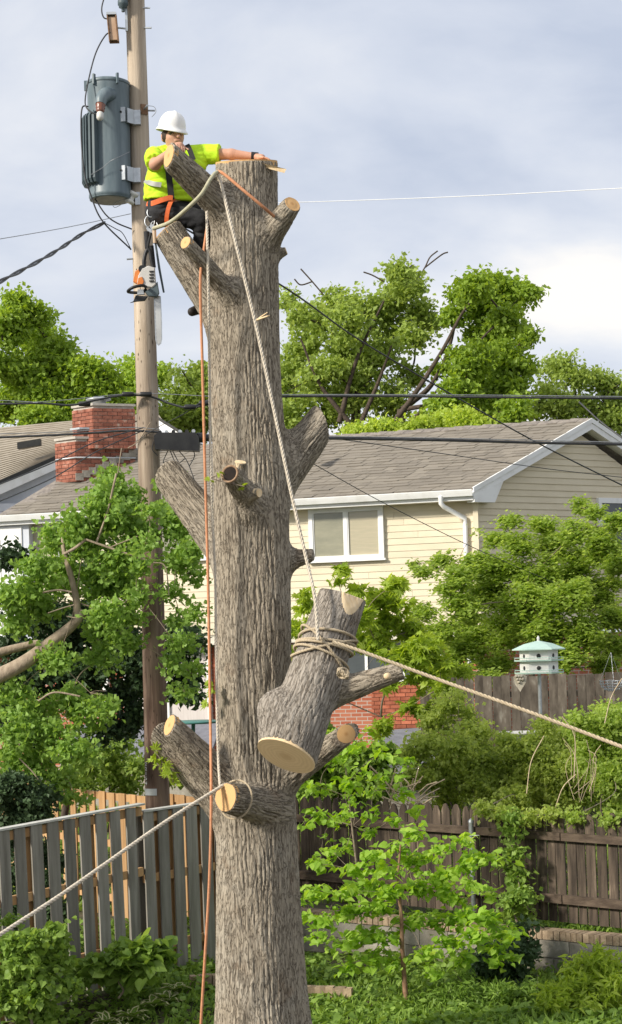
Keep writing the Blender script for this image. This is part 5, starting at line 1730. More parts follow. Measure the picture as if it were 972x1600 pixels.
# boots
for an_, dr_ in ((anR, np.array([-.55, -.5, -.25])), (anL, np.array([.2, -.8, -.2]))):
    dr_ = dr_ / np.linalg.norm(dr_)
    S = Solid(an_ - .33, an_ + .33, .009)
    S.cone(an_ + up_ * .06, an_ - up_ * .05, .062, .055, .02); S.cone(an_ - up_ * .06, an_ - up_ * .07 + dr_ * .15, .052, .042, .03)
    V, F = S.mesh()
    np_mesh('boot', V, F, m_boot, person, smooth=True)
# hard hat: shell with three ridges, brim and peak, tipped forward with the head
hc = Vector(head) + Vector((-.012, .012, .086))
tilt = Matrix.Rotation(R(10), 3, 'Y') @ Matrix.Rotation(R(9), 3, 'X')
face_dir = Vector((.38, -.92, 0)).normalized()
vs, fs = [], []
NK, NR = 48, 16
prof = []
for i in range(NR):
    t = i / (NR - 1) * math.pi / 2
    prof.append((math.cos(t) ** .78, math.sin(t)))
rings = [(1.02, -.010, 0), (1.06, -.022, 1), (1.15, -.030, 1), (1.165, -.024, 1), (1.06, -.012, 1)] + [(a, b * .148, 0) for a, b in prof]
rings = [(1.0, -.022, 0), (1.13, -.034, 1), (1.145, -.026, 1), (1.02, -.004, 1)] + [(a, b * .150, 0) for a, b in prof]
for (ra, hz, brim) in rings:
    for k in range(NK):
        q = 2 * math.pi * k / NK
        d = Vector((math.cos(q), math.sin(q), 0))
        f = d.dot(face_dir)
        r = .126 * ra * (1 + .05 * abs(f))
        if brim: r += .045 * max(0, f) ** 2 * (1 if ra > 1.05 else .2)
        z_ = hz
        if not brim and hz > .02:
            sdv = d.cross(Vector((0, 0, 1))).dot(face_dir)
            z_ += .008 * math.exp(-(sdv * ra / .10) ** 2) * (hz / .15)
        if brim: z_ -= .018 * max(0, f) ** 2
        v = tilt @ Vector((d.x * r, d.y * r, z_))
        vs.append(hc + v)
for i in range(len(rings) - 1):
    for k in range(NK):
        k2 = (k + 1) % NK
        fs.append((i * NK + k, i * NK + k2, (i + 1) * NK + k2, (i + 1) * NK + k))
MB().add(vs, fs, True).build('hard_hat', m_hat, person)
# hair under the hat, glasses
MB().lathe(Vector(head) + Vector((-.014, .018, -.012)), [(.085, -.03), (.099, -.015), (.104, .04), (.09, .06)], axis=(.1, -.1, 1), n=24).build('hair', m_hair, person)
gl = MB()
for sx_ in (-.008, .058):
    gl.lathe(Vector(head) + Vector((sx_, -.103 + .012 * abs(sx_) / .03, .002)), [(.024, -.006), (.026, 0), (.022, .006)], axis=(.25 if sx_ > 0 else -.1, -1, 0), n=16, sy=.7)
gl.build('safety_glasses', m_lens, person)


def strap(name, pts, w, mat, parent, th=.006, nrm=(0, -1, 0)):
    pts = spline(pts, 8)
    mb = MB(); n_ = Vector(nrm).normalized()
    L_, R_ = [], []
    for i, p in enumerate(pts):
        t = (pts[min(i + 1, len(pts) - 1)] - pts[max(i - 1, 0)]).normalized()
        s_ = t.cross(n_).normalized()
        L_.append((p - s_ * w, p + s_ * w, p + s_ * w + n_ * th, p - s_ * w + n_ * th))
    for i in range(len(pts) - 1):
        mb.hexa(L_[i], L_[i + 1])
    return mb.build(name, mat, parent)


V_ = lambda x, y, d: Vector(hp(x, y, d))
strap('suspender', [V_(262, 258, -.175), V_(264, 275, -.178), V_(266, 292, -.175), V_(268, 312, -.168)], .028, m_strap, person)
strap('suspender', [V_(292, 226, -.08), V_(297, 236, -.13), V_(302, 250, -.165)], .024, m_strap, person)
strap('reflective_band', [V_(226.5, 282, -.08), V_(232, 285, -.155), V_(241, 287.5, -.192), V_(252, 289, -.205)], .022, m_reflect, person)
strap('belt', [V_(229, 319, -.06), V_(238, 318, -.15), V_(252, 313, -.19), V_(264, 309.5, -.19), V_(270, 310, -.187)], .023, m_orange, person, th=.012)
lr = []
lc = V_(268, 333, -.08); la = (V_(316, 345, -.10) - V_(252, 330, -.04)).normalized()
lx = la.cross(UP).normalized(); lz = lx.cross(la)
ring = []
for k in range(25):
    q = 2 * math.pi * k / 24
    ring.append(lc + (lx * math.cos(q) + lz * math.sin(q)) * .128)
rb = MB()
for i in range(24):
    d0 = (ring[i] - lc).normalized(); d1 = (ring[i + 1] - lc).normalized()
    rb.hexa([ring[i] - la * .019, ring[i] + la * .019, ring[i] + la * .019 + d0 * .01, ring[i] - la * .019 + d0 * .01], [ring[i + 1] - la * .019, ring[i + 1] + la * .019, ring[i + 1] + la * .019 + d1 * .01, ring[i + 1] - la * .019 + d1 * .01])
rb.build('leg_loop', m_orange, person)
MB().tube([Vector(wrL) + Vector((-.02, 0, 0)), Vector(wrL) + Vector((.045, 0, -.006))], [.041, .039], 18).build('wristband', m_strap, person)
# carabiners and rings at the hip
cb = MB()
for (x_, y_, r_) in ((236, 332, .035), (234, 346, .045), (241, 352, .03)):
    c = V_(x_, y_, -.12)
    cb.tube([c + Vector((math.cos(q) * r_, math.sin(q) * .01, math.sin(q) * r_ * 1.3)) for q in np.linspace(0, 2 * math.pi, 17)], .006, 6)
cb.box(V_(239, 356, -.13), (.035, .012, .022), (.8, 0, -.6), (0, 1, 0), (.6, 0, .8)).box(V_(234, 361, -.13), (.018, .012, .04), (.9, 0, .4), (0, 1, 0), (-.4, 0, .9))
cb.build('carabiners', m_metal, person)
c = V_(322, 322, -.12)
MB().tube([c + Vector((math.cos(q) * .04, .01, math.sin(q) * .06)) for q in np.linspace(0, 2 * math.pi, 17)], .007, 6).build('carabiner', m_metal, person)

# ================================================================== chainsaw hanging below him
saw = empty('chainsaw', at(228, 470, 15.9), 'white and orange chainsaw hanging from the climber in front of the pole', 'chainsaw')
m_sawwhite = M('off_white_saw_plastic', (0.50, 0.48, 0.44), (0.60, 0.58, 0.54), rough=0.45)
m_saworange = M('orange_saw_plastic', (0.62, 0.19, 0.04), (0.68, 0.23, 0.06), rough=0.45)
m_bar = M('steel_guide_bar', (0.46, 0.46, 0.44), (0.56, 0.56, 0.54), rough=0.35, metal=0.4)
SY = 15.9


def sp_(x, y, d=0.0): return at(x, y, SY + d)


def slab(name, outline, d0, d1, mat, parent, bev=0.9):
    c = sum((sp_(x, y) for x, y in outline), Vector()) / len(outline)
    mb = MB()
    ft = [sp_(x, y, d0) for x, y in outline]; ft_in = [Vector((c.x, p.y, c.z)).lerp(p, bev) for p in ft]
    md0 = [p + Vector((0, .014, 0)) for p in ft]
    bk = [sp_(x, y, d1) for x, y in outline]
    n_ = len(outline)
    vs = ft_in + md0 + bk
    fs = [tuple(range(n_))]
    for lv in (0, 1):
        for i in range(n_):
            j = (i + 1) % n_
            fs.append((lv * n_ + i, lv * n_ + j, (lv + 1) * n_ + j, (lv + 1) * n_ + i))
    fs.append(tuple(range(2 * n_, 3 * n_))[::-1])
    mb.add(vs, fs)
    return mb.build(name, mat, parent)


slab('engine_housing', [(222, 419), (232, 415), (242, 418), (244, 445), (238, 450), (222, 448), (214, 442), (216, 430)], -.07, .06, m_sawwhite, saw)
slab('starter_cover', [(216, 434), (222, 432), (225, 440), (222, 447), (214, 446)], -.082, -.06, m_saworange, saw)
slab('rear_cover', [(211, 424), (217, 420), (221, 430), (213, 444), (208, 440)], -.04, .06, m_saworange, saw)
slab('engine_block', [(238, 448), (246, 440), (249, 458), (246, 464), (232, 463), (226, 456)], -.06, .07, m_rust if False else m_tankfin, saw)
slab('muffler', [(215, 452), (224, 452), (226, 460), (214, 461)], -.06, .04, m_metal, saw)
for k in range(4):
    MB().box(sp_(237, 424 + 5 * k, -.078), (.022, .004, .006)).build('cooling_slot', m_blackplastic, saw)
MB().tube(spline([sp_(228, 448, -.06), sp_(222, 446, -.13), sp_(208, 449, -.14), sp_(200, 455, -.10), sp_(206, 457, -.03), sp_(222, 457, .02), sp_(228, 452, .05)], 8), .014, 10).build('front_handle', m_blackplastic, saw)
slab('hand_guard', [(203, 473), (208, 471), (212, 461), (219, 462), (231, 463), (226, 470), (214, 471)], -.05, .03, m_blackplastic, saw)
MB().lathe(sp_(222, 420, -.04), [(.03, -.02), (.034, 0), (.03, .02)], axis=(0, 1, 0), n=16).build('filler_cap', m_blackplastic, saw)
MB().tube(spline([sp_(226, 420, .0), sp_(225, 408, 0), sp_(229, 392, 0), sp_(234, 392, 0), sp_(237, 408, 0), sp_(240, 420, 0)], 8), .017, 10).build('rear_handle', m_blackplastic, saw)
bar = [(241.5, 462), (250, 462), (251.5, 500), (252, 530), (250.5, 536), (248, 538.5), (245.5, 536), (244, 530), (243, 500)]
slab('guide_bar', bar, -.004, .006, m_bar, saw, bev=.98)
ch = MB()
path = [sp_(x, y) for x, y in bar[1:]] + [sp_(x, y) for x, y in bar[:1]]
for i, p in enumerate(resample([sp_(250.6, 464), sp_(252.3, 500), sp_(252.6, 530), sp_(251, 536.5), sp_(248, 539), sp_(245, 536.5), sp_(243.4, 530), sp_(242.4, 500), sp_(241, 464)], .012)):
    ch.box(p + Vector((0, .001, 0)), (.0042, .007 if i % 3 else .005, .0055))
tag(ch.build('saw_chain', m_metal, saw), kind='stuff')
# strap that carries the saw, tool sheath beside it
MB().tube(spline([sp_(231, 394, 0), sp_(232, 380, .0), sp_(236, 364, .02)], 6), .012, 8).build('carrying_strap', m_strap, saw)
sh = empty('tool_sheath', at(238, 400, 15.95), 'dark tool sheath and handsaw hanging at the hip above the chainsaw', 'tool sheath')
MB().tube([at(241, 360, 15.92), at(242, 380, 15.92)], .018, 10).build('handle', M('pale_wood_handle', (.5, .36, .24), (.56, .42, .3), rough=.6), sh)
MB().tube([at(229, 362, 15.97), at(230, 388, 15.97)], [.026, .022], 10).build('pouch', m_trouser, sh)
MB().tube([at(236, 384, 15.95), at(241, 418, 15.97)], [.024, .016], 8).build('scabbard', m_strap, sh)
MB().tube([at(243, 380, 15.93), at(249, 420, 15.93), at(256, 457, 15.93)], [.009, .011, .009], 8).build('rod', m_tankfin, sh)

# ================================================================== ropes
m_ropew = M('white_rope', (0.52, 0.45, 0.35), (0.66, 0.59, 0.48), scale=40, rough=0.9)
m_ropeo = M('orange_rope', (0.50, 0.21, 0.10), (0.62, 0.30, 0.16), scale=40, rough=0.85)
m_ropeg = M('grey_green_lanyard', (0.36, 0.34, 0.22), (0.48, 0.45, 0.32), scale=40, rough=0.9)
m_ropet = M('tan_rope', (0.40, 0.32, 0.21), (0.52, 0.43, 0.30), scale=40, rough=0.9)


def rope(name, label, pts, r, mat, k=10, twist=True, pitch=None, parent=None, flat=False):
    path = resample(spline(pts, k), r * 1.1 if twist else .04)
    mb = MB()
    if not twist:
        mb.tube(path, r, 10)
    else:
        pitch = pitch or r * 7
        fr_ = frames(path)
        d = 0.0
        ph = []
        for i in range(len(path)):
            if i: d += (path[i] - path[i - 1]).length
            ph.append(2 * math.pi * d / pitch)
        for s_ in range(3):
            mb.tube([p + (a * math.cos(q + s_ * 2.0944) + b * math.sin(q + s_ * 2.0944)) * r * .52 for p, (t, a, b), q in zip(path, fr_, ph)], r * .55, 6)
    o = mb.build(name, mat, parent)
    if label: tag(o, label, 'rope')
    return o


# rigging line: over the crotch and down to the hanging log
rope('rigging_rope', 'pale rope from the crotch below the climber down to the hanging log', [at(336, 292, 15.70), at(338, 276, 15.62), at(344, 281, 15.55), at(362, 355, 15.42), at(398, 500, 15.40), at(428, 640, 15.35), at(455, 770, 15.27), at(478, 870, 15.2), at(492, 935, 15.05), at(497, 1000, 14.98)], .016, m_ropew)
# orange sling across the trunk
rope('orange_sling', 'orange rope sling across the trunk top below the cut', [at(334, 290, 15.72), at(339, 269, 15.62), at(350, 272, 15.56), at(380, 297, 15.50), at(410, 322, 15.52), at(428, 338, 15.62)], .014, m_ropeo, twist=False)
# lanyard from the hip over the stub
rope('lanyard', 'worn grey-green lanyard from the climber hip up to the crotch', [at(240, 357, 15.72), at(266, 347, 15.55), at(292, 326, 15.42), at(315, 303, 15.38), at(327, 283, 15.42), at(335, 272, 15.50), at(340, 269, 15.60)], .018, m_ropeg, twist=False)
rope('climbing_rope', 'white rope hanging straight down the left side of the trunk', [at(323, 330, 15.55), at(325, 420, 15.42), at(327, 560, 15.55), at(330, 760, 15.52), at(336, 900, 15.55), at(338, 1050, 15.55), at(341, 1180, 15.5), at(344, 1228, 15.3)], .013, m_ropew)
rope('climbing_rope', 'orange rope hanging down left of the trunk to the ground', [at(324, 352, 15.55), at(318, 395, 15.50), at(313, 440, 15.45), at(316, 560, 15.5), at(320, 720, 15.5), at(325, 900, 15.5), at(328, 1080, 15.5), at(330, 1250, 15.12), at(327, 1380, 15.2), at(320, 1500, 15.3), at(314, 1600, 15.4), at(311, 1680, 15.5)], .0125, m_ropeo, twist=False)
rope('guide_rope', 'pale rope stretched from the front stub down to the left', [at(352, 1226, 15.24), at(338, 1234, 15.14), at(250, 1290, 14.6), at(100, 1395, 13.6), at(-40, 1487, 12.8), at(-260, 1640, 11.6)], .0165, m_ropew)
# turn of that rope round the stub
st_ = LIMBS[13]; ax = Vector(axes[0])
sa = (Vector(st_['b']) - Vector(st_['a'])).normalized(); cx_ = Vector(st_['b']) - sa * .16
sx_ = sa.orthogonal().normalized(); sy_ = sa.cross(sx_)
rope('rope_turn', 'loop of pale rope round the sawn stub at the front', [cx_ + (sx_ * math.cos(q) + sy_ * math.sin(q)) * .172 + sa * .012 * math.sin(q) for q in np.linspace(0, 2 * math.pi, 17)], .009, m_ropet)
rope('tag_line', 'tan rope stretched from the log down to the right edge', [at(520, 1003, 14.86), at(560, 1016, 14.8), at(680, 1060, 14.6), at(820, 1110, 14.3), at(972, 1167, 14.0), at(1300, 1292, 13.2)], .0165, m_ropet)
# lashing: several turns and knots round the log
lash = empty('rope_lashing', at(515, 1020, 14.9), 'tan rope wound and knotted round the upper hanging log', 'rope')
lx = LOG_AX.cross(Vector((0, 1, 0))).normalized(); ly = lx.cross(LOG_AX)


def log_ring(t, tilt, tx=0.0, r=None):
    c = LOG_A + (Vector(lb['b']) - LOG_A) * t
    r = r or (lb['ra'] + (lb['rb'] - lb['ra']) * t) + .018
    return [c + (lx * math.cos(q) + ly * math.sin(q)) * r + LOG_AX * (tilt * math.cos(q) + tx * math.sin(q)) for q in np.linspace(0, 2 * math.pi, 33)]


for (t, ti, tx) in ((.60, .02, .0), (.66, -.03, .02), (.69, -.06, .03), (.72, -.05, -.02), (.64, .16, .0), (.66, -.16, .04)):
    rope('turn', None, log_ring(t, ti, tx), .0125, m_ropet, k=3, parent=lash)
kc = at(536, 1052, 14.86)
for k in range(4):
    q0 = k * 1.3
    rope('knot', None, [kc + Vector((.045 * math.cos(q + q0) * (1 - .1 * k), .03 * math.sin(q * 2 + k), .04 * math.sin(q + q0 * .5))) for q in np.linspace(0, 2 * math.pi, 13)], .0125, m_ropet, k=3, parent=lash)
# ================================================================== fences
m_greyboard = M('grey_fence_board', (0.17, 0.157, 0.13), (0.29, 0.272, 0.235), scale=9, stretch=(1.5, 1.5, 0.12), rough=0.9, rand=0.22, bump=0.3, bscale=25, c3=(0.40, 0.37, 0.31))
m_tanboard = M('tan_fence_board', (0.36, 0.20, 0.085), (0.50, 0.31, 0.15), scale=9, stretch=(1.5, 1.5, 0.12), rough=0.88, rand=0.14, bump=0.3, bscale=25)
m_caprail = M('pale_cap_rail', (0.42, 0.41, 0.37), (0.58, 0.57, 0.52), scale=8, rough=0.9, bump=0.3)
m_brownboard = M('brown_picket', (0.036, 0.027, 0.02), (0.105, 0.078, 0.057), scale=7, stretch=(2.2, 2.2, 0.22), rough=0.92, rand=0.38, bump=0.4, bscale=25, c3=(0.30, 0.23, 0.165), lo=.36, hi=.60)
m_darkboard = M('shade_mottled_board', (0.05, 0.04, 0.03), (0.125, 0.105, 0.082), scale=4, stretch=(1.8, 1.8, .6), rough=0.95, rand=0.2, c3=(0.26, 0.24, 0.20), lo=.36, hi=.6)  # the mottled shade over the far fence is put into this board colour
m_rail = M('brown_rail', (0.06, 0.042, 0.03), (0.13, 0.095, 0.068), scale=8, stretch=(.6, .6, 2), rough=0.92, bump=.4, bscale=22)


def board_mesh(w, h, t, top='flat', mat=None, notch=0.0):
    """Board with its foot at the origin: x across, y thickness, z up."""
    if top == 'flat':
        prof = [(-w / 2, 0), (w / 2, 0), (w / 2, h), (-w / 2, h)]
    elif top == 'dog':
        prof = [(-w / 2, 0), (w / 2, 0), (w / 2, h - .09), (w * .22, h - .012), (0, h), (-w * .22, h - .012), (-w / 2, h - .09)]
    b = MB().hexa([Vector((x, -t / 2, z)) for x, z in prof], [Vector((x, t / 2, z)) for x, z in prof])
    me = bpy.data.meshes.new('board'); me.from_pydata(b.v, [], b.f); me.materials.append(mat)
    return me


def put(name, me, loc, u, parent, lean=0.0, sc=(1, 1, 1)):
    u = Vector((u[0], u[1], 0)).normalized()
    o = bpy.data.objects.new(name, me); COL.objects.link(o); o.parent = parent
    m = Matrix.Translation(Vector(loc) - origin(parent)) @ Matrix.Rotation(math.atan2(u.y, u.x), 4, 'Z') @ Matrix.Rotation(lean, 4, 'Y') @ Matrix.Diagonal((*sc, 1))
    o.matrix_local = m
    return o


def panel(name, label, p0, p1, h, bw, gap, mat, backmat, cap, zdrop=.05, lean=0.0, back=True):
    """Shadow-box panel: boards in front of the rails and boards behind, staggered. p0, p1: top of the panel."""
    u = p1 - p0; L_ = Vector((u.x, u.y, 0)).length; slope = u.z / L_; ud = Vector((u.x, u.y, 0)).normalized(); n = Vector((ud.y, -ud.x, 0))
    t = empty(name, (p0.x, p0.y, p0.z - h), label, 'fence')
    me = board_mesh(bw, 1.0, .019, 'flat', mat); meb = board_mesh(bw, 1.0, .019, 'flat', backmat)
    s = bw / 2; k = 0
    while s < L_ - bw * .4:
        z = p0.z + slope * s
        put('board', me, p0 + ud * s + n * .034 + UP * (z - p0.z - h), ud, t, lean=lean + random.uniform(-.006, .006), sc=(random.uniform(.94, 1.05), 1, h - .012 * random.random()))
        if back and random.random() < back:
            s2 = s + (bw + gap) / 2
            put('board', meb, p0 + ud * s2 - n * .034 + UP * (slope * s2 - h), ud, t, lean=lean, sc=(1, 1, h - .01))
        s += bw + gap; k += 1
    for f in (.22, .62, .965):
        q0 = p0 - UP * h * (1 - f); q1 = p1 - UP * h * (1 - f)
        c = (q0 + q1) / 2
        MB().box(c, ((q1 - q0).length / 2, .022, .045), (q1 - q0).normalized(), -n).build('rail', backmat, t)
    if cap:
        c = (p0 + p1) / 2 + UP * .010
        MB().box(c, ((p1 - p0).length / 2 + .02, .055, .010), (p1 - p0).normalized(), -n).build('cap_rail', m_caprail, t)
    for s in (0.03, L_ - .03):
        c = p0 + ud * s - n * .10 + UP * (slope * s - h / 2 - .05)
        MB().box(c, (.045, .045, h / 2), ud, n).build('post', mat, t)
    return t


FA1 = at(219, 1258, 18.75); FA0 = at(-30, 1303, 17.0); FA0 = FA1 + (FA0 - FA1) * 1.7
panel('fence_panel', 'grey board fence panel with white cap rail at the left edge', FA0, FA1, 1.88, .145, .078, m_greyboard, m_tanboard, True, lean=-.022, back=.45)
FB0, FB1 = at(222, 1269, 18.8), at(352, 1250, 19.7)
panel('fence_panel', 'grey board fence panel between the pole and the trunk', FB0, FB1, 1.90, .148, .062, m_greyboard, m_tanboard, True, lean=-.01, back=.7)
FC0, FC1 = at(-20, 1217, 25.2), at(232, 1243, 21.6)
panel('back_fence', 'warm tan board fence behind the grey fence left of the pole', FC0, FC1, 1.75, .15, .105, m_tanboard, m_tanboard, False, back=False)
FD0, FD1 = at(262, 1238, 21.9), at(350, 1250, 21.2)
panel('back_fence', 'short tan board fence right of the pole behind the grey panel', FD0, FD1, 1.75, .15, .06, m_tanboard, m_tanboard, False, back=False)

# brown picket fence on the retaining wall at the right
pk = empty('picket_fence', at(700, 1450, 21), 'weathered brown picket fence on the retaining wall', 'fence')
wu = Vector((WB.x - WA.x, WB.y - WA.y, 0)); WL = wu.length; wu /= WL; wnrm = Vector((wu.y, -wu.x, 0))


def wall_pt(s, z): return Vector((WA.x + wu.x * s, WA.y + wu.y * s, z))


pm = [board_mesh(w, 1.28, .018, 'dog', m_brownboard) for w in (.10, .115, .125)]
s = 0.02
i = 0
while s < WL:
    w = (.10, .115, .125)[i % 3] if random.random() < .8 else .115
    j = {.10: 0, .115: 1, .125: 2}[w]
    if not (0.98 < s - 0.0 < 1.02):
        put('picket', pm[j], wall_pt(s + w / 2, .50 + .16 * (1 - s / WL)) - wnrm * .10, wu, pk, lean=random.uniform(-.014, .014), sc=(1, 1, random.uniform(.97, 1.02)))
    s += w + random.uniform(.006, .022); i += 1
for z_, hh in ((1.50, .045), (.78, .05)):
    for (a, b_) in ((0.0, WL * .31), (WL * .312, WL * .60), (WL * .602, WL)):
        c = wall_pt((a + b_) / 2, z_ + .14 * (1 - (a + b_) / 2 / WL)) - wnrm * .055
        MB().box(c, ((b_ - a) / 2, .028, hh), (wu * 1 + UP * (-.14 / WL)).normalized(), wnrm).build('rail', m_rail, pk)
sp0 = (at(750, 1300, 20.8) - WA).dot(wu)
gp = empty('steel_post', wall_pt(sp0, .5), 'galvanised steel post standing in front of the picket fence', 'post')
fp = wall_pt(sp0, 0) - wnrm * .0
MB().tube([fp + UP * .62, fp + UP * 1.70], .030, 14).build('pipe', m_metal, gp)
MB().lathe(fp + UP * 1.70, [(.034, -.03), (.034, .0), (.02, .02), (.004, .03)], n=14).build('cap', m_metal, gp)
for z_ in (1.53, .84):
    MB().tube([fp + UP * z_ + wu * -.06 - wnrm * .02, fp + UP * z_ + wnrm * .036, fp + UP * z_ + wu * .10 - wnrm * .01], .008, 6).build('clamp', m_metal, gp)

# retaining wall: concrete blocks with a course of bricks on edge
rw = empty('retaining_wall', wall_pt(WL / 2, 0), 'low concrete block retaining wall with a brick coping below the picket fence', 'wall')
for r_ in range(2):
    s = -.2 * (r_ % 2)
    while s < WL:
        a, b_ = max(s, 0), min(s + .40, WL)
        piece('block', block_me, wall_pt((a + b_) / 2, .10 + r_ * .20) + wnrm * .10, (b_ - a - .008, .19, .192), wu, wnrm, rw, jit=.003)
        s += .40
MB().box(wall_pt(WL / 2, .2) + wnrm * .07, (WL / 2, .10, .20), wu, wnrm).build('core', m_concrete, rw)
s = 0.0
while s < WL:
    w = random.uniform(.066, .08)
    piece('coping_brick', tanbrick_me, wall_pt(s + w / 2, .455) + wnrm * random.uniform(.082, .092), (w - .008, .23, .10), wu, wnrm, rw, jit=.003)
    s += w
# low curved brick edging in front of it, beside the trunk
ed = empty('brick_edging', at(500, 1545, 19.2), 'short row of buff bricks edging the bed right of the trunk', 'edging')
for k in range(11):
    f = k / 10
    p = at(452 + 92 * f, 1543 + 4 * f, 19.0 - .25 * f)
    piece('edging_brick', tanbrick_me, Vector((p.x, p.y, .09)), (.085 + random.uniform(-.006, .006), .10, .11), (.97, -.22, 0), (.22, .97, 0), ed, jit=.006)
ed2 = empty('brick_edging', at(318, 1530, 18.6), 'two loose buff bricks at the foot of the fence left of the trunk', 'edging')
for k in range(3):
    p = at(306 + 17 * k, 1540, 18.3)
    piece('edging_brick', tanbrick_me, Vector((p.x, p.y, .36 + .0)), (.12, .10, .11), (.97, .22, 0), (-.22, .97, 0), ed2, jit=.012)

# dark far fence behind the birdhouse
FE0, FE1 = at(655, 1058, 27.5), at(1250, 1046, 25.8)
ff = empty('far_fence', at(820, 1140, 27), 'dark mottled board fence behind the white birdhouse', 'fence')
u = FE1 - FE0; ud = Vector((u.x, u.y, 0)); LF = ud.length; ud /= LF
fm_ = board_mesh(.138, 1.0, .02, 'flat', m_darkboard)
s = .07
while s < LF:
    put('board', fm_, FE0 + ud * s + UP * (u.z * s / LF - 1.85), ud, ff, lean=random.uniform(-.006, .006), sc=(1, 1, 1.85 + random.uniform(-.03, .02)))
    s += .146
for f in (.3, 1.5):
    MB().box((FE0 + FE1) / 2 - UP * f + Vector((ud.y, -ud.x, 0)) * -.04, (LF / 2, .02, .045), u.normalized(), Vector((-ud.y, ud.x, 0))).build('rail', m_darkboard, ff)

# ================================================================== birdhouse
bh = empty('birdhouse', at(842, 1130, 24), 'white two tier martin birdhouse with mint green roof on a pole', 'birdhouse')
m_bhw = M('birdhouse_white', (0.78, 0.74, 0.70), (0.82, 0.79, 0.75), rough=0.5)
m_mint = M('mint_green_paint', (0.52, 0.70, 0.60), (0.57, 0.75, 0.65), rough=0.45)
BY = 24.0
bpx = BY / FPX
bc = at(842, 1030, BY)
r6 = lambda r, z_, ph=R(8): [bc + Vector((math.cos(ph + k * math.pi / 3 + math.pi / 6 + R(0)) * r, math.sin(ph + k * math.pi / 3 + math.pi / 6) * r, z_)) for k in range(6)]
ph0 = R(22)
hexp = lambda r, z_: r6(r, z_, ph0)
zpx = lambda y_: (1030 - y_) * bpx
for (y0, y1) in ((1051, 1033.5), (1031.5, 1015.5)):
    bd_ = MB().hexa(hexp(.262, zpx(y0)), hexp(.262, zpx(y1))).build('tier', m_bhw, bh)
    P6 = hexp(.262, (zpx(y0) + zpx(y1)) / 2 - .01)
    for k in range(6):
        a, b_ = P6[k], P6[(k + 1) % 6]
        m_ = (a + b_) / 2; nn_ = (m_ - bc); nn_.z = 0; nn_.normalize()
        if nn_.y > .3: continue
        MB().lathe(m_ + nn_ * .001, [(.030, -.004), (.030, .003), (.004, .0032)], axis=nn_, n=16).build('entry_hole', m_dark, bd_)
        MB().lathe(m_ + nn_ * .001, [(.036, -.004), (.036, .002), (.031, .0025)], axis=nn_, n=16).build('hole_rim', m_bhw, bd_)
    MB().hexa(hexp(.335, zpx(y0) - .012), hexp(.34, zpx(y0) + .008)).build('porch', m_mint, bh)
    Q = hexp(.33, zpx(y0) + .035)
    fen = MB()
    for k in range(6):
        a, b_ = Q[k], Q[(k + 1) % 6]
        fen.tube([a, b_], .005, 5)
        fen.tube([a, a - UP * .035], .004, 4)
    tag(fen.build('railing', m_mint, bh), kind='stuff')
rfm = MB()
hx = hexp(.365, zpx(1015.5)); hx2 = hexp(.365, zpx(1014)); hx3 = hexp(.20, zpx(1006)); tip = bc + UP * zpx(1001)
rfm.hexa(hx, hx2); rfm.hexa(hx2, hx3)
rfm.hexa(hx3, [tip + (p - bc) * .05 - UP * 0 for p in hexp(.2, 0)])
rfm.build('roof', m_mint, bh)
MB().lathe(bc + UP * zpx(1001), [(.02, -.01), (.016, .02), (.022, .035), (.012, .055), (.002, .07)], n=12).build('finial', m_bhw, bh)
MB().tube([bc + UP * zpx(1052), Vector((bc.x, bc.y, .6))], .026, 10).build('pole', m_metal, bh)

# pale pointed plaque and wire basket near it
m_stone = M('pale_carved_stone', (0.50, 0.44, 0.33), (0.62, 0.56, 0.45), scale=30, rough=0.9, bump=.5)
pl = empty('garden_plaque', at(812, 1070, 25.5), 'pale carved stone plaque tapering to a point left of the birdhouse pole', 'plaque')
prof = [(802, 1058), (806, 1053), (815, 1052), (823, 1057), (822, 1066), (813, 1081), (804, 1068)]
MB().hexa([at(x, y, 25.4) for x, y in prof], [at(x, y, 25.5) for x, y in prof]).build('panel', m_stone, pl)
for k in range(7):
    MB().lathe(at(807 + 4 * (k % 3) + 2 * (k // 3), 1057 + 4.5 * (k // 3), 25.39), [(.025, -.01), (.02, .012), (.005, .018)], axis=(0, -1, 0), n=8).build('carving', m_stone, pl)
bk = empty('wire_basket', at(955, 1072, 24.5), 'empty wire hanging basket at the right edge', 'basket')
wb = MB(); bcn = at(956, 1066, 24.5)
for i, (r_, z_) in enumerate(((.17, .02), (.168, -.02), (.15, -.06), (.11, -.10), (.05, -.12))):
    wb.tube([bcn + Vector((math.cos(q) * r_, math.sin(q) * r_, z_ + .006 * math.sin(5 * q))) for q in np.linspace(0, 2 * math.pi, 25)], .005, 5)
for q in np.linspace(0, 2 * math.pi, 15)[:-1]:
    wb.tube([bcn + Vector((math.cos(q) * r_, math.sin(q) * r_, z_)) for r_, z_ in ((.17, .02), (.15, -.06), (.05, -.12))], .004, 4)
wb.build('basket', m_metal, bk)
for q in (.5, 2.6, 4.7):
    MB().tube([bcn + Vector((math.cos(q) * .17, math.sin(q) * .17, .02)), bcn + UP * .42], .003, 4).build('chain', m_metal, bk)
jk = empty('white_planter', at(812, 1146, 23.5), 'pale broken planter in the shrubs below the birdhouse', 'planter')
MB().lathe(at(812, 1158, 23.5), [(.10, -.1), (.17, .08), (.20, .10), (.20, .13), (.16, .13), (.14, .08)], n=18, sx=1.4).build('bowl', M('chalky_plaster', (.62, .6, .55), (.72, .7, .66), rough=.9), jk)
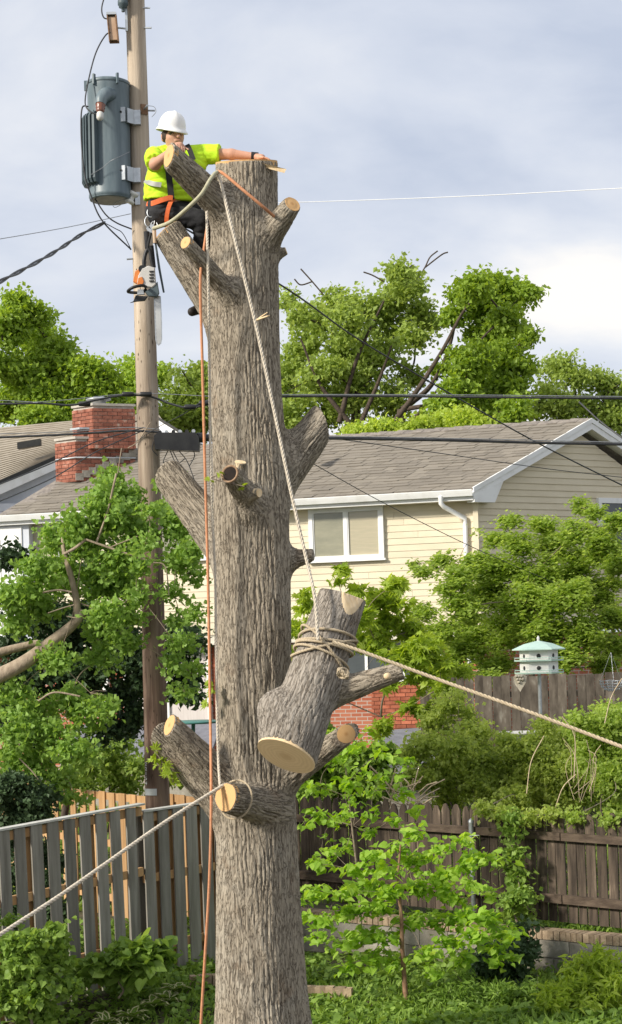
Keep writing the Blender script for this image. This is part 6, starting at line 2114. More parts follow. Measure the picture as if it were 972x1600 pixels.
# ================================================================== foliage
lm_bg = leafmat('mid_green_leaves', (0.10, 0.165, 0.03), (0.19, 0.29, 0.05), (0.31, 0.44, 0.085), trans=.45)
lm_bgl = leafmat('yellow_green_leaves', (0.11, 0.19, 0.022), (0.20, 0.33, 0.038), (0.32, 0.48, 0.07), trans=.45)
lm_shrub = leafmat('shrub_leaves', (0.08, 0.15, 0.025), (0.16, 0.27, 0.045), (0.29, 0.42, 0.085), trans=.45)
lm_shrub2 = leafmat('light_shrub_leaves', (0.10, 0.18, 0.03), (0.20, 0.32, 0.05), (0.34, 0.48, 0.10), trans=.6)
lm_pale = leafmat('pale_thicket_leaves', (0.15, 0.23, 0.05), (0.27, 0.38, 0.08), (0.42, 0.54, 0.14), trans=.6)
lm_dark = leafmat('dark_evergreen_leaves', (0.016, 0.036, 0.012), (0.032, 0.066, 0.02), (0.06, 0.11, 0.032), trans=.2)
lm_fan = leafmat('fan_leaves', (0.085, 0.165, 0.028), (0.165, 0.30, 0.05), (0.27, 0.45, 0.085), trans=.45)
lm_heart = leafmat('bright_heart_leaves', (0.12, 0.24, 0.022), (0.21, 0.39, 0.038), (0.36, 0.55, 0.08), trans=.5)
lm_maple = leafmat('fresh_maple_leaves', (0.14, 0.24, 0.026), (0.25, 0.38, 0.042), (0.38, 0.52, 0.08), trans=.5)
lm_ivy = leafmat('ground_ivy_leaves', (0.07, 0.14, 0.022), (0.14, 0.255, 0.038), (0.25, 0.40, 0.065), trans=.4)
lm_hosta = leafmat('variegated_leaves', (0.045, 0.12, 0.03), (0.10, 0.20, 0.05), (0.45, 0.52, 0.26), trans=.3)
m_twig = M('grey_twig', (0.17, 0.13, 0.095), (0.30, 0.24, 0.18), scale=20, rough=.9)
m_branch = M('dark_branch', (0.045, 0.033, 0.024), (0.10, 0.075, 0.055), scale=14, rough=.95, bump=.4)
m_palebranch = M('pale_branch_bark', (0.26, 0.20, 0.14), (0.40, 0.32, 0.23), scale=18, stretch=(1, 1, .5), rough=.9, bump=.5, bscale=40)
m_dry = M('dry_straw_stalk', (0.42, 0.32, 0.20), (0.58, 0.47, 0.32), scale=20, rough=.9)


def B(lst, Y, dep=0.6):
    """Blobs from photograph positions: centre at depth Y with a little scatter, radius in metres."""
    out = []
    for q in lst:
        x, y, r = q[:3]
        d = q[3] if len(q) > 3 else random.uniform(-dep, dep)
        p = at(x, y, Y + d)
        out.append((np.array(p), r / FPX * (Y + d) * (.86 if Y > 40 else 1.0)))
    return out


def branches(name, base, blobs, parent, r0, mat, rt=.012, bend=.25, merge=None):
    """Forking limbs: every foliage mass hangs on the nearest mass that is already joined to the fork."""
    root = Vector(merge if merge is not None else base)
    C = [Vector(c) for c, r in blobs]; RR = [r for c, r in blobs]
    order = sorted(range(len(C)), key=lambda i: (C[i] - root).length)
    par = {}; done = []
    for i in order:
        best = ((C[i] - root).length * 1.0, -1)
        for j in done:
            d = (C[i] - C[j]).length + .35 * (C[j] - root).length
            if d < best[0]: best = (d, j)
        par[i] = best[1]; done.append(i)
    load = {i: 1 for i in order}
    for i in reversed(order):
        if par[i] >= 0: load[par[i]] += load[i]
    tot = max(load.values())
    mb = MB()
    rad = lambda n_: max(rt, r0 * (n_ / max(4, len(C))) ** .5)
    for i in order:
        f = root if par[i] < 0 else C[par[i]]; c = C[i]
        ln = (c - f).length
        m = f.lerp(c, .5) + Vector((random.uniform(-1, 1), random.uniform(-1, 1), random.uniform(-.3, .8))) * bend * ln * .5
        pts = spline([f, m, c], 5)
        ra = rad(load[i]) * (1 if par[i] < 0 else .9); rb = max(rt * .7, rad(load[i]) * .72)
        mb.tube(pts, [ra + (rb - ra) * k / (len(pts) - 1) for k in range(len(pts))], 7, caps=False)
        for k in range(4):
            e = c + Vector(rng.normal(size=3) * RR[i] * .55)
            mb.tube(spline([pts[-3], (pts[-3] + e) / 2 + Vector(rng.normal(size=3) * RR[i] * .1), e], 3), [rt * .7, rt * .6, rt * .5, rt * .45, rt * .4, rt * .35, rt * .3], 4, caps=False)
    return tag(mb.build(name, mat, parent), kind='stuff')


def tree(name, label, cat, base, fork, blobs, n_tw, k_leaf, spread, leaf, kind, mat, r_tr, group=None, bmat=None, up=.6, squash=.85, shell=.4, rt=.02, r0=None, sub=16, subr=.28):
    t = empty(name, base, label, cat, group)
    mid = base.lerp(fork, .5) + Vector((.05, 0, 0))
    pts = spline([base, mid, fork], 6)
    MB().tube(pts, [r_tr * (1 - .35 * i / (len(pts) - 1)) for i in range(len(pts))], 12).build('trunk', bmat or m_branch, t)
    cr_ = empty('crown', base); adopt(cr_, t)
    cr_.location = base
    branches('limbs', base, blobs, t, r0 or r_tr * .55, bmat or m_branch, rt=rt, merge=fork)
    bpy.data.objects.remove(cr_)
    P, tn = blob_points(blobs, n_tw, k_leaf, spread, shell, squash, sub, subr)
    tag(leaves_mesh('crown', P, leaf, kind, mat, t, tint=tn, up=up), kind='stuff')
    return t


# ---------------------------------------------------------------- trees behind the houses
Yb = 50.0
bl = B([(628, 425, 26), (640, 445, 24), (616, 462, 34), (606, 505, 38), (560, 478, 30), (545, 505, 36), (520, 470, 22), (500, 505, 28), (468, 490, 22), (452, 470, 18), (470, 545, 34), (450, 600, 40),
        (500, 585, 42), (545, 560, 44), (590, 560, 40), (560, 615, 42), (510, 640, 44), (460, 650, 38), (610, 620, 34), (640, 590, 22), (655, 490, 26), (648, 530, 26), (672, 500, 18)], Yb, 1.6)
tree('background_tree', 'tall green tree with an upright leafy spire behind the roof', 'tree', at(552, 860, Yb), at(556, 640, Yb), bl, 1900, 13, .15, .14, 'kite', lm_bg, .22, 'trees behind the houses', squash=1.1, rt=.035)
bl = B([(722, 470, 26), (745, 448, 26), (778, 452, 30), (806, 462, 26), (828, 462, 16), (712, 500, 18), (760, 480, 24), (790, 495, 28), (820, 520, 18), (765, 530, 36), (735, 560, 36), (790, 560, 34), (815, 575, 22),
        (745, 600, 40), (790, 610, 34), (715, 610, 26), (700, 640, 30), (755, 645, 40), (805, 645, 28), (690, 575, 12)], Yb - 2, 1.6)
t2 = tree('background_tree', 'broad yellow-green tree with a bare dark limb behind the roof', 'tree', at(600, 860, Yb - 2), at(628, 640, Yb - 2), bl, 1900, 13, .15, .14, 'kite', lm_bgl, .20, 'trees behind the houses', squash=1.0, rt=.035)
MB().tube(spline([at(600, 680, Yb - 2.6), at(645, 620, Yb - 2.6), at(690, 550, Yb - 2.6), at(722, 490, Yb - 2.6), at(750, 455, Yb - 2.6)], 8), [.085 - .002 * i for i in range(33)], 10).build('limb', m_branch, t2)
for (p0, p1, p2) in (((530, 660), (558, 560), (600, 470)), ((560, 670), (590, 600), (612, 540)), ((545, 660), (500, 600), (470, 530)), ((620, 680), (660, 640), (690, 600))):
    MB().tube(spline([at(*p0, Yb - 1.2), at(*p1, Yb - 1.2), at(*p2, Yb - 1.2)], 8), [.08 - .0035 * i for i in range(17)], 8).build('limb', m_branch, t2)
# bare dead twigs sticking out of the crown
for pts in ([(650, 440), (664, 418), (672, 402), (684, 392)], [(664, 418), (690, 398), (700, 394)], [(505, 460), (488, 440), (470, 420)], [(488, 440), (470, 445), (460, 436)], [(600, 440), (582, 430), (568, 425)]):
    MB().tube(spline([at(x, y, Yb) for x, y in pts], 5), .022, 5).build('dead_twig', m_branch, t2)
bl = B([(862, 578, 18), (880, 570, 20), (900, 592, 22), (925, 590, 18), (945, 604, 20), (850, 610, 16), (870, 625, 24), (905, 635, 26), (940, 640, 26), (968, 630, 20), (960, 600, 14), (890, 655, 24), (965, 660, 24), (840, 640, 18)], Yb + 4, 1)
tree('background_tree', 'small open tree above the right end of the roof', 'tree', at(905, 860, Yb + 4), at(905, 680, Yb + 4), bl, 800, 14, .20, .12, 'kite', lm_bg, .22, 'trees behind the houses', rt=.05)
bl = B([(28, 478, 26), (52, 490, 26), (10, 510, 34), (60, 530, 36), (88, 545, 28), (100, 575, 34), (40, 575, 42), (140, 578, 26), (165, 600, 24), (130, 615, 34), (80, 620, 40), (20, 630, 42), (172, 630, 22), (150, 650, 30), (60, 660, 36), (-10, 560, 30), (105, 650, 30)], 52, 1.4)
tree('background_tree', 'rounded bright green tree at the left edge behind the tan roof', 'tree', at(85, 860, 52), at(85, 660, 52), bl, 2600, 14, .18, .145, 'kite', lm_bgl, .3, 'trees behind the houses', rt=.05)
bl = B([(208, 572, 12), (226, 585, 14), (246, 580, 10), (200, 598, 16), (240, 600, 10), (196, 640, 22), (215, 625, 14), (225, 655, 20)], 58, 1)
tree('background_tree', 'slender pale tree seen left and right of the utility pole', 'tree', at(215, 860, 58), at(215, 660, 58), bl, 560, 14, .24, .15, 'kite', lm_bgl, .18, 'trees behind the houses', rt=.04)
bl = B([(318, 580, 16), (298, 600, 14), (312, 618, 18), (274, 622, 14), (262, 645, 14), (290, 648, 18), (318, 650, 18), (300, 672, 18), (270, 668, 14), (285, 580, 6), (330, 610, 14)], 55, 1)
t6 = tree('background_tree', 'thin half bare tree between the pole and the trunk', 'tree', at(296, 860, 55), at(296, 690, 55), bl, 620, 12, .24, .145, 'kite', lm_bg, .16, 'trees behind the houses', rt=.03)
bl = B([(690, 660, 18), (720, 655, 20), (660, 668, 16), (640, 675, 14), (600, 672, 18), (740, 665, 18), (560, 680, 18)], 44, .6)
tree('background_shrub', 'pale green treetop just above the roof ridge', 'shrub', at(680, 860, 44), at(680, 700, 44), bl, 800, 12, .15, .11, 'kite', lm_maple, .12, rt=.03)
# far hedge line that closes the gaps near the horizon
P, tn = blob_points(B([(x, 770 + random.uniform(-20, 30), 60) for x in range(-60, 1060, 40)], 75, 3), 2600, 10, .5, .4)
far = tag(leaves_mesh('far_woods', P, .4, 'kite', lm_bg, None, tint=tn), 'distant green woods behind the houses', 'woods', kind='stuff')

# ---------------------------------------------------------------- large shrub in front of the gable
bl = B([(662, 893, 12), (690, 880, 16), (715, 900, 24), (745, 885, 24), (742, 830, 0.5), (780, 845, 16), (798, 815, 14), (812, 850, 22), (850, 820, 18), (862, 850, 26), (905, 790, 12), (900, 830, 24), (930, 800, 14), (940, 850, 30),
        (965, 880, 26), (965, 820, 18), (890, 880, 34), (840, 890, 34), (790, 890, 30), (760, 930, 34), (820, 940, 38), (880, 935, 38), (935, 930, 36), (965, 960, 28), (720, 950, 28), (690, 985, 24), (740, 990, 34), (790, 990, 34), (850, 985, 38), (910, 990, 36), (960, 1010, 28),
        (720, 1025, 28), (770, 1035, 28), (690, 1060, 20), (660, 960, 18), (650, 1000, 18), (880, 1030, 28), (940, 1040, 20), (700, 920, 14), (645, 882, 7), (765, 1060, 14)], 28.6, .9)
sh1 = tree('large_shrub', 'large spreading green shrub in front of the gable wall', 'shrub', at(830, 1130, 28.6), at(830, 1040, 28.6), bl, 5600, 12, .07, .072, 'kite', lm_shrub2, .06, rt=.006, r0=.03, squash=.85, up=1.3, sub=14, subr=.34, shell=.2, bmat=m_twig)
# young maple shoots behind the hanging log
bl = B([(532, 892, 9), (528, 905, 8), (560, 915, 10), (590, 935, 18), (612, 915, 14), (625, 945, 16), (570, 960, 18), (600, 975, 22), (640, 985, 20), (480, 950, 14), (466, 985, 16), (470, 925, 8), (480, 1020, 18), (462, 1050, 16), (590, 1010, 24), (630, 1025, 24), (665, 1010, 20),
        (690, 1035, 18), (655, 1060, 20), (690, 1075, 16), (610, 1065, 14), (720, 1050, 12), (560, 1000, 16), (540, 940, 8), (640, 1105, 12), (670, 1110, 12), (600, 1130, 12)], 24.5, .5)
mp_t = empty('young_maple', at(600, 1220, 24.5), 'young maple with pale pointed leaves behind the hanging log', 'young tree')
branches('stems', at(590, 1210, 24.5), bl, mp_t, .022, m_twig, rt=.006, merge=at(595, 1120, 24.5))
P, tn = blob_points(bl, 420, 7, .06, .1, .9)
pick = rng.permutation(len(P))[:260]
leaf_objects(P[pick], .125, 'maple', lm_maple, mp_t, up=.7, droop=.7)
rest = np.setdiff1d(np.arange(len(P)), pick)
tag(leaves_mesh('foliage', P[rest], .115, 'maple', lm_maple, mp_t, tint=tn[rest], up=.7, droop=.7), kind='stuff')

# ---------------------------------------------------------------- thicket of shrubs behind the picket fence
specs = [
    ('leafy_shrub', 'low green shrub behind the pickets beside the trunk', [(480, 1150, 26), (500, 1190, 28), (530, 1215, 28), (560, 1190, 28), (470, 1215, 22), (590, 1225, 24), (545, 1240, 20), (480, 1245, 20), (470, 1110, 16), (600, 1180, 20), (570, 1245, 20)], 23.6, lm_ivy, 'heart', .07, 1100),
    ('leafy_shrub', 'tall twiggy shrub with small leaves behind the steel post', [(680, 1130, 20), (700, 1105, 18), (665, 1165, 26), (705, 1165, 28), (740, 1150, 26), (720, 1200, 30), (680, 1210, 28), (650, 1215, 22), (760, 1185, 28), (745, 1230, 28), (700, 1245, 22), (730, 1115, 14), (640, 1180, 16), (716, 1082, 9)], 22.6, lm_pale, 'kite', .055, 1500),
    ('leafy_shrub', 'mounded bright shrub in front of the dark fence below the birdhouse', [(800, 1190, 32), (840, 1175, 32), (880, 1160, 30), (860, 1205, 34), (820, 1225, 30), (780, 1225, 24), (900, 1200, 32), (885, 1235, 28), (850, 1245, 24), (805, 1250, 22), (790, 1160, 16), (850, 1135, 14), (790, 1272, 12, -2.0), (830, 1278, 12, -2.1), (760, 1262, 12, -1.8), (865, 1272, 10, -2.2)], 22.2, lm_pale, 'kite', .05, 2600),
    ('leafy_shrub', 'yellow-green shrub crowding the right edge above the pickets', [(925, 1150, 28), (950, 1130, 26), (965, 1170, 30), (930, 1190, 32), (960, 1215, 32), (920, 1235, 26), (965, 1250, 24), (945, 1110, 14), (900, 1125, 16), (975, 1120, 18), (900, 1275, 10, -1.7), (955, 1282, 12, -1.9)], 21.6, lm_shrub2, 'kite', .05, 2200),
    ('leafy_shrub', 'leafy vine climbing the picket fence right of the steel post', [(800, 1300, 10), (803, 1330, 12), (806, 1365, 14), (812, 1395, 14), (800, 1415, 14), (815, 1430, 14), (798, 1280, 10), (790, 1350, 8), (826, 1400, 8)], 20.0, lm_ivy, 'kite', .07, 170),
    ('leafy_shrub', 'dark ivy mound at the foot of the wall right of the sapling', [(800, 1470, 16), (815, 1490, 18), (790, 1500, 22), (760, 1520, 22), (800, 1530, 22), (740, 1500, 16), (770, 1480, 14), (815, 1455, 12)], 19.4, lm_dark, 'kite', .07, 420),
]
for nm, lab, bl, Y_, mt, kd, sz, n in specs:
    bb_ = B(bl, Y_, .25 if Y_ < 21 else .5)
    gx, gy = sum(q[0] for q in bl) / len(bl), max(q[1] for q in bl)
    tree(nm, lab, 'shrub', at(gx, gy + 40, Y_), at(gx, gy + 5, Y_), bb_, n, 9, .06, sz, kd, mt, .02, rt=.004, r0=.012, squash=.9, shell=.15, bmat=m_twig)
# dry stalks and pale straggling stems in the thicket
ds = empty('dry_stalks', at(625, 1235, 21.9), 'heap of pale dry stalks leaning over the picket fence', 'dry stalks')
for k in range(26):
    b0 = at(628 + random.uniform(-22, 26), 1250 + random.uniform(-14, 14), 21.6 + random.uniform(-.15, .15))
    e0 = b0 + Vector((random.uniform(-.35, .38), random.uniform(-.2, .2), random.uniform(-.05, .42)))
    MB().tube([b0, b0.lerp(e0, .5) + Vector((0, 0, random.uniform(-.03, .05))), e0], random.uniform(.006, .012), 5).build('stalk', m_dry, ds)
ds2 = empty('dry_stalks', at(930, 1180, 20.8), 'thin tangle of dry straw stems at the right edge', 'dry stalks')
for k in range(14):
    b0 = at(915 + random.uniform(-25, 35), 1240 + random.uniform(-30, 20), 20.9 + random.uniform(-.2, .2))
    e0 = b0 + Vector((random.uniform(-.25, .25), random.uniform(-.1, .1), random.uniform(.2, .75)))
    MB().tube(spline([b0, b0.lerp(e0, .6) + Vector((random.uniform(-.1, .1), 0, .05)), e0], 4), random.uniform(.003, .007), 4).build('stalk', m_dry, ds2)
for pts in ([(945, 1130), (955, 1090), (972, 1060)], [(823, 1240), (830, 1190), (850, 1150)], [(868, 1262), (880, 1230), (900, 1210)], [(800, 1290), (815, 1340), (830, 1385)], [(880, 1310), (888, 1345), (900, 1365), (905, 1380)], [(930, 1330), (920, 1360), (905, 1410)]):
    MB().tube(spline([at(x, y, 20.4) for x, y in pts], 5), .006, 5).build('stalk', m_dry, ds2)

# ---------------------------------------------------------------- the fan-leaved tree at the left
YG = 19.9
gk = empty('fan_leaved_tree', at(-60, 1300, YG + .3), 'leafy tree with fan shaped leaves and a bent pale limb at the left edge', 'tree')
lb1 = spline([at(-40, 1072, YG - .2), at(30, 1040, YG - .25), at(85, 1000, YG - .2), at(118, 972, YG - .15), at(128, 955, YG - .1)], 8)
MB().tube(lb1, [.098 - .0018 * i for i in range(len(lb1))], 12).build('limb', m_palebranch, gk)
lb2 = spline([at(122, 972, YG - .13), at(118, 930, YG - .1), at(108, 890, YG - .1), at(100, 862, YG - .05), at(98, 840, YG)], 8)
MB().tube(lb2, [.046 - .0008 * i for i in range(len(lb2))], 10).build('limb', m_branch if False else m_palebranch, gk)
MB().tube(spline([at(-40, 1030, YG + .3), at(20, 1014, YG + .3), at(60, 1005, YG + .35)], 6), [.055 - .001 * i for i in range(13)], 8).build('limb', m_palebranch, gk)
for pts, r in (([(100, 866), (118, 856), (134, 843)], .026), ([(134, 843), (160, 852), (200, 866), (238, 879)], .02), ([(170, 856), (190, 848), (215, 838)], .01), ([(112, 925), (90, 922), (66, 926)], .016), ([(116, 945), (98, 950), (75, 958)], .01), ([(120, 966), (104, 963)], .01),
               ([(182, 740), (176, 765), (168, 800), (150, 850)], .018), ([(190, 700), (184, 740)], .008), ([(30, 1120), (34, 1140), (30, 1165)], .01), ([(60, 1095), (85, 1082), (125, 1088)], .016), ([(30, 1185), (50, 1205), (60, 1218)], .011), ([(238, 879), (258, 885), (264, 930)], .01), ([(200, 700), (215, 690), (235, 660)], .008)):
    MB().tube(spline([at(x, y, YG - .35) for x, y in pts], 6), r * .7, 7).build('twig', m_palebranch, gk)
bl = B([(180, 740, 16), (165, 770, 24), (200, 780, 26), (145, 790, 24), (120, 815, 26), (165, 820, 34), (210, 830, 30), (195, 800, 24), (90, 845, 26), (130, 860, 32), (180, 870, 34), (60, 880, 26), (95, 900, 30), (150, 910, 34), (195, 920, 30), (40, 920, 28), (10, 930, 26), (70, 945, 28),
        (170, 960, 28), (205, 960, 20), (145, 985, 22), (30, 975, 24), (190, 1000, 22), (160, 1030, 22), (90, 1030, 24), (20, 1085, 24), (60, 1110, 30), (110, 1090, 26), (140, 1120, 26), (160, 1100, 18), (30, 1140, 34), (80, 1150, 32), (120, 1170, 28), (20, 1190, 30), (60, 1200, 28), (100, 1215, 24), (110, 1245, 12), (130, 1255, 8),
        (265, 800, 22), (280, 830, 26), (300, 860, 22), (275, 880, 24), (300, 900, 16), (262, 760, 18), (285, 790, 14), (232, 800, 14, -1.0), (228, 845, 14, -1.0), (222, 885, 14, -.6), (215, 930, 16, -.3), (272, 930, 16), (300, 955, 14), (280, 970, 14), (290, 1010, 14), (270, 1040, 16), (300, 1050, 14), (285, 1080, 14), (270, 1000, 12)], YG, .45)
branches('twigs', at(100, 900, YG), bl, gk, .018, m_palebranch, rt=.005, merge=at(118, 940, YG))
P, tn = blob_points(bl, 2100, 11, .065, .15, .9)
rgt = P[:, 0] > at(225, 900, YG).x
P[rgt, 1] += .0
fro = np.argsort(P[:, 1])[:1500]
pick = rng.permutation(fro)[:280]
leaf_objects(P[pick], .064, 'fan', lm_fan, gk, up=.5, droop=.4)
rest = np.setdiff1d(np.arange(len(P)), pick)
tag(leaves_mesh('foliage', P[rest], .056, 'fan', lm_fan, gk, tint=tn[rest], up=.5, droop=.4), kind='stuff')
# darker shrubbery behind it
bl = B([(60, 960, 34), (120, 970, 34), (170, 980, 36), (100, 1010, 36), (40, 1010, 36), (150, 1040, 34), (205, 1030, 30), (60, 1060, 36), (120, 1075, 32), (190, 1080, 26), (210, 1110, 18), (10, 1060, 30), (280, 1020, 22), (285, 1060, 20), (20, 1120, 34), (60, 1160, 34), (200, 870, 30), (160, 900, 30), (20, 870, 20), (280, 985, 18), (300, 1000, 16), (290, 1040, 16), (275, 1090, 14), (302, 1085, 12), (215, 1000, 20), (215, 1060, 20), (200, 1130, 20), (170, 1140, 20)], 22.6, .4)
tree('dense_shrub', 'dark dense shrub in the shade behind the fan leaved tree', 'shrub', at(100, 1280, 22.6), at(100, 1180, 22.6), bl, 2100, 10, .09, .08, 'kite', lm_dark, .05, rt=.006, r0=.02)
bl = B([(20, 1225, 26), (50, 1240, 26), (20, 1260, 26), (60, 1265, 20), (0, 1290, 20), (75, 1240, 14), (-10, 1240, 24), (40, 1280, 20), (20, 1320, 26), (60, 1330, 24), (30, 1370, 28), (70, 1380, 22), (20, 1420, 26), (60, 1430, 26), (90, 1350, 14), (90, 1420, 16), (30, 1470, 26), (75, 1475, 20)], 19.6, .25)
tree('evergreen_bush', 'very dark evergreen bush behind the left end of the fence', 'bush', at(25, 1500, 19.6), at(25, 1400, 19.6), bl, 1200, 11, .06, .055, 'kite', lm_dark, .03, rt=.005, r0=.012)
bl = B([(140, 1195, 20), (180, 1190, 22), (215, 1195, 14), (170, 1215, 18), (200, 1225, 14), (120, 1225, 16), (280, 1215, 14), (150, 1170, 14), (190, 1160, 14)], 24.4, .4)
tree('dense_shrub', 'low dull green shrub above the tan back fence', 'shrub', at(170, 1300, 24.4), at(170, 1240, 24.4), bl, 420, 10, .09, .075, 'kite', lm_shrub, .03, rt=.005, r0=.012)
# sprouts on the tree itself
for nm, lab, spot, Y_, n, szz in (('sprout', 'green leafy sprout on the lower left limb of the trunk', [(238, 1170, 6), (248, 1182, 9), (256, 1195, 9), (266, 1208, 9), (270, 1222, 6), (245, 1192, 6)], 15.72, 34, .075), ('sprout', 'few green leaves beside the hollow stub', [(342, 742, 4), (332, 748, 3), (382, 760, 4)], 15.3, 8, .06), ('sprout', 'small yellow-green sprout at the left of the trunk', [(326, 1060, 7), (330, 1080, 6), (326, 1096, 6)], 15.72, 16, .07)):
    t = empty(nm, at(spot[0][0], spot[0][1], Y_), lab, 'sprout', None)
    P, tn = blob_points(B(spot, Y_, .03), n, 1, .01, .1)
    leaf_objects(P, szz, 'maple', lm_maple, t, up=.4, droop=.7)
    MB().tube(spline([at(q[0], q[1], Y_) for q in spot], 4), .005, 5).build('stem', m_twig, t)

# ---------------------------------------------------------------- sapling in front of the picket fence
YS = 18.4
sp_t = empty('redbud_sapling', at(636, 1625, YS), 'slender sapling with bright heart shaped leaves right of the trunk', 'sapling')
stem = spline([at(637, 1640, YS), at(634, 1560, YS), at(629, 1490, YS), at(627, 1430, YS), at(622, 1380, YS), at(626, 1320, YS)], 8)
MB().tube(stem, [.034 - .0006 * i for i in range(len(stem))], 10).build('stem', M('sapling_bark', (.20, .11, .065), (.30, .18, .11), scale=25, rough=.85), sp_t)
bl = [(600, 1362, 16), (640, 1350, 16), (570, 1385, 18), (540, 1395, 16), (500, 1392, 16), (478, 1402, 12), (610, 1395, 20), (650, 1385, 18), (690, 1368, 18), (725, 1352, 16), (755, 1340, 14), (785, 1345, 8), (665, 1340, 14), (700, 1395, 14), (590, 1420, 18), (550, 1430, 18), (510, 1440, 16), (480, 1430, 10), (560, 1460, 18), (600, 1465, 18), (640, 1440, 16), (530, 1475, 14),
      (690, 1440, 18), (720, 1430, 18), (755, 1435, 18), (785, 1452, 16), (805, 1462, 10), (740, 1465, 18), (700, 1475, 16), (770, 1480, 16), (725, 1500, 14), (660, 1490, 16), (620, 1500, 14), (580, 1500, 14), (540, 1510, 10), (675, 1520, 10), (490, 1465, 10), (780, 1505, 8), (800, 1495, 8), (500, 1350, 10), (520, 1330, 10), (620, 1325, 14), (585, 1335, 14), (690, 1325, 12), (720, 1315, 12), (650, 1300, 12), (550, 1360, 14), (740, 1385, 12), (770, 1395, 12), (720, 1405, 12)]
bl = B(bl, YS, .4)
branches('twigs', at(628, 1440, YS), bl, sp_t, .009, m_twig, rt=.003, merge=at(627, 1440, YS))
P, tn = blob_points(bl, 760, 4, .06, .1, .5)
pick = rng.permutation(len(P))[:300]
leaf_objects(P[pick], .078, 'heart', lm_heart, sp_t, up=.85, droop=.75)
rest = np.setdiff1d(np.arange(len(P)), pick)
tag(leaves_mesh('foliage', P[rest], .07, 'heart', lm_heart, sp_t, tint=tn[rest], up=.85, droop=.75), kind='stuff')
sp2 = empty('redbud_sapling', at(520, 1320, 19.4), 'upper leafy sprays hanging close to the right side of the trunk', 'sapling')
bl = B([(495, 1180, 14), (520, 1190, 16), (545, 1175, 14), (470, 1215, 12), (500, 1230, 14), (540, 1225, 16), (560, 1205, 12), (490, 1275, 14), (520, 1285, 14), (545, 1270, 12), (475, 1290, 10), (550, 1250, 12), (580, 1265, 12), (505, 1310, 8), (560, 1165, 10), (585, 1235, 12), (610, 1215, 14), (630, 1245, 14), (600, 1180, 12), (575, 1140, 10), (610, 1280, 14), (650, 1270, 12), (640, 1195, 12), (485, 1150, 12), (520, 1150, 12), (575, 1300, 14), (540, 1325, 12), (500, 1345, 12)], 19.4, .3)
MB().tube(spline([at(566, 1480, 19.5), at(560, 1380, 19.4), at(550, 1290, 19.4), at(540, 1200, 19.4)], 6), [.018 - .0006 * i for i in range(19)], 8).build('stem', m_twig, sp2)
branches('twigs', at(552, 1300, 19.4), bl, sp2, .008, m_twig, rt=.003, merge=at(552, 1290, 19.4))
P, tn = blob_points(bl, 165, 4, .055, .1, .55)
pick = rng.permutation(len(P))[:280]
leaf_objects(P[pick], .08, 'heart', lm_heart, sp2, up=.85, droop=.75)
rest = np.setdiff1d(np.arange(len(P)), pick)
tag(leaves_mesh('foliage', P[rest], .072, 'heart', lm_heart, sp2, tint=tn[rest], up=.85, droop=.75), kind='stuff')

# ---------------------------------------------------------------- plants on the ground
bs = B([(870, 1560, 26), (905, 1540, 28), (935, 1520, 26), (960, 1545, 28), (920, 1575, 30), (880, 1595, 28), (955, 1590, 30), (900, 1510, 14), (935, 1495, 14), (860, 1590, 20), (970, 1510, 12)], 17.9, .2)
tree('lance_leaved_bush', 'bright bush with narrow leaves in the lower right corner', 'bush', at(915, 1640, 17.9), at(915, 1590, 17.9), bs, 640, 9, .05, .10, 'lance', lm_maple, .02, rt=.004, r0=.009, bmat=m_twig, up=.3)
bs = B([(640, 1570, 18), (690, 1560, 24), (730, 1560, 26), (780, 1560, 26), (820, 1570, 26), (700, 1590, 24), (760, 1595, 26), (830, 1600, 26), (650, 1600, 20), (720, 1530, 14), (840, 1540, 14)], 18.4, .25)
tree('green_bush', 'low dark green leafy bushes left of the bright corner bush', 'bush', at(740, 1640, 18.4), at(740, 1590, 18.4), bs, 620, 9, .05, .075, 'lance', lm_ivy, .02, rt=.004, r0=.009, bmat=m_twig, up=.4)
bs = B([(20, 1475, 18), (50, 1470, 18), (80, 1455, 14), (30, 1500, 24), (70, 1500, 22), (20, 1530, 26), (60, 1540, 26), (95, 1480, 10), (20, 1565, 28), (60, 1580, 26), (100, 1540, 16), (15, 1440, 8), (95, 1500, 12)], 16.6, .2)
tree('vine_bush', 'climbing green vine in the lower left corner before the fence', 'bush', at(45, 1660, 16.6), at(45, 1580, 16.6), bs, 620, 9, .05, .055, 'heart', lm_ivy, .02, rt=.003, r0=.008, bmat=m_twig)
bs = B([(150, 1510, 18), (190, 1495, 18), (220, 1480, 14), (180, 1520, 20), (225, 1500, 16), (245, 1485, 10), (130, 1525, 16), (210, 1515, 16), (250, 1500, 10)], 17.6, .2)
tree('broad_leaf_plant', 'broad leaved dark green plants at the foot of the grey fence', 'plant', at(185, 1560, 17.6), at(185, 1535, 17.6), bs, 200, 5, .06, .11, 'heart', lm_ivy, .012, rt=.004, r0=.008, bmat=m_twig, up=.8)


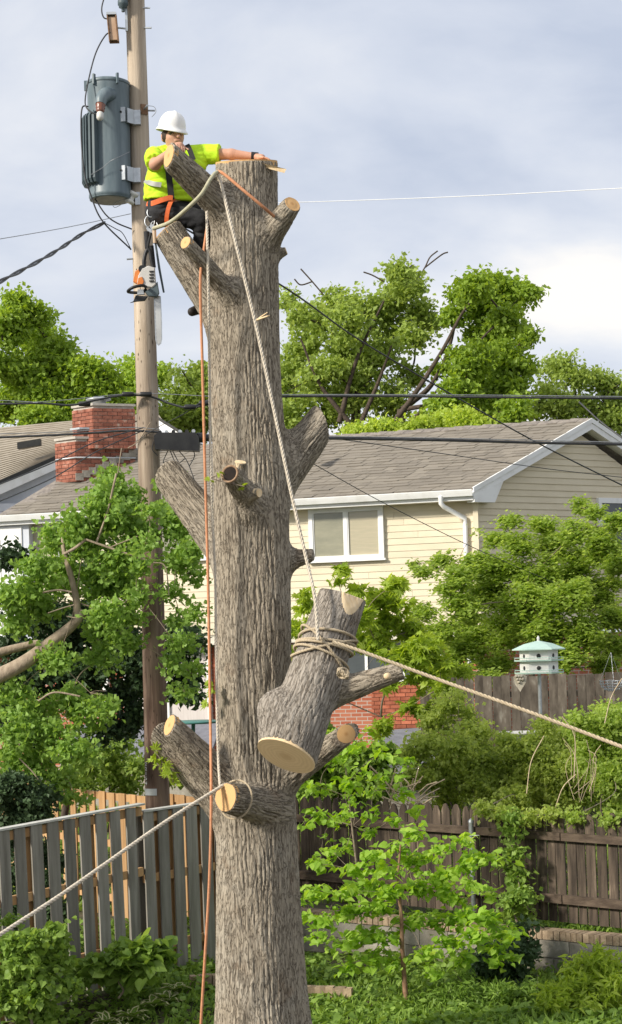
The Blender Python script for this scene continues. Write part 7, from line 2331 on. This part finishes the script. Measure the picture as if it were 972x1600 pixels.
def rosette(name, label, c, n, size, mat, tilt=.55):
    t = empty(name, c, label, 'hosta', 'variegated hostas')
    tv, tf = leaf_template('hosta')
    me = bpy.data.meshes.new('leaf'); me.from_pydata([tuple(v) for v in tv], [], [tuple(f) for f in tf.tolist()]); me.materials.append(mat)
    # pale margin: thin rim piece on the leaf edge
    a = me.attributes.new('tint', 'FLOAT', 'FACE'); a.data.foreach_set('value', np.array([.3, .3, .3, .3], dtype=np.float32)[:len(tf)])
    out = [0, 1, 2, 3, 4, 5]
    edge = [tv[i] for i in (0, 1, 2, 3, 4, 5, 0)]
    inner = [np.array([q[0] * .72, .5 + (q[1] - .5) * .84, q[2] + .012]) for q in edge]
    ed = [np.array([q[0] * 1.03, q[1], q[2] + .012]) for q in edge]
    vs = [tuple(q) for q in ed] + [tuple(q) for q in inner]
    m2 = bpy.data.meshes.new('leaf_margin'); m2.from_pydata(vs, [], [(i, i + 1, 8 + i, 7 + i) for i in range(6)]); m2.materials.append(m_margin)
    for k in range(n):
        q = 2 * math.pi * k / n + random.uniform(-.3, .3)
        ti = random.uniform(.15, tilt + .35)
        m = Matrix.Translation(Vector(c) - origin(t) + UP * .02) @ Matrix.Rotation(q, 4, 'Z') @ Matrix.Rotation(ti, 4, 'X') @ Matrix.Scale(size * random.uniform(.7, 1.15), 4)
        o = bpy.data.objects.new('leaf', me); COL.objects.link(o); o.parent = t; o.matrix_local = m
        o2 = bpy.data.objects.new('leaf_margin', m2); COL.objects.link(o2); o2.parent = o
    return t


m_margin = leafmat('cream_leaf_margin', (0.45, 0.48, 0.28), (0.5, 0.54, 0.32), (0.55, 0.58, 0.36), trans=.3)
hs_spots = [(165, 1545, 17.3), (205, 1545, 17.4), (240, 1535, 17.6), (145, 1560, 17.0), (260, 1540, 17.7), (110, 1612, 16.9), (195, 1610, 17.0), (275, 1530, 17.9)]
hl_ = ['pale edged hosta below the broad leaved plants, left one', 'pale edged hosta in the middle of the fence bed', 'pale edged hosta right of the middle one in the bed', 'pale edged hosta nearest the vine', 'small pale edged hosta near the orange rope', 'hosta at the bottom edge left', 'hosta at the bottom edge below the others', 'smallest hosta under the fence beside the trunk']
for (x, y, Y_), lab in zip(hs_spots, hl_):
    p = at(x, y, Y_); p.z = float(ground_z(p.x, p.y)) + .03
    rosette('hosta', lab, p, 18, .17, lm_ivy)

# ground cover: leaves at ground level everywhere in front of the fences
n = 26000
X = rng.uniform(-3.6, 4.0, n); Yg = rng.uniform(16.3, 21.5, n)
dens = perlin(np.stack([X * 1.3, Yg * 1.3, X * 0 + 2], 1)) + .25
keep = (dens > rng.uniform(-.5, .45, n)) & (np.hypot(X - TX[2], Yg - 16) > .55)
X, Yg = X[keep], Yg[keep]
Z = ground_z(X, Yg) + rng.random(len(X)) ** 1.5 * (.05 + .16 * np.clip(perlin(np.stack([X * 2, Yg * 2, X * 0 + 9], 1)) + .3, 0, 1))
gc = leaves_mesh('ground_cover', np.stack([X, Yg, Z], 1), .065, 'heart', lm_ivy, None, tint=rng.random(len(X)) * .8, up=1.0)
tag(gc, 'green ground ivy covering the beds round the trunk', 'ground cover', kind='stuff')
n = 9000
X = rng.uniform(-2.2, 3.8, n); Yg = rng.uniform(17, 20.5, n)
gs = leaves_mesh('grass', np.stack([X, Yg, ground_z(X, Yg)], 1), .10, 'lance', lm_ivy, None, tint=rng.random(n), up=0, droop=-1.6, var=.5)
tag(gs, 'short grass blades among the ground ivy', 'grass', kind='stuff')
n = 30000
X = rng.uniform(-9, 9, n); Yg = rng.uniform(22.5, 33, n)
gs = leaves_mesh('yard_grass', np.stack([X, Yg, ground_z(X, Yg)], 1), .14, 'lance', lm_shrub, None, tint=rng.random(n), up=0, droop=-1.6, var=.5)
tag(gs, "rough grass in the neighbour's yard", 'grass', kind='stuff')
